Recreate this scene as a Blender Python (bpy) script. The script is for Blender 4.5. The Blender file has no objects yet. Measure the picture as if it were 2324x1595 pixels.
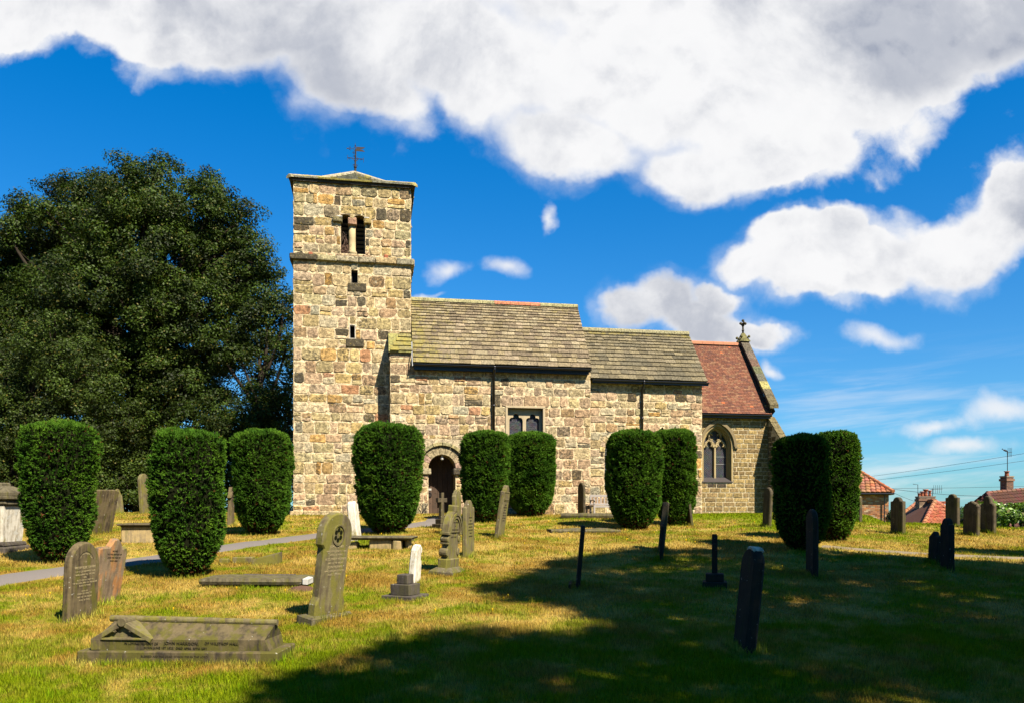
import bpy, math, random
import numpy as np
from mathutils import Vector, Matrix
R = math.radians
rnd = random.Random(7)
nr = np.random.default_rng(11)
scene = bpy.context.scene
COL = scene.collection

# ------------------------------------------------------------------ frame
EYE = 1.6; F = 1800.0; U0 = 1162.0; V0 = 1150.0
TH = math.atan(316 / 1800.0); ST, CT = math.sin(TH), math.cos(TH)
def cam2w(s, d): return (s * CT + d * ST, -s * ST + d * CT)
def w2cam(x, y): return (x * CT - y * ST, x * ST + y * CT)
def at_d(u, v, d):
    x, y = cam2w((u - U0) / F * d, d); return (x, y, EYE + (V0 - v) / F * d)
def dY(u, Y):
    a = (u - U0) / F; return Y / (CT - a * ST)
def wx(u, Y): return at_d(u, V0, dY(u, Y))[0]
def wz(u, v, Y): return EYE + (V0 - v) / F * dY(u, Y)
SUN_AZ, SUN_EL = R(150), R(49)
SUNV = np.array([math.sin(SUN_AZ) * math.cos(SUN_EL), math.cos(SUN_AZ) * math.cos(SUN_EL), math.sin(SUN_EL)])

# ------------------------------------------------------------------ noise (numpy)
def _h(i, j, k, s):
    n = (i.astype(np.int64) * 73856093) ^ (j.astype(np.int64) * 19349663) ^ (k.astype(np.int64) * 83492791) ^ (s * 2654435761)
    n = (n ^ (n >> 13)) * 1274126177 & 0x7fffffff
    return ((n ^ (n >> 16)) & 0xffff) / 65535.0
def vnoise(p, scale=1.0, seed=0):
    q = np.asarray(p, float) * scale; i = np.floor(q); f = q - i; f = f * f * (3 - 2 * f); i = i.astype(np.int64)
    r = 0
    for a in (0, 1):
        for b in (0, 1):
            for c in (0, 1):
                w = (f[:, 0] if a else 1 - f[:, 0]) * (f[:, 1] if b else 1 - f[:, 1]) * (f[:, 2] if c else 1 - f[:, 2])
                r = r + w * _h(i[:, 0] + a, i[:, 1] + b, i[:, 2] + c, seed)
    return r

# ------------------------------------------------------------------ ground height
def ground(x, y):
    x = np.asarray(x, float); y = np.asarray(y, float)
    s = x * CT - y * ST; d = x * ST + y * CT
    drop = np.where(d < 6.5, 1.6 + 0.02 * (6.5 - np.maximum(d, -20)), 1.6 - 0.0667 * (d - 6.5))
    t = np.clip((d - 24.6) / 4.0, 0, 1)
    drop = np.where(d > 24.6, (1.6 - 0.0667 * 18.1) - 0.0667 * 4.0 * (t - t * t / 2), drop)
    a = s / np.maximum(d, 4)
    db = np.interp(a, [-3, -0.62, -0.3, 0.36, 0.47, 0.62, 3], [33, 32, 38, 38, 22.7, 20.9, 20.5])
    e = np.maximum(d - db, 0)
    fall = np.where(e < 4, 0.022 * e * e, 0.352 + 0.15 * (e - 4)); fall = np.where(e > 22, 3.05 + 0.035 * (e - 22), fall)
    z = EYE - drop - fall
    p = np.stack([x, y, np.zeros_like(x)], -1).reshape(-1, 3)
    n = (vnoise(p, 0.45, 3) - 0.5) * 0.07 + (vnoise(p, 1.7, 4) - 0.5) * 0.025
    return z + n.reshape(z.shape) * np.clip((d - 3) / 5, 0, 1)
def gz(x, y): return float(ground(np.array([x]), np.array([y]))[0])
def on_ground(u, v):
    lo = 5.0; prev = None
    d = 5.0
    while d < 60:
        x, y, z = at_d(u, v, d)
        h = z - gz(x, y)
        if prev is not None and h <= 0:
            t = prev[1] / (prev[1] - h); dd = prev[0] + t * (d - prev[0]); x, y, z = at_d(u, v, dd); return (x, y, gz(x, y)), dd
        prev = (d, h); d += 0.1
    x, y, z = at_d(u, v, 29); return (x, y, gz(x, y)), 29.0

# ------------------------------------------------------------------ mesh builder
class MB:
    def __init__(s): s.v = []; s.f = []; s.c = []; s.m = []
    def face(s, pts, col=(.5, .5, .5, 0), m=0):
        n = len(s.v); s.v.extend([tuple(p) for p in pts]); s.f.append(tuple(range(n, n + len(pts)))); s.c.append(col if len(col) == 4 else tuple(col) + (0,)); s.m.append(m)
    def mesh(s, vs, fs, col=(.5, .5, .5, 0), m=0):
        n = len(s.v); s.v.extend([tuple(p) for p in vs]); col = col if len(col) == 4 else tuple(col) + (0,)
        for f in fs: s.f.append(tuple(i + n for i in f)); s.c.append(col); s.m.append(m)
    def box(s, a, b, col=(.5, .5, .5, 0), m=0, xf=None):
        x0, y0, z0 = a; x1, y1, z1 = b
        vs = [(x0, y0, z0), (x1, y0, z0), (x1, y1, z0), (x0, y1, z0), (x0, y0, z1), (x1, y0, z1), (x1, y1, z1), (x0, y1, z1)]
        if xf: vs = [xf(p) for p in vs]
        s.mesh(vs, [(0, 3, 2, 1), (4, 5, 6, 7), (0, 1, 5, 4), (1, 2, 6, 5), (2, 3, 7, 6), (3, 0, 4, 7)], col, m)
    def bbox(s, a, b, bev=.02, col=(.5, .5, .5, 0), m=0, jit=0, xf=None, sub=0):
        """box with chamfered edges: three-axis superellipse-like corner cut"""
        x0, y0, z0 = a; x1, y1, z1 = b; vs = []; idx = {}
        for ix, X in enumerate((x0, x1)):
            for iy, Y in enumerate((y0, y1)):
                for iz, Z in enumerate((z0, z1)):
                    sx, sy, sz = (1 if ix == 0 else -1), (1 if iy == 0 else -1), (1 if iz == 0 else -1)
                    for k, (dx, dy, dz) in enumerate(((0, sy, sz), (sx, 0, sz), (sx, sy, 0))):
                        idx[(ix, iy, iz, k)] = len(vs)
                        p = [X + dx * bev, Y + dy * bev, Z + dz * bev]
                        if jit: p = [q + rnd.uniform(-jit, jit) for q in p]
                        vs.append(tuple(p))
        g = lambda *k: idx[k]
        fs = []
        for q in (0, 1):
            f = [g(q, 0, 0, 0), g(q, 1, 0, 0), g(q, 1, 1, 0), g(q, 0, 1, 0)]; fs.append(f if q else f[::-1])
            f = [g(0, q, 0, 1), g(1, q, 0, 1), g(1, q, 1, 1), g(0, q, 1, 1)]; fs.append(f[::-1] if q else f)
            f = [g(0, 0, q, 2), g(1, 0, q, 2), g(1, 1, q, 2), g(0, 1, q, 2)]; fs.append(f if q else f[::-1])
        for i in (0, 1):
            for j in (0, 1):
                fs.append([g(i, j, 0, 0), g(i, j, 1, 0), g(i, j, 1, 1), g(i, j, 0, 1)])
                fs.append([g(i, 0, j, 0), g(i, 1, j, 0), g(i, 1, j, 2), g(i, 0, j, 2)])
                fs.append([g(0, i, j, 1), g(1, i, j, 1), g(1, i, j, 2), g(0, i, j, 2)])
                for k in (0, 1): fs.append([g(i, j, k, 0), g(i, j, k, 1), g(i, j, k, 2)])
        if xf: vs = [xf(p) for p in vs]
        s.mesh(vs, fs, col, m)
    def prism(s, pts, w0, w1, P, bev=0.0, col=(.5, .5, .5, 0), m=0, side=None):
        """outline pts (a,b) extruded between w0 and w1; P(a,b,w)->xyz. bev insets both faces"""
        n = len(pts); ca = sum(p[0] for p in pts) / n; cb = sum(p[1] for p in pts) / n
        if bev:
            ins = inset(pts, bev)
            sg = 1 if w1 > w0 else -1
            rings = [(ins, w0), (pts, w0 + sg * bev), (pts, w1 - sg * bev), (ins, w1)]
        else: rings = [(pts, w0), (pts, w1)]
        vs = []; 
        for r, w in rings: vs += [P(a, b, w) for a, b in r]
        fs = []
        for k in range(len(rings) - 1):
            for i in range(n):
                j = (i + 1) % n; fs.append((k * n + i, k * n + j, (k + 1) * n + j, (k + 1) * n + i))
        s.mesh(vs, fs, side or col, m)
        L = (len(rings) - 1) * n
        s.face(vs[:n][::-1], col, m); s.face(vs[L:L + n], col, m)
    def tube(s, pts, rad, n=8, col=(.5, .5, .5, 0), m=0, cap=True):
        pts = [Vector(p) for p in pts]; vs = []; fs = []
        if not hasattr(rad, '__len__'): rad = [rad] * len(pts)
        up = None
        for i, p in enumerate(pts):
            t = (pts[min(i + 1, len(pts) - 1)] - pts[max(i - 1, 0)]).normalized()
            if up is None: up = Vector((0, 0, 1)) if abs(t.z) < .9 else Vector((0, 1, 0))
            a = t.cross(up)
            if a.length < 1e-4: a = t.cross(Vector((1, 0, 0)))
            a.normalize(); b = a.cross(t).normalized(); up = b
            for k in range(n):
                w = 2 * math.pi * k / n; vs.append(p + (a * math.cos(w) + b * math.sin(w)) * rad[i])
        for i in range(len(pts) - 1):
            for k in range(n):
                l = (k + 1) % n; fs.append((i * n + k, i * n + l, (i + 1) * n + l, (i + 1) * n + k))
        if cap: fs.append(tuple(range(n))[::-1]); fs.append(tuple((len(pts) - 1) * n + k for k in range(n)))
        s.mesh(vs, fs, col, m)
    def lathe(s, prof, n=12, c=(0, 0, 0), col=(.5, .5, .5, 0), m=0):
        vs = []; fs = []
        for r, z in prof:
            for k in range(n):
                w = 2 * math.pi * k / n; vs.append((c[0] + r * math.cos(w), c[1] + r * math.sin(w), c[2] + z))
        for i in range(len(prof) - 1):
            for k in range(n):
                l = (k + 1) % n; fs.append((i * n + k, i * n + l, (i + 1) * n + l, (i + 1) * n + k))
        fs.append(tuple(range(n))[::-1]); fs.append(tuple((len(prof) - 1) * n + k for k in range(n)))
        s.mesh(vs, fs, col, m)
    def build(s, name, mats, parent=None, origin=(0, 0, 0), smooth=False, weld=False, fixn=True):
        me = bpy.data.meshes.new(name); ox, oy, oz = origin
        me.from_pydata([(x - ox, y - oy, z - oz) for x, y, z in s.v], [], s.f)
        if not isinstance(mats, (list, tuple)): mats = [mats]
        for mt in mats: me.materials.append(mt)
        me.polygons.foreach_set('material_index', s.m)
        ca = me.color_attributes.new('col', 'FLOAT_COLOR', 'CORNER')
        cols = np.array(s.c, dtype=np.float32); lt = np.empty(len(me.polygons), np.int32); me.polygons.foreach_get('loop_total', lt)
        ca.data.foreach_set('color', np.repeat(cols, lt, axis=0).ravel())
        if smooth: me.polygons.foreach_set('use_smooth', [True] * len(me.polygons))
        if weld or fixn:
            import bmesh
            bm = bmesh.new(); bm.from_mesh(me)
            if weld: bmesh.ops.remove_doubles(bm, verts=bm.verts, dist=1e-4)
            bmesh.ops.recalc_face_normals(bm, faces=bm.faces); bm.to_mesh(me); bm.free()
        me.update()
        o = bpy.data.objects.new(name, me); COL.objects.link(o)
        if parent: o.parent = parent
        return o
def inset(pts, b):
    n = len(pts); A = sum(pts[i][0] * pts[(i + 1) % n][1] - pts[(i + 1) % n][0] * pts[i][1] for i in range(n)); sg = 1 if A > 0 else -1
    out = []
    for i in range(n):
        p0, p1, p2 = pts[i - 1], pts[i], pts[(i + 1) % n]
        d1 = (p1[0] - p0[0], p1[1] - p0[1]); d2 = (p2[0] - p1[0], p2[1] - p1[1])
        l1 = math.hypot(*d1) or 1; l2 = math.hypot(*d2) or 1
        n1 = (-d1[1] / l1 * sg, d1[0] / l1 * sg); n2 = (-d2[1] / l2 * sg, d2[0] / l2 * sg)
        k = 1 + n1[0] * n2[0] + n1[1] * n2[1]
        k = max(k, .5)
        out.append((p1[0] + (n1[0] + n2[0]) * b / k, p1[1] + (n1[1] + n2[1]) * b / k))
    return out
def np_mesh(name, verts, faces_n, cols, mat, parent=None, origin=None, smooth=False):
    """verts (N,k,3): every k consecutive verts are one face; cols (N,3or4) per face"""
    N, k, _ = verts.shape
    v = verts.reshape(-1, 3).astype(np.float32)
    if origin is not None: v = v - np.array(origin, np.float32)
    me = bpy.data.meshes.new(name); me.vertices.add(N * k); me.vertices.foreach_set('co', v.ravel())
    me.loops.add(N * k); me.loops.foreach_set('vertex_index', np.arange(N * k, dtype=np.int32))
    me.polygons.add(N); me.polygons.foreach_set('loop_start', np.arange(0, N * k, k, dtype=np.int32)); 
    me.update(calc_edges=True)
    ca = me.color_attributes.new('col', 'FLOAT_COLOR', 'POINT')
    c = np.ones((N, 4), np.float32); c[:, :cols.shape[1]] = cols
    ca.data.foreach_set('color', np.repeat(c, k, axis=0).ravel())
    me.materials.append(mat); me.validate()
    o = bpy.data.objects.new(name, me); COL.objects.link(o)
    if parent: o.parent = parent
    return o
def tag(o, label=None, cat=None, group=None, kind=None):
    if label: o['label'] = label
    if cat: o['category'] = cat
    if group: o['group'] = group
    if kind: o['kind'] = kind
    return o
def thing(name, label, cat, loc, rot=(0, 0, 0), group=None):
    o = bpy.data.objects.new(name, None); COL.objects.link(o); o.location = loc; o.rotation_euler = rot; o.empty_display_size = .2
    return tag(o, label, cat, group)

# ------------------------------------------------------------------ materials
def newmat(name):
    m = bpy.data.materials.new(name); m.use_nodes = True; nt = m.node_tree; nt.nodes.clear()
    out = nt.nodes.new('ShaderNodeOutputMaterial'); return m, nt, out
ALB = .55   # scales all colours down; with the raised exposure, shade renders deeper
class G:
    def __init__(s, nt): s.nt = nt
    def n(s, t, **kw):
        nd = s.nt.nodes.new(t)
        for k, v in kw.items():
            if k.startswith('i_'):
                key = k[2:]; key = int(key) if key.isdigit() else key.replace('_', ' ')
                s.put(nd.inputs[key], v)
            else: setattr(nd, k, v)
        return nd
    def put(s, sock, v):
        if isinstance(v, bpy.types.NodeSocket): s.nt.links.new(v, sock)
        else:
            if sock.type == 'RGBA' and len(v) == 3: v = tuple(v) + (1,)
            sock.default_value = v
    def math(s, op, a, b=0.0, c=None, clamp=False):
        nd = s.n('ShaderNodeMath', operation=op, use_clamp=clamp); s.put(nd.inputs[0], a); s.put(nd.inputs[1], b)
        if c is not None: s.put(nd.inputs[2], c)
        return nd.outputs[0]
    def vm(s, op, a, b=(0, 0, 0)):
        nd = s.n('ShaderNodeVectorMath', operation=op); s.put(nd.inputs[0], a)
        if op in ('SCALE',): s.put(nd.inputs['Scale'], b)
        elif op not in ('LENGTH', 'NORMALIZE'): s.put(nd.inputs[1], b)
        return nd.outputs['Value'] if op in ('LENGTH', 'DOT_PRODUCT', 'DISTANCE') else nd.outputs[0]
    def mix(s, f, a, b, mode='MIX'):
        nd = s.n('ShaderNodeMix', data_type='RGBA', blend_type=mode); s.put(nd.inputs[0], f); s.put(nd.inputs[6], a); s.put(nd.inputs[7], b); return nd.outputs[2]
    def noise(s, vec, scale, detail=4, rough=.55, dist=0.0):
        nd = s.n('ShaderNodeTexNoise'); s.put(nd.inputs['Vector'], vec); nd.inputs['Scale'].default_value = scale; nd.inputs['Detail'].default_value = detail
        nd.inputs['Roughness'].default_value = rough; nd.inputs['Distortion'].default_value = dist; return nd.outputs[0]
    def ramp(s, f, lo, hi, a=0.0, b=1.0):
        nd = s.n('ShaderNodeMapRange', interpolation_type='SMOOTHSTEP'); s.put(nd.inputs[0], f)
        for i, v in zip((1, 2, 3, 4), (lo, hi, a, b)): s.put(nd.inputs[i], v)
        return nd.outputs[0]
    def bump(s, h, strength, dist=.02):
        nd = s.n('ShaderNodeBump'); nd.inputs['Strength'].default_value = strength; nd.inputs['Distance'].default_value = dist; s.put(nd.inputs['Height'], h); return nd.outputs[0]
    def attr(s, name='col'):
        nd = s.n('ShaderNodeAttribute', attribute_name=name); return nd.outputs['Color'], nd.outputs['Alpha']
    def pos(s): return s.n('ShaderNodeNewGeometry').outputs['Position']
    def obj(s): return s.n('ShaderNodeTexCoord').outputs['Object']
    def scale(s, v, k):
        nd = s.n('ShaderNodeVectorMath', operation='MULTIPLY'); s.put(nd.inputs[0], v); nd.inputs[1].default_value = k; return nd.outputs[0]
    def alb(s, col, k=1.0): return s.mix(1.0, col, (ALB * k, ALB * k, ALB * k), 'MULTIPLY')
    def princ(s, out, col, rough=.85, normal=None, spec=.3, metal=0.0):
        col = s.alb(col)
        p = s.n('ShaderNodeBsdfPrincipled'); s.put(p.inputs['Base Color'], col); s.put(p.inputs['Roughness'], rough); p.inputs['Specular IOR Level'].default_value = spec; p.inputs['Metallic'].default_value = metal
        if normal: s.put(p.inputs['Normal'], normal)
        s.nt.links.new(p.outputs[0], out.inputs[0]); return p

def mat_masonry(name, bumps=.6, sc=1.0, light=(.8, .72, .5)):
    m, nt, out = newmat(name); g = G(nt); c, a = g.attr(); p = g.pos()
    n1 = g.noise(p, 8 * sc, 5, .7); n2 = g.noise(p, 24 * sc, 5, .75); n4 = g.noise(g.vm('ADD', p, (3, 8, 2)), 13 * sc, 5, .7, .4)
    k = g.ramp(n1, .36, .64, .55, 1.32); col = g.mix(1.0, c, g.n('ShaderNodeCombineColor', i_0=k, i_1=g.math('MULTIPLY', k, .99), i_2=g.math('MULTIPLY', k, .95)).outputs[0], 'MULTIPLY')
    k2 = g.ramp(n2, .36, .64, .58, 1.32); col = g.mix(.85, col, g.n('ShaderNodeCombineColor', i_0=k2, i_1=k2, i_2=k2).outputs[0], 'MULTIPLY')
    st = g.math('ADD', g.math('MULTIPLY', n4, .62), g.math('MULTIPLY', n2, .42)); st = g.math('ADD', st, g.math('MULTIPLY', a, .21))
    st = g.ramp(st, .63, .73); st = g.math('MULTIPLY', st, g.ramp(a, 0.02, .2))
    col = g.mix(g.math('MULTIPLY', st, .88), col, (.060, .050, .034))
    li = g.math('MULTIPLY', g.ramp(g.noise(g.vm('ADD', p, (1, 2, 9)), 7 * sc, 4, .7), .60, .68), g.ramp(a, .15, .5)); col = g.mix(g.math('MULTIPLY', li, .5), col, (.46, .33, .06))
    pl = g.ramp(g.noise(g.vm('ADD', p, (7, 3, 1)), 5 * sc, 5, .7), .60, .70); pl = g.math('MULTIPLY', pl, .5)
    col = g.mix(pl, col, light)
    h = g.math('ADD', g.math('MULTIPLY', n1, .6), g.math('MULTIPLY', n2, .5))
    g.princ(out, col, .92, g.bump(h, min(1.0, bumps * 1.4), .04), .12); return m
def mat_headstone(name, base, dark, green, gamt=.5, streak=.5, white=0.0, orange=0.0):
    m, nt, out = newmat(name); g = G(nt); o = g.obj(); info = g.n('ShaderNodeObjectInfo').outputs['Random']
    off = g.n('ShaderNodeCombineXYZ', i_0=g.math('MULTIPLY', info, 37.0), i_1=g.math('MULTIPLY', info, 11.0)).outputs[0]
    p = g.vm('ADD', o, off)
    n1 = g.noise(p, 5, 5, .65); n2 = g.noise(p, 40, 4, .7); ns = g.noise(g.scale(p, (9, 9, 1.1)), 2.0, 4, .6)
    ng = g.noise(g.scale(g.vm('ADD', p, (4, 9, 2)), (5, 5, 1.6)), 1.6, 4, .6)
    col = g.mix(g.ramp(g.math('ADD', g.math('MULTIPLY', n1, .5), g.math('MULTIPLY', ns, .5)), .42, .62), base, dark)
    z = g.n('ShaderNodeSeparateXYZ', i_0=o).outputs[2]
    gg = g.math('ADD', ng, g.ramp(z, .35, .0, 0, .10)); gg = g.ramp(gg, .62 - .2 * gamt, .76 - .2 * gamt)
    col = g.mix(g.math('MULTIPLY', gg, .85), col, green)
    k = g.math('MULTIPLY_ADD', n2, .9, .55); col = g.mix(.8, col, g.n('ShaderNodeCombineColor', i_0=k, i_1=k, i_2=k).outputs[0], 'MULTIPLY')
    sp = g.ramp(g.noise(g.vm('ADD', p, (1, 5, 8)), 22, 2, .5), .70, .74)
    col = g.mix(g.math('MULTIPLY', sp, .55), col, (.55, .54, .46))
    if white: col = g.mix(g.ramp(n1, .62 - white * .3, .7 - white * .3), col, (.68, .66, .58))
    if orange: col = g.mix(g.math('MULTIPLY', g.ramp(g.noise(g.scale(g.vm('ADD', p, (3, 3, 3)), (6, 6, 2)), 1.0, 3, .6), .50, .62), orange), col, (.62, .25, .06))
    g.princ(out, col, .9, g.bump(g.math('ADD', n1, g.math('MULTIPLY', n2, .5)), .45, .012), .2); return m
def mat_simple(name, col, rough=.6, spec=.3, var=.3, sc=8, bump=.15, metal=0.0):
    m, nt, out = newmat(name); g = G(nt); p = g.pos(); n = g.noise(p, sc, 5, .65)
    k = g.math('MULTIPLY_ADD', n, 2 * var, 1 - var); c = g.mix(1.0, col, g.n('ShaderNodeCombineColor', i_0=k, i_1=k, i_2=k).outputs[0], 'MULTIPLY')
    g.princ(out, c, rough, g.bump(n, bump, .01) if bump else None, spec, metal); return m
def mat_attr(name, rough=.9, sc=20, var=.4, bump=.4, spec=.2, dark=0.0):
    m, nt, out = newmat(name); g = G(nt); c, a = g.attr(); p = g.pos(); n = g.noise(p, sc, 5, .65)
    k = g.math('MULTIPLY_ADD', n, 2 * var, 1 - var); c = g.mix(1.0, c, g.n('ShaderNodeCombineColor', i_0=k, i_1=k, i_2=k).outputs[0], 'MULTIPLY')
    if dark: c = g.mix(g.math('MULTIPLY', g.ramp(g.noise(p, sc * .35, 4, .7), .5, .62), dark), c, (.05, .048, .035))
    g.princ(out, c, rough, g.bump(n, bump, .015), spec); return m
def mat_leaf(name, rough=.55, spec=.35, trans=.25, tcol=(1.2, 1.3, .5)):
    m, nt, out = newmat(name); g = G(nt); c, a = g.attr(); c = g.alb(c, 1.1)
    p = g.n('ShaderNodeBsdfPrincipled'); g.put(p.inputs['Base Color'], c); p.inputs['Roughness'].default_value = rough; p.inputs['Specular IOR Level'].default_value = spec
    t = g.n('ShaderNodeBsdfTranslucent'); g.put(t.inputs[0], g.mix(1.0, c, tcol, 'MULTIPLY'))
    mx = g.n('ShaderNodeMixShader'); mx.inputs[0].default_value = trans
    nt.links.new(p.outputs[0], mx.inputs[1]); nt.links.new(t.outputs[0], mx.inputs[2]); nt.links.new(mx.outputs[0], out.inputs[0]); return m
def grass_colour(g, p):
    """patchy dry turf colour in world space, shared by soil sheet and blades"""
    a = g.noise(p, .55, 3, .6); b = g.noise(g.vm('ADD', p, (5, 5, 0)), 1.9, 4, .65); c = g.noise(p, 7.0, 3, .6); e = g.noise(g.vm('ADD', p, (9, 1, 0)), .9, 4, .6)
    s = g.n('ShaderNodeSeparateXYZ', i_0=p); d = g.math('ADD', g.math('MULTIPLY', s.outputs[0], ST), g.math('MULTIPLY', s.outputs[1], CT))
    near = g.ramp(d, 10.5, 7.0, 0, .075); far = g.math('MULTIPLY', g.ramp(d, 19, 25, 0, .11), g.ramp(s.outputs[0], 7, 12))
    gr = g.math('ADD', g.math('ADD', g.math('MULTIPLY', a, .4), g.math('MULTIPLY', b, .42)), g.math('ADD', g.math('MULTIPLY', c, .18), g.math('ADD', near, far)))
    gr = g.ramp(gr, .45, .61)
    dry = g.mix(g.ramp(e, .40, .6), (.62, .44, .115), (.41, .26, .05))
    return g.mix(gr, dry, (.22, .29, .008)), gr
def mat_ground():
    m, nt, out = newmat('turf'); g = G(nt); p = g.pos(); c, gr = grass_colour(g, p)
    n = g.noise(p, 38, 4, .7); k = g.math('MULTIPLY_ADD', n, .95, .25)
    c = g.mix(1.0, c, g.n('ShaderNodeCombineColor', i_0=k, i_1=k, i_2=k).outputs[0], 'MULTIPLY')
    g.princ(out, c, .95, g.bump(n, .7, .03), .05); return m
def mat_blades():
    m, nt, out = newmat('grass_blades'); g = G(nt); p = g.pos(); c, gr = grass_colour(g, p); a, _ = g.attr()
    c = g.alb(g.mix(1.0, c, a, 'MULTIPLY'))
    d = g.n('ShaderNodeBsdfDiffuse', i_0=c); t = g.n('ShaderNodeBsdfTranslucent', i_0=c); mx = g.n('ShaderNodeMixShader'); mx.inputs[0].default_value = .35
    nt.links.new(d.outputs[0], mx.inputs[1]); nt.links.new(t.outputs[0], mx.inputs[2]); nt.links.new(mx.outputs[0], out.inputs[0]); return m
def mat_glass(name, col=(.02, .025, .035)):
    m, nt, out = newmat(name); g = G(nt); p = g.pos(); n = g.noise(p, 6, 2, .5)
    nd = g.n('ShaderNodeTexVoronoi'); g.put(nd.inputs['Vector'], p); nd.inputs['Scale'].default_value = 9
    c = g.mix(.35, col, g.mix(.9, nd.outputs['Color'], (.02, .02, .03)))
    g.princ(out, c, .55, g.bump(n, .3, .02), .25); return m

M = {}
M['masonry'] = mat_masonry('rubble_masonry'); M['ashlar'] = mat_masonry('ashlar_masonry', .35, 1.5, (.42, .33, .18))
def mat_slate(name):
    m, nt, out = newmat(name); g = G(nt); c, a = g.attr(); p = g.pos(); n = g.noise(p, 16, 5, .7); nb = g.noise(p, 3.2, 5, .7); nd = g.noise(g.vm('ADD', p, (4, 4, 4)), 7, 5, .7)
    k = g.ramp(n, .32, .68, .55, 1.4); c = g.mix(1.0, c, g.n('ShaderNodeCombineColor', i_0=k, i_1=k, i_2=k).outputs[0], 'MULTIPLY')
    mo = g.math('ADD', g.math('ADD', g.math('MULTIPLY', nb, .55), g.math('MULTIPLY', n, .45)), g.math('MULTIPLY', a, .28)); c = g.mix(g.math('MULTIPLY', g.ramp(mo, .60, .74), .8), c, g.mix(g.ramp(nd, .4, .6), (.31, .25, .06), (.25, .22, .07)))
    c = g.mix(g.math('MULTIPLY', g.ramp(nd, .52, .66), .55), c, (.07, .062, .045)); c = g.mix(g.math('MULTIPLY', g.ramp(g.noise(g.vm('ADD', p, (8, 1, 4)), 20, 3, .6), .66, .72), .5), c, (.45, .42, .34))
    g.princ(out, c, .92, g.bump(n, .6, .02), .08); return m
M['slate'] = mat_slate('stone_slate'); M['slate_plain'] = mat_attr('stone_slate', .9, 14, .45, .5, .1, .25); M['tile'] = mat_attr('clay_tile', .85, 10, .3, .2, .2, .12)
M['dressed'] = mat_attr('dressed_stone', .9, 12, .22, .25, .15, .12)
M['black'] = mat_simple('black_paint', (.008, .008, .014), .35, .5, .3, 10, .05)
M['iron'] = mat_simple('rusty_iron', (.022, .015, .014), .7, .3, .4, 30, .2)
M['wood'] = mat_attr('oak_planks', .75, 6, .4, .3, .2, .3)
M['bench'] = mat_simple('weathered_teak', (.40, .36, .33), .8, .2, .25, 15, .2)
M['glass'] = mat_glass('leaded_glass'); M['lead'] = mat_simple('lead_lines', (.40, .41, .42), .6, .3, .2, 20, 0)
M['lead_d'] = mat_simple('lead_lines_dark', (.20, .20, .22), .6, .3, .2, 20, 0)
M['bark'] = mat_simple('bark', (.038, .029, .02), .95, .1, .5, 6, .8)
M['brick'] = mat_attr('old_brick', .9, 16, .3, .3, .1, .1)
M['pot'] = mat_simple('clay_pot', (.38, .12, .06), .8, .2, .25, 12, .1)
M['asphalt'] = mat_simple('asphalt', (.21, .185, .17), .9, .15, .3, 60, .5)
M['gritpath'] = mat_simple('gritstone', (.26, .21, .14), .95, .1, .35, 30, .4)
M['turf'] = mat_ground(); M['blades'] = mat_blades()
M['yewleaf'] = mat_leaf('yew_needles', .7, .06, .15); M['leaf'] = mat_leaf('beech_leaves', .55, .14, .22); M['laurel'] = mat_leaf('laurel_leaves', .35, .35, .25)
M['core'] = mat_simple('twigs_and_hole_shade', (.012, .014, .006), 1.0, .02, .4, 20, .4)
M['twig'] = mat_simple('yew_twigs', (.12, .05, .025), .95, .1, .5, 20, .4)
M['soil'] = mat_simple('soil', (.13, .075, .05), 1.0, .05, .4, 30, .9)
M['white'] = mat_simple('white_paint', (.6, .58, .53), .6, .3, .1, 10, .05)
M['wire'] = mat_simple('cable', (.03, .04, .06), .6, .2, .1, 5, 0)
OL = (.20, .19, .035); 
M['hs_a'] = mat_headstone('sandstone_mossy', (.165, .125, .064), (.06, .044, .025), (.125, .115, .017), .55)
M['hs_b'] = mat_headstone('sandstone_green', (.20, .17, .078), (.105, .08, .046), (.18, .165, .024), .75)
M['hs_c'] = mat_headstone('sandstone_eroded', (.28, .20, .125), (.15, .105, .065), (.17, .155, .03), .5, orange=.5)
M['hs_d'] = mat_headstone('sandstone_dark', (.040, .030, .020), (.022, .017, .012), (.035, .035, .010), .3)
M['hs_e'] = mat_headstone('sandstone_brown', (.125, .098, .055), (.055, .042, .026), (.10, .092, .02), .5)
M['hs_w'] = mat_headstone('limewashed_stone', (.85, .79, .66), (.42, .36, .26), (.30, .25, .09), .3, white=.25)
M['hs_g'] = mat_headstone('granite_grey', (.11, .092, .075), (.06, .05, .04), (.09, .08, .04), .2)
M['hs_s'] = mat_headstone('ledger_stone', (.165, .14, .082), (.07, .058, .034), (.13, .118, .032), .4, white=.0)
M['tomb'] = mat_headstone('coped_tomb_stone', (.145, .112, .056), (.045, .036, .023), (.105, .097, .013), .75, white=.0)
M['hs_chip'] = mat_headstone('chest_tomb_stone', (.50, .37, .17), (.30, .23, .13), (.28, .23, .10), .15)
M['letter'] = mat_simple('cut_letters', (.05, .042, .024), .95, .1, .3, 30, 0)
M['letter_l'] = mat_simple('cut_letters_pale', (.34, .28, .16), .95, .1, .3, 30, 0)
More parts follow.
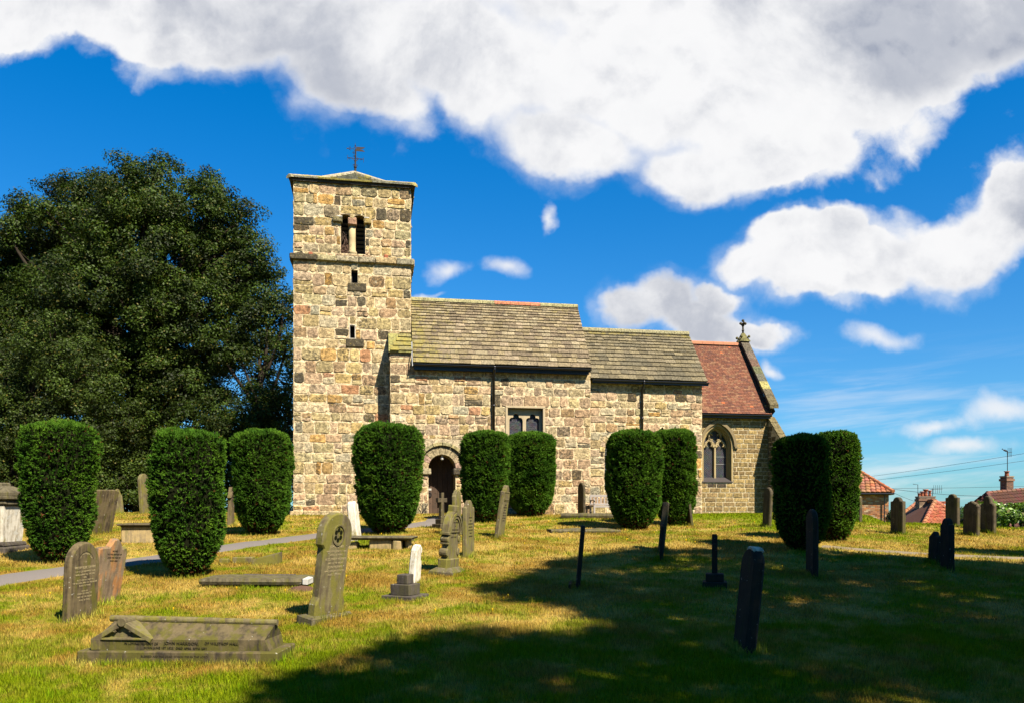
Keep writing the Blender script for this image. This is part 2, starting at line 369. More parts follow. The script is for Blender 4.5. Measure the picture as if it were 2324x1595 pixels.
# ------------------------------------------------------------------ masonry
PAL = dict(tan=(.47, .37, .21), yel=(.50, .38, .16), pink=(.47, .33, .22), rose=(.42, .29, .20), grey=(.40, .36, .26), olive=(.40, .34, .18), ochre=(.50, .28, .07), red=(.43, .19, .10), dark=(.27, .22, .14), pale=(.60, .50, .34), brown=(.34, .22, .12))
W_TOWER = dict(tan=20, yel=12, pink=9, rose=7, grey=12, olive=11, ochre=4, red=2, dark=6, pale=5, brown=5)
W_BELFRY = dict(tan=14, yel=20, pink=5, rose=4, grey=12, olive=16, ochre=6, red=1, dark=9, pale=4, brown=3)
W_NAVE = dict(tan=20, yel=7, pink=20, rose=16, grey=11, olive=6, ochre=1.5, red=3.5, dark=4, pale=9, brown=5)
W_CHAN = dict(tan=18, yel=9, pink=16, rose=15, grey=12, olive=6, ochre=2, red=3, dark=6, pale=10, brown=4)
MORT = (.78, .62, .40, .05)
def pickc(w, r=rnd):
    k = r.choices(list(w), list(w.values()))[0]; c = tuple(a * .72 + b * .28 for a, b in zip(PAL[k], (.48, .365, .215))); f = r.uniform(.86, 1.28) * (.62 if k == 'dark' else 1); t = r.uniform(-.03, .03)
    st = r.uniform(0, .35) if k in ('tan', 'pale', 'rose') else r.uniform(.05, .75)
    if k == 'dark': st = r.uniform(.8, 1)
    return (max(c[0] * f + t, .02), max(c[1] * f, .02), max(c[2] * f - t * .5, .02), st)
def subtract(rects, hole, minw=.07):
    a, b, c, d = hole; out = []
    for r in rects:
        s0, s1, z0, z1 = r
        if b <= s0 or a >= s1 or d <= z0 or c >= z1: out.append(r); continue
        if a > s0: out.append((s0, a, z0, z1))
        if b < s1: out.append((b, s1, z0, z1))
        m0, m1 = max(a, s0), min(b, s1)
        if c > z0: out.append((m0, m1, z0, c))
        if d < z1: out.append((m0, m1, d, z1))
    return [r for r in out if r[1] - r[0] > minw and r[3] - r[2] > minw]
def stone(mb, P, s0, s1, z0, z1, col, gap=.008, h=.02, jit=.018, rough=True):
    s0 += gap; s1 -= gap; z0 += gap; z1 -= gap; w = s1 - s0; hh = z1 - z0
    if w < .03 or hh < .03: return
    j = lambda a=jit: rnd.uniform(-a, a)
    if rough:
        c = min(w, hh) * rnd.uniform(.08, .22)
        pts = [(s0 + c + j(), z0 + j()), ((s0 + s1) / 2 + j(), z0 + j()), (s1 - c + j(), z0 + j()), (s1 + j(), z0 + c + j()), (s1 + j(), (z0 + z1) / 2 + j()), (s1 + j(), z1 - c + j()),
               (s1 - c + j(), z1 + j()), ((s0 + s1) / 2 + j(), z1 + j()), (s0 + c + j(), z1 + j()), (s0 + j(), z1 - c + j()), (s0 + j(), (z0 + z1) / 2 + j()), (s0 + j(), z0 + c + j())]
        ins = inset(pts, min(.018, min(w, hh) * .12)); n = 12
        hs = h * rnd.uniform(.5, 1.4); tl = rnd.uniform(-.012, .012); tz = rnd.uniform(-.012, .012); cs, cz = (s0 + s1) / 2, (z0 + z1) / 2
        vs = [P(a, b, -.004) for a, b in pts] + [P(a, b, hs * .8 + tl * (a - cs) / w * 2 + tz * (b - cz) / hh * 2 + j(.004)) for a, b in ins]
        in2 = [(cs + (a - cs) * .5 + j(), cz + (b - cz) * .5 + j()) for a, b in ins]
        vs += [P(a, b, hs * 1.05 + tl * (a - cs) / w * 2 + tz * (b - cz) / hh * 2 + j(.007)) for a, b in in2]
        fs = [(i, (i + 1) % n, n + (i + 1) % n, n + i) for i in range(n)] + [(n + i, n + (i + 1) % n, 2 * n + (i + 1) % n, 2 * n + i) for i in range(n)] + [tuple(range(2 * n, 3 * n))]
        mb.mesh(vs, fs, col)
    else:
        b = .012; hs = h * rnd.uniform(.6, 1.2)
        vs = [P(s0, z0, -.003), P(s1, z0, -.003), P(s1, z1, -.003), P(s0, z1, -.003), P(s0 + b, z0 + b, hs), P(s1 - b, z0 + b, hs), P(s1 - b, z1 - b, hs), P(s0 + b, z1 - b, hs)]
        mb.mesh(vs, [(0, 1, 5, 4), (1, 2, 6, 5), (2, 3, 7, 6), (3, 0, 4, 7), (4, 5, 6, 7)], col)
def facade(mb, ox, oy, dx, dy, L, z0, z1, holes=(), w=W_TOWER, rowh=(.28, .46), colw=(.26, .62), rough=True, gap=.008, h=.02, top=None, reveal=.3, colf=None, split=.2, mort=MORT, quoin=0, skirt=.0):
    nx, ny = dy, -dx
    def P(s, z, k=0): return (ox + dx * s + nx * k, oy + dy * s + ny * k, z)
    back = [(0, L, z0 - skirt, z1)]
    for hl in holes: back = subtract(back, hl[:4], .001)
    for (a, b, c, d) in back: mb.face([P(a, c), P(b, c), P(b, d), P(a, d)], mort)
    for hl in holes:
        a, b, c, d = hl[:4]; dp = hl[4] if len(hl) > 4 else reveal; rc = (.42, .34, .21, .3)
        if dp:
            mb.face([P(a, c), P(a, c, -dp), P(a, d, -dp), P(a, d)], rc); mb.face([P(b, c), P(b, d), P(b, d, -dp), P(b, c, -dp)], rc)
            if len(hl) < 6: mb.face([P(a, d), P(a, d, -dp), P(b, d, -dp), P(b, d)], rc)
            mb.face([P(a, c), P(b, c), P(b, c, -dp), P(a, c, -dp)], rc)
    z = z0
    while z < z1 - .05:
        rh = rnd.uniform(*rowh); ze = z + rh
        if z1 - ze < rowh[0] * .6: ze = z1
        s = 0.0; first = True
        while s < L - .03:
            cw = rnd.uniform(*colw) * (1.0 if rnd.random() < .85 else 1.3)
            if quoin and (first or L - s < quoin * 1.6): cw = quoin * rnd.choice((.8, 1.25))
            se = s + cw
            if L - se < colw[0] * .7: se = L
            cells = [(s, se, z, ze)]
            if rnd.random() < split:
                q = rnd.uniform(.3, .7)
                if (se - s) > .42 and rnd.random() < .35: cells = [(s, s + (se - s) * q, z, ze), (s + (se - s) * q, se, z, ze)]
                elif (ze - z) > .2: cells = [(s, se, z, z + (ze - z) * q), (s, se, z + (ze - z) * q, ze)]
            elif rough and rnd.random() < .5: o = rnd.uniform(-.035, .035); cells = [(s, se, z + max(o, 0), ze + min(o, 0))]
            for hl in holes: cells = subtract(cells, (hl[0] - .01, hl[1] + .01, hl[2] - .01, hl[3] + .01))
            for c in cells:
                cs, cz = (c[0] + c[1]) / 2, (c[2] + c[3]) / 2
                if top and cz > top(cs) - .12: continue
                col = colf(cs, cz) if colf else None
                stone(mb, P, *c, col or pickc(w), gap, h, rough=rough)
            s = se; first = False
        z = ze
    return P
def ring(mb, cx, cz, r0, r1, a0, a1, n, Y0, Y1, cols, gapf=.04, bev=.01):
    """voussoirs in an XZ arch; Y0 front, Y1 back"""
    for i in range(n):
        t0 = a0 + (a1 - a0) * (i + gapf / 2) / n; t1 = a0 + (a1 - a0) * (i + 1 - gapf / 2) / n
        k = 4; ts = [t0 + (t1 - t0) * q / k for q in range(k + 1)]
        pts = [(cx + r0 * math.cos(t), cz + r0 * math.sin(t)) for t in ts] + [(cx + r1 * math.cos(t), cz + r1 * math.sin(t)) for t in reversed(ts)]
        mb.prism(pts, Y0, Y1, lambda a, b, w: (a, w, b), bev, cols() if callable(cols) else cols)
def arch_fill(mb, pts, ztop, P, col, w=0):
    """wall surface between an arch outline (left spring .. right spring) and the straight top of its opening"""
    for (a, b), (c, d) in zip(pts[:-1], pts[1:]): mb.face([P(a, b, w), P(c, d, w), P(c, ztop, w), P(a, ztop, w)], col)
def pointed(cx, zs, hw, rise, n=12):
    """pointed arch outline from left spring to right spring"""
    r = (hw * hw + rise * rise) / (2 * hw); L = []
    c = cx - hw + r; a1 = math.acos((r - hw) / r)
    for i in range(n + 1):
        a = a1 * i / n; L.append((c - r * math.cos(a), zs + r * math.sin(a)))
    return L + [(2 * cx - x, z) for x, z in reversed(L[:-1])]
def slates(mb, A, ux, up, L, H, h0, h1, w0, w1, colf, th=.022, lift=.016, tilt=.018, clip=None, gap=.004, jag=.014):
    """courses of slates on a plane: A lower-left, ux along eave, up up the slope"""
    A = Vector(A); ux = Vector(ux).normalized(); up = Vector(up).normalized(); nn = ux.cross(up).normalized()
    y = 0.0; row = 0
    while y < H:
        t = y / H; h = h0 + (h1 - h0) * t; ye = min(y + h, H); over = min(y + h * 1.25, H + .02)
        s = -rnd.uniform(0, w1) * .6
        while s < L:
            w = rnd.uniform(w0, w1) * (1 - .35 * t if h0 != h1 else 1); a, b = max(s, 0), min(s + w, L); s += w
            lo = y + rnd.uniform(-jag, jag); hi = over
            if clip:
                a, b = clip((y + ye) / 2, a, b)
            if b - a < .04: continue
            c = colf((a + b) / 2 / L, t); l2 = lift + rnd.uniform(0, .008); a += gap; b -= gap
            q = [A + ux * a + up * lo, A + ux * b + up * (lo + rnd.uniform(-jag, jag) * .4), A + ux * b + up * hi, A + ux * a + up * hi]
            topv = [q[0] + nn * (tilt + th + l2 * .5), q[1] + nn * (tilt + th + l2 * .5), q[2] + nn * .004, q[3] + nn * .004]
            bot = [q[0] + nn * (tilt * .3), q[1] + nn * (tilt * .3), q[2] + nn * -.01, q[3] + nn * -.01]
            mb.mesh([*map(tuple, topv + bot)], [(0, 1, 2, 3), (0, 4, 5, 1), (0, 3, 7, 4), (1, 5, 6, 2)], c)
        y = ye; row += 1

# ------------------------------------------------------------------ church
YT, YN, YC, YE = 28.75, 28.0, 28.25, 28.75
bx, by = wx(886, YN), YN; BZ = gz(bx, by) - .0
CH = (bx, by, BZ); ch = thing('church', 'old stone church with square tower, slate roofed nave and tile roofed east end', 'church', CH)
ZB = 1.05
def cb(mb, name, mats, parent=None, smooth=False, **k):
    o = mb.build(name, mats, parent or ch, CH, smooth, **k); return o
def sub(mb, name, mats, parent, smooth=False, **k): return mb.build(name, mats, parent, CH, smooth, **k)
def backfaces(o): return o

# ---- tower
TX0, TX1 = wx(666, YT), wx(932.5, YT); TW = TX1 - TX0; TD = TW
zS = wz(800, 596, YT); zTt = wz(800, 419, YT)
def tz(u, v): return wx(u, YT) - TX0, wz(u, v, YT)
def thole(u0, u1, v0, v1, dp=.35):
    a, zt = tz(u0, v0); b, zb = tz(u1, v1); return (a, b, min(zb, zt), max(zb, zt), dp)
hB = thole(773.5, 829, 486, 578, .55); h1 = thole(797, 812, 613, 643, .3); h2 = thole(793, 806.5, 737, 769, .3)
mb = MB()
zbot = wz(700, 1168, YT)
P = facade(mb, TX0, YT, 1, 0, TW, zbot, zS, [h1, h2], W_TOWER, (.28, .48), (.26, .66), skirt=.5)
P2 = facade(mb, TX0, YT, 1, 0, TW, zS, zTt, [(hB[0], hB[1], hB[2], hB[3] + .0, .55)], W_BELFRY, (.26, .46), (.26, .62), h=.024)
for (ox, oy, dx, dy) in ((TX1, YT, 0, 1), (TX1, YT + TD, -1, 0), (TX0, YT + TD, 0, -1)):
    facade(mb, ox, oy, dx, dy, TW, zbot, zS, [], W_TOWER, (.30, .52), (.30, .74), skirt=1.2)
    facade(mb, ox, oy, dx, dy, TW, zS, zTt, [], W_BELFRY, (.26, .46), (.28, .74))
# footing course
z_ = zbot + .02
s = -.12
while s < TW + .1:
    w = rnd.uniform(.45, .9); mb.bbox((TX0 + s, YT - .11, ZB - .2), (min(TX0 + s + w - .02, TX1 + .12), YT + .02, z_ + rnd.uniform(.10, .15)), .02, pickc(dict(tan=2, rose=2, pale=1)), jit=.008); s += w
# putlog / cap stones under slits, arch heads of belfry
for hh in (h1, h2):
    mb.bbox((TX0 + hh[0] - .12, YT - .05, hh[2] - .30), (TX0 + hh[1] + .30, YT, hh[2] - .01), .02, (.17, .14, .09, .9))
ax0, ax1 = hB[0], hB[1]; sx0, sx1 = wx(791, YT) - TX0, wx(807, YT) - TX0
zsp = wz(800, 497, YT); ztop = hB[3]
def belf(side):
    a, b = (ax0, sx0 + .07) if side == 0 else (sx1 - .07, ax1)
    r = (b - a) / 2; return [(a + r - r * math.cos(math.pi * i / 10), zsp + min(r, ztop - zsp - .01) * math.sin(math.pi * i / 10)) for i in range(11)], a, b
for side in (0, 1):
    pts, a, b = belf(side); arch_fill(mb, pts, ztop, P2, pickc(dict(dark=1)) if side == 0 else pickc(dict(tan=1, yel=1)), .02)
    for (p, q) in zip(pts[:-1], pts[1:]): mb.face([P2(*p, .02), P2(*q, .02), P2(*q, -.5), P2(*p, -.5)], (.45, .33, .16, .2))
mb.face([P2(sx0 + .07, zsp, .02), P2(sx1 - .07, zsp, .02), P2(sx1 - .07, ztop, .02), P2(sx0 + .07, ztop, .02)], (.5, .38, .2, .2))
tower = cb(mb, 'tower_wall', M['masonry'], fixn=False)
mb = MB(); s = -.13
while s < TW + .1:
    w = rnd.uniform(.5, 1.0); e = min(s + w, TW + .13)
    if TW + .13 - e < .3: e = TW + .13
    mb.bbox((TX0 + s + .006, YT - .13, zS - .02), (TX0 + e - .006, YT + .05, zS + .20 + rnd.uniform(-.015, .015)), .03, pickc(dict(dark=4, olive=3, brown=2, grey=2, tan=1)), jit=.01); s = e
for X in (TX0 - .13, TX1 - .05):
    for k in range(6): mb.bbox((X, YT + .06 + k * (TD / 6), zS - .02), (X + .18, YT + (k + 1) * (TD / 6), zS + .20), .03, pickc(dict(dark=3, olive=3, tan=1)), jit=.01)
mb.bbox((TX0 - .13, YT + TD, zS - .02), (TX1 + .13, YT + TD + .13, zS + .2), .03, pickc(dict(olive=1)))
sub(mb, 'string_course', M['masonry'], tower)
mb = MB(); cxs = TX0 + (sx0 + sx1) / 2 + .0; zb = hB[2]
mb.lathe([(.165, zb + .0), (.17, zb + .1), (.125, zb + .17), (.122, zb + .6), (.118, zsp - .22)], 14, (cxs, YT + .17, 0), (.56, .44, .25, 0))
sub(mb, 'belfry_shaft', M['dressed'], tower, True)
mb = MB(); mb.bbox((cxs - .165, YT - .03, zsp - .22), (cxs + .165, YT + .5, zsp + .05), .04, (.45, .27, .18, .2), jit=.015)
mb.bbox((TX0 + ax0 - .28, YT - .12, zsp - .17), (TX0 + ax0 + .05, YT + .3, zsp + .01), .025, (.36, .31, .16, .8), jit=.01)
mb.bbox((TX0 + ax1 - .05, YT - .12, zsp - .17), (TX0 + ax1 + .22, YT + .3, zsp + .01), .025, (.46, .34, .14, .5), jit=.01)
mb.bbox((TX0 + ax0 - .14, YT - .11, zsp + .012), (TX0 + ax0 + .05, YT - .02, zsp + .05), .008, (.7, .68, .66, 0)); mb.bbox((TX0 + ax1 - .04, YT - .11, zsp + .012), (TX0 + ax1 + .14, YT - .02, zsp + .05), .008, (.7, .68, .66, 0))
sub(mb, 'capital', M['masonry'], tower)
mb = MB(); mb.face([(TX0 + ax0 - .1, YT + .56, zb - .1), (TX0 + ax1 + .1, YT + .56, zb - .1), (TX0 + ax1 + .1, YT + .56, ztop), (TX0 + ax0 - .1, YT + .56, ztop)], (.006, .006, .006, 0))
for k in range(8):
    z = zb + .02 + k * .155
    if z < zsp - .05: mb.box((TX0 + ax0, YT + .36, z), (TX0 + ax1, YT + .40, z + .065), (.10, .09, .08, 0), xf=lambda p, z=z: (p[0], p[1] + (p[2] - z) * -1.2, p[2]))
mb.box((TX0 + ax1 - .05, YT + .28, zb), (TX0 + ax1 - .005, YT + .36, zsp), (.11, .10, .09, 0))
sub(mb, 'louvre', M['wood'], tower)
mb = MB()
for _ in range(150):
    c = Vector((TX0 + ax0 + rnd.uniform(.03, .3), YT + rnd.uniform(.02, .25), zb + .02 + rnd.random() ** 1.5 * .28)); d = Vector((rnd.uniform(-1, 1), rnd.uniform(-.6, .3), rnd.uniform(-.6, .8))).normalized() * rnd.uniform(.06, .16)
    mb.tube([c - d, c + d * .3, c + d + Vector((0, 0, rnd.uniform(-.05, .03)))], .005, 3, (.16, .09, .06, 0))
for _ in range(26):
    c = Vector((TX0 + ax0 + rnd.uniform(.05, .2), YT + .22, zb + rnd.uniform(.5, .95))); mb.tube([c, c + Vector((rnd.uniform(-.07, .07), -.03, rnd.uniform(-.2, -.08)))], .005, 3, (.12, .07, .05, 0))
sub(mb, 'bird_nest', M['wood'], tower)
for hh in (h1, h2):
    mb = MB(); X0, X1 = TX0 + hh[0], TX0 + hh[1]
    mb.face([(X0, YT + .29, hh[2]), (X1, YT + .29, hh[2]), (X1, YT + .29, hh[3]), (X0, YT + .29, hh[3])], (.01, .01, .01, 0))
    f = .022; yy = YT + .14 if hh is h1 else YT + .0; c = (.12, .11, .10, 0) if hh is h1 else (.50, .47, .42, 0)
    for (a, b, z0, z1) in ((X0, X0 + f, hh[2], hh[3]), (X1 - f, X1, hh[2], hh[3]), (X0 + f, X1 - f, hh[2], hh[2] + f), (X0 + f, X1 - f, hh[3] - f, hh[3])): mb.box((a, yy, z0), (b, YT + .292, z1), c)
    sub(mb, 'slit_window', M['wood'], tower)
for u, v in ((705, 577), (876, 583)):
    mb = MB(); X = wx(u, YT); Z = wz(u, v, YT); mb.bbox((X - .07, YT - .10, Z - .08), (X + .07, YT + .02, Z + .05), .02, (.3, .08, .05, 0)); sub(mb, 'tie_plate', M['pot'], tower)

# tower roof : low pyramid with flared foot
ov = .15; ex0, ex1, ey0, ey1 = TX0 - ov, TX1 + ov, YT - ov, YT + TD + ov; zE = zTt + .06; cx_, cy_ = (ex0 + ex1) / 2, (ey0 + ey1) / 2
zA = EYE + (V0 - 394) / F * w2cam(cx_, cy_)[1]
fl = .62; zM = zE + (zA - zE) * .36; 
def lerp(a, b, t): return tuple(a[i] + (b[i] - a[i]) * t for i in range(3))
mb = MB(); cor = [(ex0, ey0, zE), (ex1, ey0, zE), (ex1, ey1, zE), (ex0, ey1, zE)]; ap = (cx_, cy_, zA)
mid = [(ex0 + (cx_ - ex0) * (1 - fl) * 1.25, ey0 + (cy_ - ey0) * (1 - fl) * 1.25, zM), (ex1 + (cx_ - ex1) * (1 - fl) * 1.25, ey0 + (cy_ - ey0) * (1 - fl) * 1.25, zM), (ex1 + (cx_ - ex1) * (1 - fl) * 1.25, ey1 + (cy_ - ey1) * (1 - fl) * 1.25, zM), (ex0 + (cx_ - ex0) * (1 - fl) * 1.25, ey1 + (cy_ - ey1) * (1 - fl) * 1.25, zM)]
def tcol(a, t): return rnd.choice(((.42, .38, .22), (.46, .44, .33), (.36, .34, .22), (.5, .42, .12), (.38, .37, .30)))
for i in range(4):
    j = (i + 1) % 4
    for (a, b, c, d, hh) in ((cor[i], cor[j], mid[j], mid[i], .20), (mid[i], mid[j], ap, ap, .22)):
        A = Vector(a); B = Vector(b); L = (B - A).length; ux = (B - A).normalized(); up = (Vector(d) - A); up -= ux * up.dot(ux); H = up.length; off = (Vector(d) - A).dot(ux); off2 = (B - Vector(c)).dot(ux)
        mb.face([a, b, c] if d == c else [a, b, c, d], (.3, .27, .16, 0))
        slates(mb, A, ux, up, L, H, hh, hh, .35, .8, tcol, th=.03, clip=lambda y, s0, s1, off=off, off2=off2, H=H, L=L: (max(s0, off * y / H), min(s1, L - off2 * y / H)))
mb.face([cor[0], cor[3], cor[2], cor[1]], (.10, .09, .07, 0))
mb.box((ex0 + .06, ey0 + .06, zE - .09), (ex1 - .06, ey1 - .06, zE - .01), (.07, .06, .05, 0))
troof = cb(mb, 'tower_roof', M['slate'], fixn=False)
mb = MB()
for i in range(4):
    for a, b in ((cor[i], mid[i]), (mid[i], ap)):
        n = 5
        for k in range(n):
            p = Vector(lerp(a, b, k / n)); q = Vector(lerp(a, b, (k + .97) / n)); d = (q - p).normalized(); sd = d.cross(Vector((0, 0, 1))).normalized()
            vs = []
            for c in (p, q):
                for s_, z in ((-.13, -.03), (-.12, .045), (0, .10), (.12, .045), (.13, -.03)): vs.append(tuple(c + sd * s_ + Vector((0, 0, z))))
            mb.mesh(vs, [(0, 1, 6, 5), (1, 2, 7, 6), (2, 3, 8, 7), (3, 4, 9, 8), (0, 4, 3, 2, 1), (5, 6, 7, 8, 9)], rnd.choice(((.48, .42, .26), (.44, .40, .30), (.5, .42, .16))))
sub(mb, 'hip_coping', M['slate'], troof)
# weather vane
mb = MB(); vx, vy, vz = cx_ + .04, cy_, zA + .02; k = 30.6 / 1800 * 1.0
mb.tube([(vx, vy, vz - .1), (vx, vy, vz + .36), (vx + .02, vy, vz + .9)], [.05, .03, .022], 8)
mb.lathe([(.02, vz + .16), (.06, vz + .2), (.06, vz + .23), (.02, vz + .27)], 8, (vx, vy, 0))
zc = vz + .55; 
mb.tube([(vx - .29, vy, zc + .01), (vx + .31, vy, zc - .01)], .012, 6); mb.tube([(vx, vy - .29, zc), (vx, vy + .29, zc)], .012, 6)
mb.tube([(vx - .29, vy, zc - .09), (vx - .29, vy, zc + .11)], .008, 5); mb.tube([(vx + .31, vy, zc - .13), (vx + .31, vy, zc + .07)], .008, 5); mb.tube([(vx + .08, vy - .29, zc - .22), (vx + .08, vy - .29, zc - .06)], .009, 5)
def scroll(x, z, r, sx, turns=1.3, w=.008):
    return [(x + sx * r * (1 - t * .7) * math.cos(t * turns * 6.28), vy, z + r * (1 - t * .7) * math.sin(t * turns * 6.28)) for t in [i / 14 for i in range(15)]]
for sx in (-1, 1):
    mb.tube([(vx, vy, zc - .2), (vx + sx * .04, vy, zc - .07), (vx + sx * .12, vy, zc - .02)], .010, 5)
    mb.tube(scroll(vx + sx * .22, zc - .025, .04, sx), .007, 4); mb.tube(scroll(vx + sx * .05, zc - .27, .045, sx), .007, 4)
mb.tube(scroll(vx - .05, zc + .2, .055, -1), .008, 4)
mb.tube(scroll(vx - .04, zc + .08, .04, 1), .007, 4)
sub(mb, 'compass_arms', M['iron'], troof)
mb = MB(); zf = zc + .36; 
fl_ = [(.03, 0), (.36, 0), (.31, .04), (.26, .065), (.18, .07), (.18, .085), (.25, .09), (.31, .12), (.37, .165), (.03, .165)]
mb.prism([(vx + a, zf - .08 + b) for a, b in fl_], vy - .006, vy + .006, lambda a, b, w: (a, w, b))
mb.tube([(vx + .0, vy, zf - .12), (vx, vy, zf + .10)], .013, 6); mb.lathe([(.005, 0), (.03, .03), (.012, .06), (.002, .14)], 8, (vx, vy, zf + .09))
mb.tube([(vx, vy, zf + .085), (vx - .09, vy, zf + .01), (vx - .30, vy, zf + .0)], .009, 5); mb.tube([(vx, vy, zf - .08), (vx - .09, vy, zf - .005), (vx - .1, vy, zf)], .009, 5)
mb.prism([(vx - .34, zf), (vx - .28, zf + .025), (vx - .22, zf), (vx - .28, zf - .025)], vy - .006, vy + .006, lambda a, b, w: (a, w, b))
mb.tube(scroll(vx - .2, zf + .045, .03, 1), .006, 4); mb.tube(scroll(vx - .2, zf - .045, .03, -1), .006, 4)
sub(mb, 'weather_vane', M['iron'], troof)

# ---- nave
NX0, NX1 = wx(886, YN), wx(1340, YN); NL = NX1 - NX0
zNt = wz(1120, 836, YN); zNb = wz(1000, 1168, YN)
nh = lambda u0, u1, v0, v1, dp=.3: (wx(u0, YN) - NX0, wx(u1, YN) - NX0, min(wz(u0, v1, YN), wz(u1, v1, YN)), wz((u0 + u1) / 2, v0, YN), dp)
dC = wx(1003.3, YN); dR = .48; zSp = wz(1003, 1062, YN); zDb = wz(1003, 1174, YN); dc = dC - NX0
R1, R2, R3 = dR, dR + .27, dR + .44
hD = (dc - dR, dc + dR, zDb, zSp, .85, 'open'); hA = (dc - R3, dc + R3, zSp, zSp + R3 + .1, 0)
hW = nh(1152, 1231.6, 926, 1004, .4)
mb = MB()
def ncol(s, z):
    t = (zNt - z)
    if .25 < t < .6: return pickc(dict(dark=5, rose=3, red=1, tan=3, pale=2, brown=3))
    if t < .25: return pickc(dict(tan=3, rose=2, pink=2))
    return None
PN = facade(mb, NX0, YN, 1, 0, NL, zNb, zNt + .1, [hD, hA, hW], W_NAVE, (.25, .43), (.22, .58), colf=ncol, skirt=.5, quoin=.42)
# arch spandrels
zAt = zSp + R3 + .1
outer = [(dc - R3 * math.cos(math.pi * i / 20), zSp + R3 * math.sin(math.pi * i / 20)) for i in range(21)]
arch_fill(mb, outer, zAt, PN, (.56, .46, .31, .1))
nave = cb(mb, 'nave_wall', M['masonry'], fixn=False)
mb = MB(); vc = lambda: rnd.choice(((.50, .38, .22, .1), (.46, .36, .24, .1), (.45, .31, .24, .1), (.52, .42, .26, .1), (.40, .33, .20, .3)))
ring(mb, dC, zSp, R1, R2, 0, math.pi, 9, YN - .01, YN + .84, vc)
ring(mb, dC, zSp, R2 + .004, R2 + .05, 0, math.pi, 12, YN + .02, YN + .2, lambda: pickc(dict(tan=1)))
ring(mb, dC, zSp, R2 + .05, R3, 0, math.pi, 8, YN - .09, YN + .2, lambda: rnd.choice(((.42, .36, .18, .3), (.44, .33, .19, .5), (.38, .34, .19, .4), (.5, .4, .2, .2), (.2, .17, .1, .9))))
for sx in (-1, 1):
    mb.bbox((dC + sx * (R1 - .09) if sx > 0 else dC - R2 - .06, YN - .1, zSp - .22), (dC + R2 + .06 if sx > 0 else dC - (R1 - .09), YN + .8, zSp - .005), .025, (.40, .34, .22, .3) if sx < 0 else (.2, .17, .13, .9), jit=.008)
sub(mb, 'door_arch', M['masonry'], nave)
mb = MB()
ww = dR * 2 + .3; n = 7
for i in range(n):
    a = dC - ww / 2 + ww * i / n; b = a + ww / n - .008; c = .085 + rnd.uniform(-.02, .03)
    mb.box((a, YN + .80, zDb), (b, YN + .85, zSp + .7), (c * 1.25, c * .78, c * .52, 0))
mb.face([(dC - .8, YN + .86, zDb - .1), (dC + .8, YN + .86, zDb - .1), (dC + .8, YN + .86, zSp + .7), (dC - .8, YN + .86, zSp + .7)], (.02, .015, .01, 0))
for i in range(n):
    for k in range(6):
        a = dC - ww / 2 + ww * (i + .5) / n; z = zDb + .15 + k * .36; mb.mesh([(a - .013, YN + .80, z - .013), (a + .013, YN + .80, z - .013), (a + .013, YN + .80, z + .013), (a - .013, YN + .80, z + .013), (a, YN + .785, z)], [(0, 1, 4), (1, 2, 4), (2, 3, 4), (3, 0, 4)], (.03, .02, .015, 0))
door = sub(mb, 'door', M['wood'], nave)
mb = MB()
mb.tube([(dC - R1 + .10 + .07 * math.cos(t), YN + .77, zDb + .82 + .07 * math.sin(t)) for t in [i * .5 for i in range(14)]], .012, 5)
mb.lathe([(.02, 0), (.03, .02)], 8, (dC - R1 + .1, YN + .775, zDb + .87)); mb.bbox((dC - R1 + .02, YN + .775, zDb + .75), (dC - R1 + .17, YN + .798, zDb + .92), .01)
cb_ = bpy.data.objects  # noqa
sub2 = mb.build('door_handle', M['iron'], nave, CH)
mb = MB(); mb.box((dC - R1 + .01, YN + .775, zDb + .98), (dC - R1 + .16, YN + .797, zDb + 1.05)); mb.build('door_notice', M['white'], nave, CH)
mb = MB(); mb.bbox((dC - dR + .005, YN + .02, zDb - .1), (dC + dR - .005, YN + .84, zDb + .035), .015, (.5, .38, .2, 0)); mb.build('door_step', M['dressed'], nave, CH)
mb = MB(); mb.lathe([(.02, 0), (.05, .03), (.055, .07), (.03, .11), (.03, .2)], 10, (dC + .01, YN + .12, zSp + R1 - .19)); mb.build('porch_lamp', M['white'], nave, CH)
mb = MB(); bx_ = wx(962, YN)
for sx in (-1, 1):
    mb.tube([(bx_ + sx * .10, YN - .12, zNb + .42), (bx_ + sx * .13, YN - .13, zNb + .36), (bx_ + sx * .05, YN - .13, zNb + .30), (bx_ + sx * .01, YN - .13, zNb + .18), (bx_ + sx * .07, YN - .13, zNb + .08), (bx_ + sx * .11, YN - .1, zNb - .1)], .014, 5)
mb.build('boot_scraper', M['iron'], nave, CH)
# nave window, two cusped lights under a square head
X0, X1, Z0, Z1 = NX0 + hW[0], NX0 + hW[1], hW[2], hW[3]
mb = MB(); fr = (.52, .42, .27, 0); fw = .085
for (a, b, c, d) in ((X0 - fw, X0, Z0, Z1 + .0), (X1, X1 + fw, Z0, Z1 + .0), (X0 - fw, X1 + fw, Z1, Z1 + fw)): mb.bbox((a, YN - .045, c), (b, YN + .39, d), .012, fr)
mb.bbox((X0 - fw, YN - .08, Z0 - .12), (X1 + fw, YN + .39, Z0), .012, fr)
lw = (X1 - X0 - .30) / 2; lights = [(X0 + .09 + lw / 2, lw), (X1 - .09 - lw / 2, lw)]
yF = YN + .15
def trefoil(cx, w, zt):
    h = w / 2; pts = []; cs = ((-h * .56, -h * 1.0, h * .44), (0, -h * .44, h * .44), (h * .56, -h * 1.0, h * .44))
    for i in range(41):
        x = -h + w * i / 40; zs = [oz + math.sqrt(max(0, r * r - (x - ox) ** 2)) for ox, oz, r in cs if abs(x - ox) <= r + 1e-6]; pts.append((cx + x, zt + (max(zs) if zs else -h * 1.0)))
    return pts
ztl = Z1 - .18
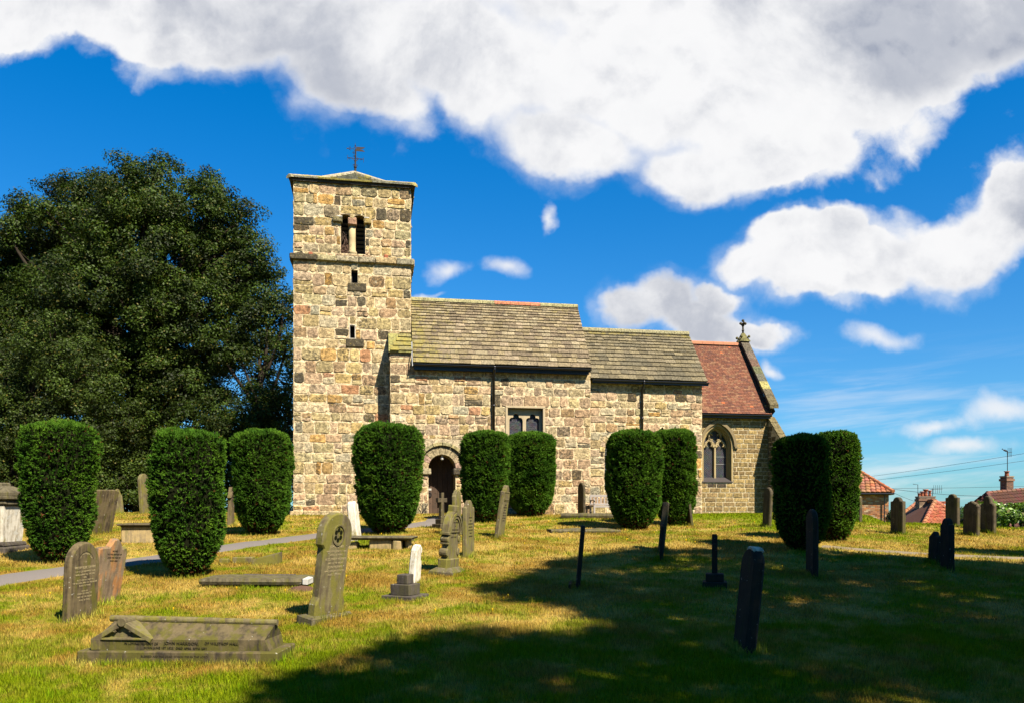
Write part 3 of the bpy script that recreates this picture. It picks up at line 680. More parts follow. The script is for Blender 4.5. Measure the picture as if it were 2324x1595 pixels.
for cx, w in lights:
    pts = trefoil(cx, w, ztl); pts[0] = (cx - w / 2, pts[0][1]); pts[-1] = (cx + w / 2, pts[-1][1])
    for (a, b), (c, d) in zip(pts[:-1], pts[1:]):
        if c > a: mb.face([(a, yF, b), (c, yF, d), (c, yF, Z1), (a, yF, Z1)], fr)
        mb.face([(a, yF, b), (c, yF, d), (c, yF + .12, d), (a, yF + .12, b)], fr)
for a, b in ((X0, lights[0][0] - lw / 2), (lights[0][0] + lw / 2, lights[1][0] - lw / 2), (lights[1][0] + lw / 2, X1)): mb.box((a, yF, Z0), (b, yF + .12, Z1), fr)
win = mb.build('square_window', M['dressed'], ch, CH)
mb = MB(); mb.face([(X0, yF + .09, Z0), (X1, yF + .09, Z0), (X1, yF + .09, Z1), (X0, yF + .09, Z1)]); mb.build('leaded_pane', M['glass'], win, CH)
mb = MB(); r2 = random.Random(3)
for cx, w in lights:
    P0 = [(cx - w / 2 + w * i / 4 + (r2.uniform(-.03, .03) if 0 < i < 4 else 0), Z0 + (ztl - Z0) * j / 10 + r2.uniform(-.03, .03)) for j in range(11) for i in range(5)]
    for j in range(11):
        for i in range(5):
            a = P0[j * 5 + i]
            for (di, dj) in ((1, 0), (0, 1), (1, 1)):
                if r2.random() < (.62, .62, .32)[(di, dj) == (1, 1) and 2 or dj] and i + di < 5 and j + dj < 10:
                    b = P0[(j + dj) * 5 + i + di]; mb.tube([(a[0], yF + .083, a[1]), (b[0], yF + .083, b[1])], .0042, 3, cap=False)
    mb.build('lead_lines', M['lead_d'], win, CH); mb = MB()

# nave roof
YEv = YN - .30
def rp(u, v, Y): return (wx(u, Y), Y, wz(u, v, Y))
YRg = YEv * 1.0735
RL0 = rp(937.5, 821, YEv); RL1 = rp(1343, 836, YEv); RR1 = rp(1310, 697, YRg)
zRg = RR1[2]; zEv = (RL0[2] + RL1[2]) / 2
def ncolr(a, t):
    r = rnd.random(); base = rnd.choice(((.27, .215, .125), (.30, .24, .145), (.235, .185, .12), (.32, .265, .17), (.21, .165, .11)))
    l = max(0, .55 - a * 1.6) * (1.1 - t * .5) + (.15 if t > .85 else 0)
    if r > .95: base = (.34, .27, .18)
    f = rnd.uniform(.75, 1.15); return tuple(c * f for c in base) + (min(1, .12 + l * 1.1),)
def ccolr(a, t):
    base = rnd.choice(((.19, .16, .10), (.22, .185, .12), (.155, .135, .09), (.24, .20, .12)))
    f = rnd.uniform(.75, 1.15); return tuple(c * f for c in base) + ((.55 if t > .85 else .05),)
def rcolr(a, t):
    base = rnd.choice(((.215, .082, .048), (.18, .070, .042), (.245, .10, .055), (.155, .065, .045), (.25, .125, .07)))
    if rnd.random() < .006: base = (.55, .16, .06)
    f = rnd.uniform(.85, 1.15); return tuple(c * f for c in base)
def gable_roof(name, x0, x1, ye, ze, yr, zr, colf, h0, h1, w0, w1, mat, ridgecol, flare=0, th=.022, lift=.016, tilt=.018, jag=.014, x1r=None):
    mb = MB(); L = x1 - x0; upv = Vector((0, yr - ye, zr - ze)); H = upv.length
    mb.face([(x0, ye, ze), (x1, ye, ze), (x1, yr, zr), (x0, yr, zr)], (.06, .055, .04, 0))
    slates(mb, (x0, ye, ze), (1, 0, 0), upv, L, H, h0, h1, w0, w1, colf, th, lift, tilt, jag=jag)
    yb = 2 * yr - ye; upb = Vector((0, yr - yb, zr - ze))
    mb.face([(x1, yb, ze), (x0, yb, ze), (x0, yr, zr), (x1, yr, zr)], (.06, .055, .04, 0))
    slates(mb, (x1, yb, ze), (-1, 0, 0), upb, L, H, h0 * 1.6, h1 * 1.6, w0 * 1.6, w1 * 1.6, colf, th, lift, tilt)
    mb.face([(x0, ye, ze - .03), (x0, yb, ze - .03), (x1, yb, ze - .03), (x1, ye, ze - .03)], (.05, .045, .04, 0))
    for x in (x0 + .03, x1 - .03): mb.face([(x, ye, ze - .03), (x, yb, ze - .03), (x, yr, zr - .02)], (.3, .24, .15, 0))
    o = cb(mb, name, mat, fixn=False)
    mb = MB(); s = x0
    while s < x1 - .05:
        e = min(s + rnd.uniform(.38, .5), x1); vs = []
        for x in (s + .004, e - .004):
            for dy, dz in ((-.14, -.09), (-.115, .0), (-.05, .055), (.05, .055), (.115, .0), (.14, -.09)): vs.append((x, yr + dy, zr + dz + .03))
        mb.mesh(vs, [(i, i + 1, i + 7, i + 6) for i in range(5)] + [tuple(range(6))[::-1], tuple(range(6, 12))], ridgecol((s - x0) / L)); s = e
    sub(mb, 'ridge_tile', mat, o); return o
nr_ = gable_roof('nave_roof', RL0[0], RL1[0], YEv, zEv, YRg, zRg, ncolr, .25, .125, .24, .50, M['slate'], lambda t: (.55, .22, .12) if .42 < t < .74 else (.36, .33, .17))
# small lean-to slope against the tower and lead flashing
mb = MB(); a = wx(884, YN) - .03; b = RL0[0] - .02; z0 = wz(905, 797, YN - .1); z1 = wz(915, 757, YT); u_ = Vector((0, YT - YN + .1, z1 - z0))
mb.face([(a, YN - .1, z0), (b, YN - .1, z0), (b, YT, z1), (a, YT, z1)], (.3, .28, .1, 0))
slates(mb, (a, YN - .1, z0), (1, 0, 0), u_, b - a, u_.length, .3, .26, .5, .9, lambda s, t: rnd.choice(((.32, .28, .11), (.34, .30, .10), (.28, .25, .13))) + (.6,), th=.03, clip=lambda y, s0, s1: (max(s0, y * .35), s1))
mb.face([(a, YN - .1, z0 - .03), (a, YT, z0 - .03), (b, YT, z0 - .03), (b, YN - .1, z0 - .03)], (.1, .1, .05, 0)); mb.face([(a, YN - .1, z0 - .03), (b, YN - .1, z0 - .03), (b, YN - .1, z0 + .01), (a, YN - .1, z0 + .01)], (.3, .28, .1, 0))
cb(mb, 'lean_to_roof', M['slate'], fixn=False)
mb = MB(); facade(mb, NX0, YN, 1, 0, b - NX0, zNt + .1, z0 - .02, [], dict(rose=1, tan=1), (.25, .35), (.3, .5))
mb.face([(NX0, YN, ZB - .3), (NX0, YT, ZB - .3), (NX0, YT, z0), (NX0, YN, z0)], MORT); facade(mb, NX0, YT, 0, -1, YT - YN, zNb, z0 - .02, [], W_NAVE, (.3, .45), (.3, .5))
zR_ = zEv + .1
mb.face([(NX1, YN, ZB - .3), (NX1, 2 * YRg - YN, ZB - .3), (NX1, 2 * YRg - YN, zEv - .02), (NX1, YRg, zRg - .1), (NX1, YN, zEv - .02)], MORT)
mb.face([(b, YN + .1, zEv - .2), (b, YRg, zRg - .03), (b, YRg, zEv - .2)], MORT)
mb.face([(NX0, 2 * YRg - YN, ZB - .3), (NX1, 2 * YRg - YN, ZB - .3), (NX1, 2 * YRg - YN, zEv), (NX0, 2 * YRg - YN, zEv)], MORT)
facade(mb, NX1, YN, 0, 1, YC - YN + .02, zNb, zNt, [], W_NAVE, (.3, .45), (.3, .5))
cb(mb, 'nave_return_wall', M['masonry'], fixn=False)
mb = MB(); mb.tube([(RL0[0] - .02, YEv - .02, zEv - .12), (RL0[0] - .035, YEv + .1, zEv + .25), (RL0[0] - .02, YEv + .5, zEv + .8)], .018, 6); cb(mb, 'lead_flashing', M['lead'])
def gutter(name, x0, x1, y, z, drop=0, r=.055):
    mb = MB(); vs = []
    for x, zz in ((x0, z), (x1, z - drop)):
        for k in range(9): t = math.pi * (1 + k / 8); vs.append((x, y + r * math.cos(t), zz + r * math.sin(t)))
    mb.mesh(vs, [(k, k + 1, k + 10, k + 9) for k in range(8)]); mb.box((x0, y - r - .01, z - .008), (x1, y - r + .002, z + .012)); mb.box((x0, y + r, z - .10), (x1, y + r + .025, z + .02))
    return cb(mb, name, M['black'])
g1 = gutter('gutter', RL0[0] + .02, RL1[0] - .02, YEv + .0, zEv - .045)
mb = MB(); mb.box((RL0[0] + .05, YEv + .085, zEv - .22), (RL1[0] - .08, YN - .02, zEv - .05)); cb(mb, 'fascia', M['black'])
def downpipe(u, Y, ztop, yg, rr=.05):
    x = wx(u, Y); mb = MB(); y = Y - rr - .035
    mb.tube([(x, yg, ztop), (x, yg, ztop - .06), (x, y, ztop - .26), (x, y, ZB + .25)], rr, 10)
    for z in (ztop - .02, ztop - 1.35, ztop - 2.9, ztop - 4.3): mb.lathe([(rr + .002, 0), (rr + .02, .015), (rr + .02, .05), (rr + .002, .065)], 10, (x, y if z < ztop - .3 else yg, z))
    return cb(mb, 'downpipe', M['black'], smooth=True)
downpipe(1119.5, YN, zEv - .08, YEv)

# ---- chancel (old part)
CX0, CX1 = wx(1338, YC), wx(1593, YC); CL = CX1 - CX0
YCe = YC - .28; YCr = YCe * 1.066
ze2 = (wz(1345, 858, YCe) + wz(1606, 866, YCe)) / 2; zr2 = (wz(1324, 750, YCr) + wz(1559, 756, YCr)) / 2
xr2 = wx(1606, YCe); mb = MB()
ch_ = lambda u0, u1, v0, v1, dp=.3: (wx(u0, YC) - CX0, wx(u1, YC) - CX0, wz(u1, v1, YC), wz((u0 + u1) / 2, v0, YC), dp)
hL = ch_(1372, 1436, 992, 1112, .3); hs = ch_(1498, 1508, 968, 992, .25)
PC = facade(mb, CX0, YC, 1, 0, CL, zNb, ze2 + .02, [hL, hs], W_CHAN, (.25, .42), (.24, .58), skirt=.5, quoin=.5)
lc = (hL[0] + hL[1]) / 2; lr = (hL[1] - hL[0]) / 2; zls = hL[3] - lr
pts = [(lc - lr * math.cos(math.pi * i / 14), zls + lr * math.sin(math.pi * i / 14)) for i in range(15)]
arch_fill(mb, pts, hL[3], PC, (.5, .4, .27, .2))
sc_ = (hs[0] + hs[1]) / 2; arch_fill(mb, [(hs[0], hs[3] - .1), (sc_, hs[3]), (hs[1], hs[3] - .1)], hs[3], PC, MORT)
for i in range(14): p, q = pts[i], pts[i + 1]; mb.face([PC(*p), PC(*q), PC(*q, -.3), PC(*p, -.3)], (.5, .4, .27, .2))
facade(mb, CX1, YC, 0, 1, 4.0, zNb, ze2, [], W_CHAN, (.3, .45), (.3, .5), skirt=.5)
mb.face([(CX1 + .0, YC, ze2), (CX1 + .0, 2 * YCr - YC, ze2), (CX1, YCr, zr2 - .1)], MORT)
chan = cb(mb, 'chancel_wall', M['masonry'], fixn=False)
mb = MB(); ring(mb, CX0 + lc, zls, lr, lr + .2, 0, math.pi, 11, YC - .035, YC + .1, lambda: pickc(W_CHAN)); sub(mb, 'window_arch', M['masonry'], chan)
mb = MB(); a, b = CX0 + hL[0], CX0 + hL[1]; mb.face([(a, YC + .2, hL[2]), (b, YC + .2, hL[2]), (b, YC + .2, hL[3]), (a, YC + .2, hL[3])])
sub(mb, 'leaded_pane', M['glass'], chan); mb = MB(); c_, d_ = CX0 + hs[0], CX0 + hs[1]; mb.face([(c_, YC + .2, hs[2]), (d_, YC + .2, hs[2]), (d_, YC + .2, hs[3]), (c_, YC + .2, hs[3])]); sub(mb, 'leaded_pane', M['glass'], chan)
mb = MB(); nx_ = 6; st = (b - a) / nx_
for i in range(nx_ + 1):
    pp = [(a + st * i + math.sin(k * 1.9 + i * 3) * st * .42, YC + .12, hL[2] + (hL[3] - hL[2] - .1) * k / 16) for k in range(17)]
    mb.tube(pp, .0075, 3)
for i in range(14): z = hL[2] + .13 * i; mb.tube([(a, YC + .12, z), ((a + b) / 2, YC + .12, z + .05), (b, YC + .12, z)], .006, 3)
sub(mb, 'window_lattice', M['lead'], chan)
gable_roof('chancel_roof', wx(1341, YCe), xr2, YCe, ze2, YCr, zr2, ccolr, .27, .14, .26, .52, M['slate'], lambda t: (.32, .29, .17))
gutter('gutter', wx(1345, YCe), wx(1609, YCe), YCe, ze2 - .045, 0, .04); downpipe(1456, YC, ze2 - .07, YCe, .042)

# ---- east end with tile roof
EX0, EX1 = wx(1585, YE), wx(1743, YE); YEe = YE - .28
ze3 = wz(1680, 938, YEe); YEr = YEe * 1.088; zr3 = wz(1640, 781, YEr); ze3w = wz(1680, 944, YE)
wc = wx(1628, YE) - EX0; whw = (wx(1663, YE) - wx(1593, YE)) / 2; zsill = wz(1628, 1084, YE); zwb = wz(1628, 1094, YE); zspr = wz(1628, 1012, YE); rise = wz(1628, 962, YE) - zspr
hE = (wc - whw, wc + whw, zwb, zspr + rise + .02, .0); mb = MB()
def ecol(s, z):
    f = rnd.uniform(.72, 1.22); c = rnd.choice(((.36, .26, .11), (.33, .235, .105), (.40, .29, .125), (.30, .21, .10)))
    if abs(s - wc) < .5 and zwb - .95 < z < zwb: 
        if rnd.random() < .8 - (zwb - z) * .6: return (.085, .065, .05, .4)
    return (c[0] * f, c[1] * f, c[2] * f, rnd.uniform(0, .35))
PE = facade(mb, EX0, YE, 1, 0, EX1 - EX0, wz(1660, 1170, YE), ze3w, [hE], W_CHAN, (.155, .20), (.25, .52), rough=False, gap=.011, h=.014, colf=ecol, split=0, mort=(.62, .53, .36, 0), skirt=.6)
arch_fill(mb, pointed(wc, zspr, whw, rise), hE[3], PE, (.36, .275, .13, .1))
facade(mb, EX1, YE, 0, 1, 2 * (YEr - YE), wz(1660, 1170, YE), ze3w, [], W_CHAN, (.155, .20), (.3, .55), rough=False, gap=.011, h=.014, colf=ecol, split=0, skirt=1.)
gy = lambda s: ze3w + (zr3 - ze3w + .1) * (1 - abs(s - (YEr - YE)) / (YEr - YE))
mb.face([(EX1, YE, ze3w), (EX1, 2 * YEr - YE, ze3w), (EX1, YEr, gy(YEr - YE))], (.35, .27, .14, 0))
facade(mb, EX1, YE, 0, 1, 2 * (YEr - YE), ze3w, zr3 + .1, [(0, .001, 0, .001, 0)], W_CHAN, (.155, .20), (.3, .55), rough=False, gap=.011, h=.014, colf=ecol, split=0, top=gy) if False else None
mb.face([(EX1, 2 * YEr - YE, ZB - .5), (EX0, 2 * YEr - YE, ZB - .5), (EX0, 2 * YEr - YE, ze3w), (EX1, 2 * YEr - YE, ze3w)], (.35, .27, .14, 0))
east = cb(mb, 'east_wall', M['ashlar'], fixn=False)
mb = MB(); mb.bbox((EX1 - .16, YE - .03, ze3w - .35), (EX1 + .18, YE + .3, wz(1745, 917, YE) - .02), .01, (.30, .23, .12, .2)); mb.bbox((EX1 - .02, YE - .02, ZB), (EX1 + .18, YE + .3, ze3w - .36), .01, (.24, .18, .10, .2)); sub(mb, 'kneeler', M['ashlar'], east)
mb = MB(); X = EX1; bw = .24; by0 = YE - 1.0
zt_, zo_ = wz(1743, 946, YE), wz(1773, 996, YE - 1.0); z = ZB - .2
pr = [(YE, ZB - .4), (by0, ZB - .4), (by0, zo_), (YE, zt_)]
mb.face([(X, a, b) for a, b in pr], MORT); mb.face([(X + bw, a, b) for a, b in pr[::-1]], MORT)
facade(mb, X, by0, 1, 0, bw, zNb, zo_ - .02, [], W_CHAN, (.155, .21), (.2, .34), rough=False, gap=.011, h=.014, colf=lambda s, z: (.27, .2, .11, .3), split=0, mort=(.4, .33, .2, 0), skirt=.6)
facade(mb, X, YE, 0, -1, 1.0, zNb, zt_, [], W_CHAN, (.155, .21), (.25, .5), rough=False, gap=.011, h=.014, colf=lambda s, z: (.20, .145, .085, .3), split=0, mort=(.30, .24, .15, 0), top=lambda s: zt_ + (zo_ - zt_) * s + .06, skirt=.6) if False else None
zc_ = zNb
while zc_ < zt_:
    rh = rnd.uniform(.155, .21); s = 0
    while s < 1.0:
        w = rnd.uniform(.22, .45); e = min(s + w, 1.0); lim = zt_ + (zo_ - zt_) * e
        if zc_ + rh < lim: c = rnd.uniform(.8, 1.15); stone(mb, lambda a, b, k: (X - k, YE - a, b), s, e, zc_, zc_ + rh, (.22 * c, .165 * c, .095 * c, .3), .008, .012, rough=False)  # west face stones darker than the front, its shade put into the colour
        s = e
    zc_ += rh
for k in range(4):
    t0, t1 = k / 4, (k + 1.12) / 4; a0, b0 = YE - t0, zt_ + (zo_ - zt_) * t0; a1, b1 = YE - t1, zt_ + (zo_ - zt_) * t1
    vs = [(x, y, z) for x in (X - .03, X + bw + .03) for (y, z) in ((a0, b0 + .02), (a1, b1 + .05), (a1, b1 - .01), (a0, b0 - .04))]
    mb.mesh(vs, [(0, 1, 2, 3), (7, 6, 5, 4), (0, 4, 5, 1), (1, 5, 6, 2), (2, 6, 7, 3), (3, 7, 4, 0)], (.20, .165, .085, .3))
cb(mb, 'buttress', M['ashlar'], fixn=False)
# window moulding
mb = MB(); C = EX0 + wc; sc = (.40, .30, .14, .1)
def jambring(off0, off1, y0, y1, col):
    o = pointed(wc, zspr, whw - off0, rise - off0 * 1.25); i_ = pointed(wc, zspr, whw - off1, rise - off1 * 1.25)
    o = [(o[0][0], zwb)] + o + [(o[-1][0], zwb)]; i_ = [(i_[0][0], zwb)] + i_ + [(i_[-1][0], zwb)]
    for k in range(len(o) - 1):
        a, b, c, d = o[k], o[k + 1], i_[k + 1], i_[k]; q = [(EX0 + p[0], y0, p[1]) for p in (a, b, c, d)]; mb.face(q, col)
        mb.face([(EX0 + d[0], y0, d[1]), (EX0 + c[0], y0, c[1]), (EX0 + c[0], y1, c[1]), (EX0 + d[0], y1, d[1])], col)
        mb.face([(EX0 + a[0], y0, a[1]), (EX0 + b[0], y0, b[1]), (EX0 + b[0], y1, b[1]), (EX0 + a[0], y1, a[1])], col)
jambring(0, .055, YE - .012, YE + .08, sc); jambring(.055, .10, YE + .08, YE + .16, sc); jambring(.10, .14, YE + .16, YE + .32, sc)
mb.mesh([(C - whw, YE - .04, zwb), (C + whw, YE - .04, zwb), (C + whw, YE - .04, zwb + .03), (C - whw, YE - .04, zwb + .03), (C - whw + .1, YE + .25, zsill + .03), (C + whw - .1, YE + .25, zsill + .03)], [(0, 1, 2, 3), (3, 2, 5, 4)], (.07, .06, .06, 0))
ew = cb(mb, 'pointed_window', M['dressed'], fixn=False)
mb = MB(); h_o = pointed(wc, zspr, whw + .13, rise + .15); h_i = pointed(wc, zspr, whw + .03, rise + .03)
pp = h_o + h_i[::-1]
for k in range(len(h_o) - 1):
    a, b, c, d = h_o[k], h_o[k + 1], h_i[k + 1], h_i[k]
    vs = [(EX0 + p[0], y, p[1]) for y in (YE - .09, YE + .01) for p in (a, b, c, d)]
    mb.mesh(vs, [(0, 1, 2, 3), (0, 4, 5, 1), (3, 2, 6, 7), (7, 6, 5, 4)], (.26, .20, .11, .1))
for sx in (-1, 1): mb.bbox((C + sx * (whw + .12) - .07, YE - .09, zspr - .08), (C + sx * (whw + .12) + .07, YE, zspr), .01, (.24, .19, .10, .1))
sub(mb, 'hood_mould', M['dressed'], ew)
mb = MB(); yT = YE + .2; sc2 = (.46, .36, .19, 0)
def zm(x, y): return (EX0 + wc + (x - 422) * .15293 * dY(1628, YE) / F * 1.02, wz(1628, 936.2 + y * .15293, YE))
def bar(pts, w=.028, d=.11):
    for (a, b) in zip(pts[:-1], pts[1:]):
        dx, dz = b[0] - a[0], b[1] - a[1]; l = math.hypot(dx, dz) or 1; ux, uz = dx / l, dz / l; nx, nz = -uz * w, ux * w; e = w * .5
        q = [(a[0] - ux * e + nx, a[1] - uz * e + nz), (b[0] + ux * e + nx, b[1] + uz * e + nz), (b[0] + ux * e - nx, b[1] + uz * e - nz), (a[0] - ux * e - nx, a[1] - uz * e - nz)]
        mb.prism(q, yT, yT + d, lambda a, b, w: (a, w, b), .006, sc2)
bar([zm(422, 970), zm(422, 500)], .036, .12)
for sx in (-1, 1):
    f = lambda L: [zm(422 + sx * (x - 422) * -1, y) for x, y in L]
    bar(f([(422, 505), (395, 440), (345, 395), (325, 350), (338, 300), (375, 262), (412, 238)])); bar(f([(255, 505), (272, 450), (305, 420), (330, 385), (330, 350)]))
    bar(f([(325, 390), (360, 425), (388, 470), (398, 500)])); bar(f([(325, 350), (322, 300)]), .02)
    bar(f([(290, 445), (288, 480), (300, 495)]), .016); bar(f([(362, 430), (372, 470), (360, 490)]), .016); bar(f([(345, 395), (375, 385), (385, 400)]), .016); bar(f([(350, 300), (375, 310), (378, 325)]), .016)
sub(mb, 'tracery', M['dressed'], ew)
mb = MB(); pts = pointed(wc, zspr, whw - .12, rise - .14); pts = [(pts[0][0], zsill)] + pts + [(pts[-1][0], zsill)]
mb.face([(EX0 + a, YE + .30, b) for a, b in pts]); sub(mb, 'leaded_pane', M['glass'], ew)
mb = MB(); W_ = whw - .13
for k in range(-22, 30):
    for sx in (-1, 1):
        P_ = []
        for t in np.linspace(-W_, W_, 25):
            z = zsill + k * .088 + sx * t * 1.25; zlim = zspr + (rise - .15) * math.sqrt(max(0, 1 - (abs(t) / W_) ** 1.5))
            if zsill < z < zlim: P_.append((C + t, YE + .293, z))
        if len(P_) > 1: mb.tube([P_[0], P_[-1]], .0035, 3, cap=False)
sub(mb, 'lead_lines', M['lead_d'], ew); mb = MB()
for z in (wz(1628, 1035, YE), wz(1628, 1052, YE)): mb.tube([(C + .03, YE + .285, z), (C + W_, YE + .285, z)], .008, 4); sub(mb, 'saddle_bar', M['lead'], ew); mb = MB()
gable_roof('tile_roof', CX1 - .6, EX1 + .02, YEe, ze3, YEr, zr3, rcolr, .088, .084, .15, .17, M['tile'], lambda t: (.48, .2, .11), th=.01, lift=.004, tilt=.006, jag=.003)
gutter('gutter', CX1 + .01, EX1 - .02, YEe - .01, ze3 - .05, 0, .06)
mb = MB(); mb.box((CX1 + .01, YEe + .08, ze3 - .16), (EX1 - .05, YE - .02, ze3 - .05)); cb(mb, 'fascia', M['black'])
# gable coping
mb = MB(); A = Vector((EX1 - .13, YEe - .12, wz(1745, 917, YEe - .1) + .0)); B = Vector((EX1 - .13, YEr, zr3 + .30)); n = 9; U = (B - A)
for k in range(n):
    for back in (0, 1):
        p, q = A + U * (k / n), A + U * ((k + .985) / n)
        if back: p = Vector((p.x, 2 * YEr - p.y, p.z)); q = Vector((q.x, 2 * YEr - q.y, q.z))
        c = (.40, .36, .14, .3) if (k == 2) else tuple(v * rnd.uniform(.8, 1.15) for v in (.155, .13, .095)) + (.3,)
        dn = Vector((0, 0, -.14)); vs = [p, p + Vector((.36, 0, 0)), q + Vector((.36, 0, 0)), q]; vs = vs + [v + dn for v in vs]
        mb.mesh([tuple(v) for v in vs], [(0, 1, 2, 3), (0, 4, 5, 1), (1, 5, 6, 2), (2, 6, 7, 3), (3, 7, 4, 0)], c)
mb.mesh([(EX1 - .05, YEe, ze3 - .02), (EX1 - .05, YEr, zr3), (EX1 - .05, YEr, zr3 + .16), (EX1 - .05, YEe, ze3 + .12)], [(0, 1, 2, 3)], (.09, .08, .07, 0))  # dark west upstand, shadow of the gap beside the tiles put into its colour
mb.mesh([(EX1 + .16, YEe + .3, ze3 - .02), (EX1 + .16, YEr, zr3), (EX1 + .16, YEr, zr3 + .16), (EX1 + .16, YEe, ze3 + .12)], [(0, 1, 2, 3)], (.2, .16, .1, 0))
cop = cb(mb, 'gable_coping', M['ashlar'], fixn=False)
mb = MB(); X = EX1 + .05; Z = zr3 + .30
mb.mesh([(X - .22, YEr - .26, Z - .2), (X + .22, YEr - .26, Z - .2), (X + .22, YEr + .26, Z - .2), (X - .22, YEr + .26, Z - .2), (X - .05, YEr - .05, Z + .18), (X + .05, YEr - .05, Z + .18), (X + .05, YEr + .05, Z + .18), (X - .05, YEr + .05, Z + .18)], [(0, 1, 5, 4), (1, 2, 6, 5), (2, 3, 7, 6), (3, 0, 4, 7), (4, 5, 6, 7)], (.2, .19, .08, .5))
for a in (-1, 1):
    for b in (-1, 1): mb.lathe([(.001, -.05), (.05, -.03), (.06, .02), (.03, .06), (.001, .07)], 7, (X + a * .17, YEr + b * .2, Z + .0), (.17, .16, .07, .5))
mb.tube([(X, YEr, Z + .1), (X, YEr, Z + .34), (X, YEr, Z + .58)], [.05, .038, .038], 8, (.09, .08, .06, .6)); mb.lathe([(.04, 0), (.065, .02), (.04, .05)], 8, (X, YEr, Z + .28), (.1, .09, .07, .6))
for (dy, dx, dz) in ((0, 0, .70), (0, -.10, .58), (0, .10, .58), (0, 0, .50), (-.1, 0, .58), (.1, 0, .58)): mb.lathe([(.001, -.065), (.05, -.035), (.065, 0), (.05, .035), (.001, .065)], 8, (X + dx, YEr + dy, Z + dz), (.09, .08, .06, .6))
sub(mb, 'cross_finial', M['ashlar'], cop, True)
# ------------------------------------------------------------------ ground, paths
xs = np.concatenate([[-1600, -800, -400, -200, -120, -80], np.arange(-60, -30, 2), np.arange(-30, 34, .33), np.arange(34, 80, 2), [90, 120, 200, 400, 800, 1600]])
ys = np.concatenate([[-1600, -700, -300, -120, -60, -30, -15, -8, -4], np.arange(0, 36, .33), np.arange(36, 90, 2), [100, 130, 200, 400, 800, 1600]])
GX, GY = np.meshgrid(xs, ys); GZ = ground(GX, GY)
me = bpy.data.meshes.new('ground'); nx_, ny_ = len(xs), len(ys)
vv = np.stack([GX, GY, GZ], -1).reshape(-1, 3)
ii, jj = np.meshgrid(np.arange(nx_ - 1), np.arange(ny_ - 1)); a_ = (jj * nx_ + ii).ravel()
me.from_pydata(vv.tolist(), [], np.stack([a_, a_ + 1, a_ + nx_ + 1, a_ + nx_], -1).tolist()); me.polygons.foreach_set('use_smooth', [True] * len(me.polygons)); me.materials.append(M['turf'])
gob = bpy.data.objects.new('ground', me); COL.objects.link(gob); tag(gob, kind='structure')
def strip(name, px, w, mat, lift=.012):
    pts = [Vector(on_ground(u, v)[0]) for u, v in px]; dense = []
    for a, b in zip(pts[:-1], pts[1:]):
        n = max(2, int((b - a).length / .25))
        for k in range(n): dense.append(a.lerp(b, k / n))
    dense.append(pts[-1]); sm = dense[:]
    for _ in range(12): sm = [sm[0]] + [(sm[i - 1] + sm[i] * 2 + sm[i + 1]) / 4 for i in range(1, len(sm) - 1)] + [sm[-1]]
    vs = []; fs = []; m = 4
    for i, p in enumerate(sm):
        t = (sm[min(i + 1, len(sm) - 1)] - sm[max(i - 1, 0)]); t.z = 0; t.normalize(); nn = Vector((-t.y, t.x, 0))
        j1, j2 = rnd.uniform(-.03, .03), rnd.uniform(-.03, .03)
        for k in range(m + 1):
            q = p + nn * ((k / m - .5) * w + (j1 if k == 0 else j2 if k == m else 0)); vs.append((q.x, q.y, gz(q.x, q.y) + lift + (.02 if 0 < k < m else -.02)))
    for i in range(len(sm) - 1):
        for k in range(m): a = i * (m + 1) + k; fs.append((a, a + 1, a + m + 2, a + m + 1))
    b = MB(); b.mesh(vs, fs); o = b.build(name, mat, smooth=True); tag(o, kind='structure'); return sm
PATH = strip('path', [(-420, 1395), (-200, 1352), (0, 1313), (140, 1296), (345, 1270), (490, 1246), (610, 1229), (725, 1214), (850, 1201), (930, 1193), (1003, 1184), (1003, 1176)], .98, M['asphalt'])
PATH2 = strip('kerb_path', [(1868, 1240), (1960, 1248), (2060, 1256), (2170, 1262), (2330, 1268), (2480, 1272)], .24, M['gritpath'])

# ------------------------------------------------------------------ grass blades
def keepout(x, y):
    k = np.ones(len(x), bool)
    for line, w in ((PATH, .60), (PATH2, .2)):
        L = np.array([[p.x, p.y] for p in line[::3]])
        k &= (np.min((x[:, None] - L[None, :, 0]) ** 2 + (y[:, None] - L[None, :, 1]) ** 2, axis=1) > w * w)
    k &= ~((y > YN - .02) & (x > NX0) & (x < EX1)) & ~((y > YT - .12) & (x > TX0 - .1) & (x < TX1))
    return k
def blades(d0, d1, dens, h0, h1, w, seed, amax=.88):
    r = np.random.default_rng(seed); area = amax * (d1 * d1 - d0 * d0); n = int(area * dens)
    d = np.sqrt(r.uniform(d0 * d0, d1 * d1, n)); a = r.uniform(-amax, amax, n); s = a * d
    x = s * CT + d * ST; y = -s * ST + d * CT; k = keepout(x, y); x, y, d = x[k], y[k], d[k]; n = len(x); z = ground(x, y)
    p = np.stack([x, y, z], -1); cl = vnoise(p * [1, 1, 0], 3.3, 8); h = r.uniform(h0, h1, n) * (.55 + .9 * cl)
    th = r.uniform(0, 2 * np.pi, n); lean = r.uniform(.1, .9, n) * h; la = th + r.uniform(-.6, .6, n) + np.pi / 2
    wd = np.stack([np.cos(th), np.sin(th), 0 * th], -1) * (w * r.uniform(.6, 1.3, n))[:, None] / 2
    tip = p + np.stack([np.cos(la) * lean, np.sin(la) * lean, h], -1); p[:, 2] -= .005
    V = np.stack([p - wd, p + wd, tip], 1); b = r.uniform(.6, 1.5, n); c = np.stack([b * r.uniform(.9, 1.12, n), b, b * r.uniform(.7, 1.1, n)], -1)
    return V, c
parts = [blades(5.6, 9.5, 5600, .022, .060, .0075, 1), blades(9.5, 14.5, 2100, .022, .05, .010, 2), blades(14.5, 21, 800, .025, .055, .016, 3), blades(21, 34, 300, .025, .06, .026, 4)]
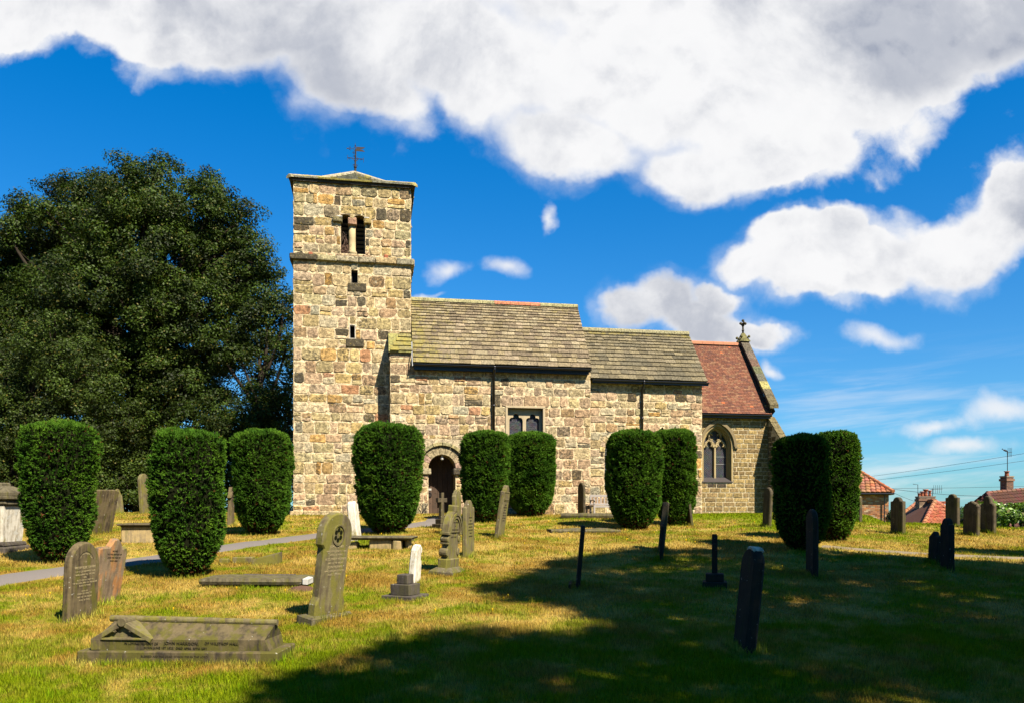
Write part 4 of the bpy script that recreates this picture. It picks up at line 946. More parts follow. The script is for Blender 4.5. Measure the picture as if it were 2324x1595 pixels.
TUFTS = []   # (x,y,len,width,h,n) long unmown grass along stones
def tuft_line(a, b, n, hgt, seed=0, spread=.05):
    r = np.random.default_rng(seed); t = r.uniform(0, 1, n); x = a[0] + (b[0] - a[0]) * t + r.normal(0, spread, n); y = a[1] + (b[1] - a[1]) * t + r.normal(0, spread, n)
    z = ground(x, y); p = np.stack([x, y, z], -1); h = r.uniform(.4, 1.15, n) * hgt; th = r.uniform(0, 2 * np.pi, n); la = th + np.pi / 2 + r.uniform(-.7, .7, n); lean = r.uniform(.1, .6, n) * h
    wd = np.stack([np.cos(th), np.sin(th), 0 * th], -1) * .005 * max(1, hgt / .09); tip = p + np.stack([np.cos(la) * lean, np.sin(la) * lean, h], -1)
    b = r.uniform(.8, 1.6, n); TUFTS.append((np.stack([p - wd, p + wd, tip], 1), np.stack([b * .8, b, b * .8], -1)))

# ------------------------------------------------------------------ yews
def leaf_tris(c, out, n_per, length, wid, r, upb=.25, spread=.8):
    """n_per slim triangles radiating from each tuft centre, mostly along out"""
    N = len(c); c = np.repeat(c, n_per, 0); o = np.repeat(out, n_per, 0); n = len(c)
    d = o + r.normal(0, spread, (n, 3)); d[:, 2] += upb; d /= np.linalg.norm(d, axis=1)[:, None]
    sd = np.cross(d, r.normal(0, 1, (n, 3))); sd /= np.linalg.norm(sd, axis=1)[:, None]
    L = (length * r.uniform(.6, 1.25, n))[:, None]; W = (wid * r.uniform(.7, 1.2, n))[:, None]
    return np.stack([c - sd * W * .5 - d * L * .3, c + sd * W * .5 - d * L * .3, c + d * L * .75], 1)
PT = [0, .04, .10, .18, .28, .42, .58, .74, .86, .93, .97, .992, 1.0]; PR = [.34, .48, .65, .79, .90, .975, 1.0, 1.0, .98, .93, .80, .52, 0.0]
def yew(u, v, wpx, hpx, seed, label, dens=1.0, skew=0.0, tall=1.0):
    (x, y, z), d = on_ground(u, v); k = d / F; Rr = wpx * k / 2 * .94 / math.sqrt(1 + ((u - U0) / F) ** 2); H = hpx * k * .99; r = np.random.default_rng(seed)
    T = thing('clipped_yew', label, 'yew bush', (x, y, z), group='clipped yews standing in the churchyard')
    n = int(950 * dens * 2 * np.pi * Rr * H * 1.12)
    t = np.concatenate([r.uniform(.0, 1, int(n * .84)), 1 - r.uniform(0, 1, int(n * .16)) ** 2 * .04]); n = len(t); th = r.uniform(0, 2 * np.pi, n)
    def surf(t, th):
        cs = np.stack([np.cos(th) * Rr, np.sin(th) * Rr, t * H], -1) + seed * 3.1
        flute = (vnoise(cs * [1, 1, .28], 3.6, seed) - .5) * .17 + (vnoise(cs, 7.0, seed + 1) - .5) * .17 + (vnoise(cs, 1.3, seed + 2) - .5) * .20
        rr = np.interp(t, PT, PR) * Rr * (1 + skew * np.cos(th)); q = (1 + flute / max(Rr, .5) * (.75 if True else 1) * np.clip(rr / Rr, .3, 1))
        topn = (vnoise(np.stack([np.cos(th) * rr, np.sin(th) * rr, 0 * t], -1) + seed, 4.5, seed + 5) - .5) * .10 * np.clip((t - .85) * 8, 0, 1)
        return np.stack([np.cos(th) * rr * q, np.sin(th) * rr * q, t * H + topn], -1)
    # disc on top
    nt = int(n * .16); m = n - nt; tt = t.copy(); P_ = surf(tt, th)
    rr_ = np.sqrt(r.uniform(0, 1, nt)) * .86 * Rr; P_[m:, 0] = np.cos(th[m:]) * rr_; P_[m:, 1] = np.sin(th[m:]) * rr_; P_[m:, 2] = H * (1 - .05 * (rr_ / Rr / .86) ** 3) + (vnoise(P_[m:] * [1, 1, 0] + seed, 4.0, seed + 6) - .5) * .12
    e = 1e-3; slope = (np.interp(t + .03, PT, PR) - np.interp(t - .03, PT, PR)) * Rr / (.06 * H)
    O = np.stack([np.cos(th), np.sin(th), -slope], -1); O[m:] = [0, 0, 1]; O /= np.linalg.norm(O, axis=1)[:, None]
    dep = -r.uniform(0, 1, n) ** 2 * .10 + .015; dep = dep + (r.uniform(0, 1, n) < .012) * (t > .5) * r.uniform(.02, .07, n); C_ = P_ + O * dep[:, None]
    lowc = np.clip(1 - t / .12, 0, 1); keep = (r.uniform(0, 1, n) > lowc * .75) | (t > .12); keep[m:] = True; C_, O, t2, dep = C_[keep], O[keep], t[keep], dep[keep]
    V = leaf_tris(C_, O, 6, .056 * max(1, (d / 17)), .025 * max(1, (d / 17)), r, .45, .65)
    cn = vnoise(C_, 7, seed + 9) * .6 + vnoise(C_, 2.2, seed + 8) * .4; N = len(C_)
    tip = np.clip((dep + .03) / .045, 0, 1); g_ = (.45 + 1.2 * cn) * (.35 + .95 * tip) * r.uniform(.75, 1.3, N)  # deeper tufts coloured darker, shade of the gaps put in; tips brighter green
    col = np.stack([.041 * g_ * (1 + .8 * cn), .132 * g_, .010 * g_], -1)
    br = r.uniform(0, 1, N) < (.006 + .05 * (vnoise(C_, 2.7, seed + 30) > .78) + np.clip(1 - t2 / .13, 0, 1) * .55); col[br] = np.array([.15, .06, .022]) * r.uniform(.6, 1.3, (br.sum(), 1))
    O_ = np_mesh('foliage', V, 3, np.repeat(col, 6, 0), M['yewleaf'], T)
    # sprigs sticking out on top
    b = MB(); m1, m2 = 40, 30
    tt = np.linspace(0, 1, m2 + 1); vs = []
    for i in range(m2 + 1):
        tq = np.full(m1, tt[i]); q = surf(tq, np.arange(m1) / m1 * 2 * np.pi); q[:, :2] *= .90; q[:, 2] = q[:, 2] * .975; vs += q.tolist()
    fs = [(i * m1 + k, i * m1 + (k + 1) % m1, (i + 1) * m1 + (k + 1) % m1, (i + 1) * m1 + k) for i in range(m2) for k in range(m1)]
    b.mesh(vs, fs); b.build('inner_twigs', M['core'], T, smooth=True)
    b = MB()
    for q in range(9):
        a = rnd.uniform(0, 6.28); r0 = rnd.uniform(.05, .3) * Rr; r1 = rnd.uniform(.55, .72) * Rr
        b.tube([(math.cos(a) * r0, math.sin(a) * r0, -.06), (math.cos(a + .2) * (r0 + r1) / 2, math.sin(a + .2) * (r0 + r1) / 2, .07 * H), (math.cos(a + .3) * r1, math.sin(a + .3) * r1, .16 * H)], [.035, .025, .012], 6)
    b.lathe([(.22 * Rr, -.1), (.32 * Rr, .05 * H), (.3 * Rr, .2 * H)], 10); b.build('stem', M['twig'], T)
    for q in range(3): tuft_line((x - Rr * .6, y - Rr * .35), (x + Rr * .6, y - Rr * .35), 60, .09, seed * 10 + q, .12)
    return T
yew(135, 1274, 184, 317, 1, 'broad clipped yew furthest left, behind the round topped headstone')
yew(427, 1306, 178, 332, 2, 'clipped yew second from left, nearest to the camera beside the path')
yew(595, 1212, 143, 236, 3, 'clipped yew just left of the foot of the tower')
yew(882, 1209, 158, 247, 4, 'clipped yew in front of the tower corner, left of the arched door')
yew(1103, 1184, 112, 206, 5, 'narrow clipped yew just right of the arched door')
yew(1204, 1170, 122, 187, 6, 'clipped yew partly under the square nave window, behind its neighbour')
yew(1440, 1199, 136, 222, 7, 'wide clipped yew in front of the chancel, the front one of a pair')
yew(1530, 1190, 110, 214, 8, 'clipped yew behind the chancel pair, its right one')
yew(1820, 1247, 138, 262, 9, 'dark shaded clipped yew right of the church, the front one of two')
yew(1893, 1227, 130, 247, 10, 'sunlit clipped yew right of the church, behind the shaded one')

# ------------------------------------------------------------------ trees
def limb(b, p, q, r0, r1, bend=.12):
    p, q = Vector(p), Vector(q); L = (q - p).length; n = 7; pts = []
    o1 = Vector([rnd.uniform(-1, 1) * L * bend for _ in range(3)])
    for i in range(n): t = i / (n - 1); pts.append(p.lerp(q, t) + o1 * math.sin(math.pi * t))
    b.tube(pts, [r0 + (r1 - r0) * i / (n - 1) for i in range(n)], 7, cap=True)
def leaf_cloud(lobes, n_per_m2, size, r, colr, base=(0, 0, 0), clump=.55, flat=.72, sub=1.0):
    """lobes: (x,y,z,r). clumps on each lobe's shell and inside; leaves fill each clump"""
    allV, allC = [], []
    for (x, y, z, R_) in lobes:
        nc = int(max(10, 7.5 * (R_ / clump) ** 2 * sub)); dirs = r.normal(0, 1, (nc, 3)); dirs /= np.linalg.norm(dirs, axis=1)[:, None]
        rad = R_ * np.where(r.uniform(0, 1, nc) < .75, r.uniform(.72, 1.08, nc), r.uniform(.2, .75, nc)); cen = np.array([x, y, z]) + dirs * rad[:, None] * [1, 1, .9]
        cs = clump * r.uniform(.45, 1.15, nc); nl = (n_per_m2 * cs ** 2 * 4).astype(int) + 4
        idx = np.repeat(np.arange(nc), nl); n = len(idx); dd = r.normal(0, 1, (n, 3)); dd /= np.linalg.norm(dd, axis=1)[:, None]
        q = cen[idx] + dd * (cs[idx] * r.uniform(.15, 1, n) ** .5)[:, None] * [1, 1, flat]
        nrm = dirs[idx] * .5 + dd * .5 + [0, 0, .5] + r.normal(0, .55, (n, 3)); nrm /= np.linalg.norm(nrm, axis=1)[:, None]
        a = np.cross(nrm, r.normal(0, 1, (n, 3))); a /= np.linalg.norm(a, axis=1)[:, None]; b_ = np.cross(nrm, a)
        s = (size * r.uniform(.65, 1.25, n))[:, None]
        V = np.stack([q - a * s * .5, q + b_ * s * .3, q + a * s * .55, q - b_ * s * .3], 1)
        tone = r.uniform(.4, 1.6, nc)[idx] * r.uniform(.6, 1.35, n); c = np.array(colr) * tone[:, None]; w = r.uniform(0, 1, n) < .05; c[w] = np.array([.12, .11, .02]) * r.uniform(.6, 1.3, (w.sum(), 1))
        allV.append(V); allC.append(c)
    return np.concatenate(allV) - np.array(base), np.concatenate(allC)
def tree(name, label, trunk, lobes_px, d, r_seed, dens, size, colr, trunk_r=.4, clump=.55, group=None, lobes_w=None, jd=1.6, sub=1.0):
    r = np.random.default_rng(r_seed); rr = random.Random(r_seed)
    lobes = lobes_w or []
    if lobes_px:
        for (u, v, rp) in lobes_px:
            dd = d + rr.uniform(-jd, jd); x, y, z = at_d(u, v, dd); lobes.append((x, y, z, rp * dd / F))
            if rp > 80: dd = d + 2.5; x, y, z = at_d(u, v, dd); lobes.append((x, y, z, rp * .9 * dd / F))
    tx, ty = trunk; tz_ = gz(tx, ty); T = thing(name, label, 'tree', (tx, ty, tz_), group=group)
    V, C = leaf_cloud(lobes, dens, size, r, colr, (tx, ty, tz_), clump, sub=sub); np_mesh('crown', V, 4, C, M['leaf'], T)
    b = MB(); top = max(l[2] for l in lobes); zt = tz_ + (top - tz_) * .72
    cx = sum(l[0] for l in lobes) / len(lobes); cy = sum(l[1] for l in lobes) / len(lobes)
    ax = [Vector((tx, ty, tz_ - .3)), Vector((tx, ty, tz_ + .4)), Vector((tx * .9 + cx * .1, ty, tz_ + (zt - tz_) * .4)), Vector((tx * .5 + cx * .5, ty * .5 + cy * .5, zt))]
    b.tube(ax, [trunk_r * 1.5, trunk_r * 1.1, trunk_r * .8, trunk_r * .25], 12)
    for (x, y, z, R_) in lobes:
        h = max(.12, min(.95, (z - tz_) / (zt - tz_) * .6)); s = ax[1].lerp(ax[3], h) if h > .4 else ax[1].lerp(ax[2], h / .4)
        limb(b, s, (x, y, z), trunk_r * .35, .04)
        for _ in range(3): e = (x + rr.uniform(-1, 1) * R_ * .8, y + rr.uniform(-1, 1) * R_ * .8, z + rr.uniform(-.6, .8) * R_); limb(b, (x, y, z), e, .05, .012)
    b.build('trunk', M['bark'], T, (tx, ty, tz_), True); return T
LC = (.036, .062, .006)
tA = at_d(330, 1165, 40); tB = at_d(30, 1165, 35.5); tC = at_d(600, 1165, 37.5)
tree('beech_tree', 'tallest dark green beech rising left of the tower', (tA[0], tA[1]), [(330, 475, 100), (250, 455, 70), (215, 520, 100), (430, 505, 95), (480, 470, 55), (125, 560, 105), (40, 590, 95), (500, 600, 88), (555, 655, 70), (330, 610, 150), (190, 680, 150), (440, 730, 140), (60, 740, 140), (560, 740, 75), (300, 830, 160), (420, 870, 110), (150, 830, 120), (300, 1010, 120), (400, 1060, 90), (-60, 640, 130), (-60, 800, 140), (505, 540, 50), (575, 600, 38), (180, 440, 40), (350, 410, 45), (100, 475, 40), (250, 1100, 90), (552, 492, 38), (592, 580, 32), (118, 436, 32), (50, 470, 34), (150, 410, 24), (530, 560, 20), (505, 440, 32), (286, 388, 36), (455, 412, 36), (612, 628, 30), (15, 520, 36), (385, 385, 34), (560, 545, 40)], 40, 21, 125, .125, LC, .55, .62, 'trees at the left edge of the churchyard')
tree('leafy_tree', 'rounder dark tree at the far left in front of the tall beech', (tB[0], tB[1]), [(20, 860, 100), (120, 790, 95), (190, 850, 90), (60, 960, 120), (170, 980, 110), (-60, 960, 120), (60, 1060, 100), (180, 1090, 90), (260, 960, 80), (-60, 1080, 110), (280, 1080, 80)], 35.5, 22, 105, .11, (.043, .070, .009), .35, .5, 'trees at the left edge of the churchyard', jd=1.0)
tree('leafy_tree', 'open crowned tree between the beech and the tower', (tC[0], tC[1]), [(600, 700, 62), (640, 690, 45), (620, 790, 62), (650, 870, 50), (500, 800, 48), (480, 950, 85), (600, 980, 55), (655, 960, 45), (560, 1060, 80), (640, 1060, 60), (480, 1060, 80), (530, 1120, 60), (620, 1120, 60), (650, 780, 40), (590, 850, 50), (655, 930, 50), (540, 800, 45), (600, 900, 45), (520, 1000, 60), (575, 935, 62), (615, 925, 55), (545, 985, 60), (470, 1010, 60), (650, 1000, 50)], 37.5, 23, 105, .12, (.033, .058, .006), .3, .5, 'trees at the left edge of the churchyard', jd=1.2)
# trees beyond the right edge, whose shade lies over the right foreground
shade = []
reg = [(560, 1600), (700, 1512), (830, 1478), (960, 1440), (1130, 1425), (1300, 1450), (1330, 1395), (1110, 1352), (1085, 1335), (1180, 1312), (1250, 1280), (1340, 1262), (1430, 1240), (1500, 1248), (1580, 1247), (1700, 1240), (1800, 1246), (1870, 1257), (2050, 1264), (2180, 1270), (2330, 1276), (2600, 1285)]
gp = []
for u, v in reg: (x, y, z), d = on_ground(u, v); gp.append(w2cam(x, y))
gp = [(gp[0][0] - .6, 4.8)] + gp + [(14, 13), (14, 2), (0.2, 2)]
def inside(p):
    c = False; n = len(gp)
    for i in range(n):
        a, b = gp[i], gp[(i + 1) % n]
        if (a[1] > p[1]) != (b[1] > p[1]) and p[0] < (b[0] - a[0]) * (p[1] - a[1]) / (b[1] - a[1]) + a[0]: c = not c
    return c
def edge_d(p):
    m = 9
    for a, b in zip(gp[:-1], gp[1:]):
        ab = (b[0] - a[0], b[1] - a[1]); l = ab[0] ** 2 + ab[1] ** 2 or 1; t = max(0, min(1, ((p[0] - a[0]) * ab[0] + (p[1] - a[1]) * ab[1]) / l)); m = min(m, math.hypot(p[0] - a[0] - ab[0] * t, p[1] - a[1] - ab[1] * t))
    return m
HOLES = [(w2cam(*on_ground(u, v)[0][:2]), r_) for u, v, r_ in ((1340, 1425, .30), (1240, 1398, .25), (1560, 1362, .32), (1690, 1338, .35), (1640, 1312, .25), (1480, 1372, .22), (1400, 1335, .25), (1950, 1290, .3), (2230, 1300, .3), (1150, 1480, .12))]
rs = random.Random(5); tries = 0; placed = []
while tries < 9000:
    tries += 1; p = (rs.uniform(-4, 14), rs.uniform(2.2, 20))
    if not inside(p): continue
    e = min(edge_d(p), min(math.hypot((p[0] - h[0]) * .5, p[1] - h[1]) - r_ + .28 for h, r_ in HOLES)); rad = min(1.5, e * .95)
    if rad < .3: continue
    if any(math.hypot(p[0] - q[0], p[1] - q[1]) < (rad + q[2]) * .50 for q in placed): continue
    placed.append((p[0], p[1], rad))
for (s, d, rad) in placed:
    x, y = cam2w(s, d); H = rs.uniform(11.5, 15.5); z0 = gz(x, y); k = H / math.tan(SUN_EL)
    shade.append((x + k * math.sin(SUN_AZ), y + k * math.cos(SUN_AZ), z0 + H, rad * .86))
(yx, yy_, yz), yd_ = on_ground(1820, 1247)
for (dx, dz, rad) in ((0, .5, .85), (-.15, 1.1, .8), (.1, 1.65, .72), (-.2, 1.9, .5)):
    H = 12.5; k = (H - dz) / math.tan(SUN_EL); ex, ey = cam2w(dx, 0); shade.append((yx + ex + k * math.sin(SUN_AZ), yy_ + ey + k * math.cos(SUN_AZ), yz + H, rad))
for u in range(2180, 2420, 34):
    (x, y, z), _ = on_ground(u, 1248 + (u - 2180) * .04); k = 13 / math.tan(SUN_EL); shade.append((x + k * math.sin(SUN_AZ), y + k * math.cos(SUN_AZ), z + 13, .42))
trunks = [(19.5, 3.5), (13.5, -6.0), (6.5, -10.5)]
grp = [[], [], []]
for l in shade:
    k = min(range(3), key=lambda i: math.hypot(l[0] - trunks[i][0] + (1 if i == 0 else 0), l[1] - trunks[i][1])); grp[k].append(l)
labs = ['tall tree beyond the right edge whose shade reaches the pair of right hand yews', 'tall tree behind the camera to the right, shading the dark headstones', 'tall tree behind the camera, shading the near grass at the bottom']
for k in range(3):
    if grp[k]: tree('shade_tree', labs[k], trunks[k], None, 0, 40 + k, 46, .20, LC, .3, .5, 'trees casting shade from outside the frame', lobes_w=grp[k], sub=1.4)

for k, (s_, d_, n_) in enumerate(((-19, -18, 9), (-6, -19, 9), (8, -19, 9), (22, -15, 9))):  # unseen row added behind the camera to cut sky light in the shade
    tx, ty = cam2w(s_, d_); rr = random.Random(70 + k); lw_ = []
    for q in range(n_): a = q * 2.4; r_ = 1.2 + 3.4 * (q / n_) ** .5; lw_.append((tx + r_ * math.cos(a), ty + r_ * .7 * math.sin(a), rr.uniform(3.5, 10.5), rr.uniform(2.3, 2.9)))
    tree('shade_tree', ('unseen tree added behind the camera to block sky light, furthest left of four', 'unseen tree added behind the camera to block sky light, second of four', 'unseen tree added behind the camera to block sky light, third of four', 'unseen tree added behind the camera to block sky light, furthest right of four')[k], (tx, ty), None, 0, 80 + k, 10, .42, LC, .35, .9, 'trees casting shade from outside the frame', lobes_w=lw_)
# ------------------------------------------------------------------ monuments
def arc(cy, cz, r, a0, a1, n=8, rz=None): return [(cy + r * math.cos(R(a0 + (a1 - a0) * i / n)), cz + (rz or r) * math.sin(R(a0 + (a1 - a0) * i / n))) for i in range(n + 1)]
def shape(kind, w, h):
    a = w / 2
    if kind == 'round': return [(-a, -.15)] + [(a, -.15)] + arc(0, h - a, a, 0, 180, 16)
    if kind == 'seg': return [(-a, -.15), (a, -.15)] + arc(0, h - a * .75, a, 0, 180, 14, a * .75)
    if kind == 'flat': return [(-a, -.15), (a, -.15), (a, h - .05), (a - .04, h), (-a + .04, h), (-a, h - .05)]
    if kind == 'shoulder': return [(-a, -.15), (a, -.15), (a, h * .88)] + [(a * .66, h * .89)] + arc(0, h - a * .5, a * .6, 20, 160, 8, a * .5) + [(-a * .66, h * .89), (-a, h * .88)]
    if kind == 'steps': return [(-a, -.15), (a, -.15), (a, h * .84), (a * .86, h * .87), (a * .8, h * .92), (a * .5, h * .93), (a * .42, h * .97)] + arc(0, h - a * .28, a * .32, 30, 150, 6, a * .28) + [(-a * .42, h * .97), (-a * .5, h * .93), (-a * .8, h * .92), (-a * .86, h * .87), (-a, h * .84)]
    if kind == 'head': return [(-a, -.15), (a, -.15), (a, h * .72), (a * .92, h * .77), (a * .75, h * .80), (a * .52, h * .81), (a * .5, h * .88)] + arc(0, h - a * .5, a * .5, 0, 180, 8, a * .5) + [(-a * .5, h * .88), (-a * .52, h * .81), (-a * .75, h * .80), (-a * .92, h * .77), (-a, h * .72)]
    if kind == 'ogee': return [(-a, -.15), (a, -.15), (a, h * .86), (a * .9, h * .885), (a * .6, h * .88), (a * .55, h * .92), (a * .36, h * .975), (a * .15, h), (-a * .15, h), (-a * .36, h * .975), (-a * .55, h * .92), (-a * .6, h * .88), (-a * .9, h * .885), (-a, h * .86)]
    if kind == 'gothic': 
        b = a * .84; return [(-a, -.02), (a, -.02), (a, h * .13), (b, h * .20), (b, h * .66), (a, h * .70), (a, h * .76)] + [(a * math.cos(t) ** .9, h * .76 + h * .24 * math.sin(t) ** .85) for t in [i * math.pi / 2 / 8 for i in range(1, 8)]] + [(0, h)] + [(-a * math.cos(t) ** .9, h * .76 + h * .24 * math.sin(t) ** .85) for t in [i * math.pi / 2 / 8 for i in range(7, 0, -1)]] + [(-a, h * .76), (-a, h * .70), (-b, h * .66), (-b, h * .20), (-a, h * .13)]
    if kind == 'broken': return [(-a, -.15), (a, -.15), (a * .95, h * .72), (a * .7, h * .80), (a * .4, h * .97), (a * .05, h), (-a * .35, h * .93), (-a * .8, h * .90), (-a, h * .78)]
    if kind == 'eroded': return [(-a, -.15), (a, -.15), (a * .97, h * .5), (a, h * .82), (a * .82, h * .88), (a * .6, h * .86), (a * .45, h * .95), (a * .2, h), (-a * .1, h * .99), (-a * .2, h * .93), (-a * .35, h * .87), (-a * .8, h * .86), (-a, h * .84), (-a * .96, h * .4)]
    if kind == 'white': return [(-a, -.15), (a, -.15), (a * .9, h * .5), (a * .8, h * .62), (a * .55, h * .64), (a * .5, h * .78), (a * .75, h * .80), (a * .7, h * .93), (a * .2, h), (-a * .5, h * .97), (-a * .85, h * .85), (-a, h * .5)]
    if kind == 'leanslab': return [(-a, -.2), (a, -.2), (a, h * .96), (a * .7, h), (-a * .9, h * .99), (-a, h * .9)]
    if kind == 'slant': return [(-a, -.15), (a, -.15), (a * .85, h * .8), (a * .9, h * .95), (-a * .2, h), (-a * .75, h * .93)]
    if kind == 'spire': return [(-a, -.1), (a, -.1), (a * .55, h * .7), (a * .9, h * .72), (a * .6, h * .8), (0, h), (-a * .6, h * .8), (-a * .9, h * .72), (-a * .55, h * .7)]
def PY(a, b, w): return (w, a, b)   # width along local Y, thickness along X
def text_on(parent, body, w_, x, y, z, size, mat, name='inscription', rx=0, align='CENTER', ext=.0015, face='+X', arcr=None):
    cu = bpy.data.curves.new('t', 'FONT'); cu.body = body; cu.size = size; cu.align_x = align; cu.extrude = ext; cu.space_character = 1.05
    ob = bpy.data.objects.new('t', cu); COL.objects.link(ob); bpy.context.view_layer.update()
    me = bpy.data.meshes.new_from_object(ob.evaluated_get(bpy.context.evaluated_depsgraph_get())); bpy.data.objects.remove(ob)
    bb = [v.co.x for v in me.vertices]
    if not bb: return
    wd = max(bb) - min(bb); k = min(1.0, w_ / wd) if w_ else 1
    M_ = {'+X': lambda c: (x + c.z, y + c.x * k, z + c.y), '-Y': lambda c: (x + c.x * k, y - c.z, z + c.y)}[face]
    for v in me.vertices:
        c = v.co.copy(); v.co = M_(c)
    me.name = name; me.materials.clear(); me.materials.append(mat); o = bpy.data.objects.new(name, me); COL.objects.link(o); o.parent = parent; return o
GH = 'headstones standing in the churchyard'
def stone_at(name, label, kind, u, v, hpx, w, t, mat, gam=0.0, leanx=0, leany=0, bev=.015, cat='headstone', group=GH, h=None, plinth=None, sink=0, tuft=True):
    """u,v: ground pixel under the stone's centre; gam: bearing of its width axis from north; leanx tips the top to the east"""
    (x, y, z), d = on_ground(u, v); H = h or hpx * d / F
    T = thing(name, label, cat, (x, y, z - sink), (R(leany), R(leanx), -R(gam)), group)
    b = MB(); pts = shape(kind, w, H); b.prism(pts, -t / 2, t / 2, PY, bev); o = b.build('slab', M[mat], T)
    if tuft:
        g = R(gam); ax = (math.sin(g) * w / 2, math.cos(g) * w / 2); sx = (math.cos(g) * (t / 2 + .03), -math.sin(g) * (t / 2 + .03))
        for q in (1, -1): tuft_line((x - ax[0] + sx[0] * q, y - ax[1] + sx[1] * q), (x + ax[0] + sx[0] * q, y + ax[1] + sx[1] * q), 170, .115, int(u) + q, .03)
        tuft_line((x - ax[0] - sx[0], y - ax[1] - sx[1]), (x - ax[0] + sx[0], y - ax[1] + sx[1]), 50, .08, int(u) + 7, .03)
    return T, H, d
# 1 round topped inscribed stone, near left
T, H, d = stone_at('headstone', 'round topped grey headstone with lines of lettering, nearest the left edge of the lawn', 'round', 181, 1404, 176, .56, .10, 'hs_a', 17, 2.5, 0, .022)
for i, (s, z, w_, sz) in enumerate((('OF', .735, .05, .03), ('WILLIAM BOULTON HALL', .655, .40, .05), ('LATE OF HAMMERTON', .61, .40, .034), ('WHO DEPARTED THIS LIFE', .57, .36, .032), ('AND', .535, .06, .03), ('ALSO OF ELIZABETH', .50, .46, .032), ('THE BELOVED WIFE OF THE ABOVE', .465, .46, .03), ('AGED 78 YEARS', .43, .30, .03), ('ALSO OF', .36, .12, .028), ('MARY ELIZABETH', .325, .30, .032), ('WIFE OF THE ABOVE', .285, .40, .028), ('AGED 70 YEARS', .245, .28, .028))):
    text_on(T, s, w_, .0512, 0, z * H, sz, M['letter_l'])
b = MB()
for i in range(18):
    a0, a1 = R(20 + i * 140 / 18), R(20 + (i + 1) * 140 / 18); r0, r1 = .15, .158; cz = H * .715
    b.face([(.0515, r0 * math.cos(a0), cz + r0 * math.sin(a0)), (.0515, r1 * math.cos(a0), cz + r1 * math.sin(a0)), (.0515, r1 * math.cos(a1), cz + r1 * math.sin(a1)), (.0515, r0 * math.cos(a1), cz + r0 * math.sin(a1))])
b.build('carved_band', M['letter'], T)
for i, chx in enumerate('IN MEMORY OF'):
    if chx != ' ':
        a = R(146 - i * 10.4); o = text_on(T, chx, 0, .0512, 0, 0, .034, M['letter_l'], 'inscription')
        for v_ in o.data.vertices:
            yy, zz = v_.co.y, v_.co.z; rot = a - math.pi / 2; v_.co.y = -(.118 * math.cos(a)) * -1 * -1 + (yy * math.cos(-rot) - zz * math.sin(-rot)) if False else .118 * math.cos(a) * 1 + yy * math.cos(rot) - zz * math.sin(rot); v_.co.z = H * .715 + .118 * math.sin(a) + yy * math.sin(rot) + zz * math.cos(rot)
        for v_ in o.data.vertices: pass
# mirror: local +Y runs to the right when seen from +X, so reading order is already left to right
T, H, d = stone_at('headstone', 'eroded headstone stained orange, leaning right behind the round topped one', 'eroded', 232, 1369, 150, .60, .09, 'hs_c', 20, 8, -4, .02)
for i in range(4): text_on(T, ('SACRED', 'TO THE MEMORY OF', 'JANE THE WIFE OF', 'WHO DIED')[i], .36, .0465, .02, H * (.80 - i * .05), .03, M['letter'])
T, H, d = stone_at('headstone', 'tall mossy pointed arch headstone with a pierced roundel, leaning right beside the stepped base', 'gothic', 739, 1402, 236, .56, .12, 'hs_b', 36, 7, -1, .016, sink=-.03)
b = MB(); b.bbox((-.13, -.38, -.14), (.13, .36, .035), .02, jit=.01); b.build('plinth', M['hs_s'], T)
b = MB()
for i in range(24):
    a0, a1 = R(i * 15), R(i * 15 + 15); cz = H * .79
    for (r0, r1, x0, x1) in ((.098, .115, .062, .072),):
        q = [(r0, a0), (r1, a0), (r1, a1), (r0, a1)]; b.mesh([(x, r * math.cos(a), cz + 1.15 * r * math.sin(a)) for x in (x0 - .012, x1) for r, a in q], [(4, 5, 6, 7), (0, 4, 7, 3), (1, 2, 6, 5)])
b.build('roundel_rim', M['hs_b'], T)
b = MB()
for i in range(6):
    a = R(i * 60 + 30); cz = H * .79
    for q in range(10):
        t0, t1 = R(q * 36), R(q * 36 + 36); c = (.055 * math.cos(a), cz + .063 * math.sin(a)); b.face([(.0625, c[0], c[1]), (.0625, c[0] + .028 * math.cos(t0), c[1] + .030 * math.sin(t0)), (.0625, c[0] + .028 * math.cos(t1), c[1] + .030 * math.sin(t1))])
b.build('hole_shade_discs', M['core'], T)  # flat dark discs on the face, shade of the piercing put in as colour
for s, z, w_, sz in (('JOHN HORNER', .665, .26, .05), ('WHO DIED JUNE 1ST 1880', .625, .38, .034), ('AGED 59 YEARS', .59, .26, .034), ('ALSO MARY HORNER', .545, .40, .048), ('WIFE OF THE ABOVE', .51, .28, .034), ('JOHN HORNER', .47, .28, .046), ('WHO DIED JAN 19TH 1890', .435, .38, .034), ('AGED 72 YEARS', .40, .26, .034)):
    text_on(T, s, w_, .0612, 0, z * H, sz, M['letter_l'])
# ornate arched stone
(x, y, z), d = on_ground(1016, 1298); H = 152 * d / F
T = thing('headstone', 'ornate arched headstone with moulded rim and scrolled sides on a sloping base, leaning right', 'headstone', (x, y, z), (R(-1), R(5), -R(27)), GH)
b = MB(); W = .60
b.mesh([(-.2, -.38, -.1), (.2, -.38, -.1), (.2, .38, -.1), (-.2, .38, -.1), (-.2, -.38, .03), (.2, -.38, .03), (.2, .38, .03), (-.2, .38, .03), (-.1, -.3, .1), (.1, -.3, .1), (.1, .3, .1), (-.1, .3, .1)], [(0, 1, 5, 4), (1, 2, 6, 5), (2, 3, 7, 6), (3, 0, 4, 7), (4, 5, 9, 8), (5, 6, 10, 9), (6, 7, 11, 10), (7, 4, 8, 11), (8, 9, 10, 11)]); b.build('plinth', M['hs_s'], T)
b = MB(); b.bbox((-.085, -W / 2, .08), (.085, W / 2, .25), .015); hs2 = .62 * H
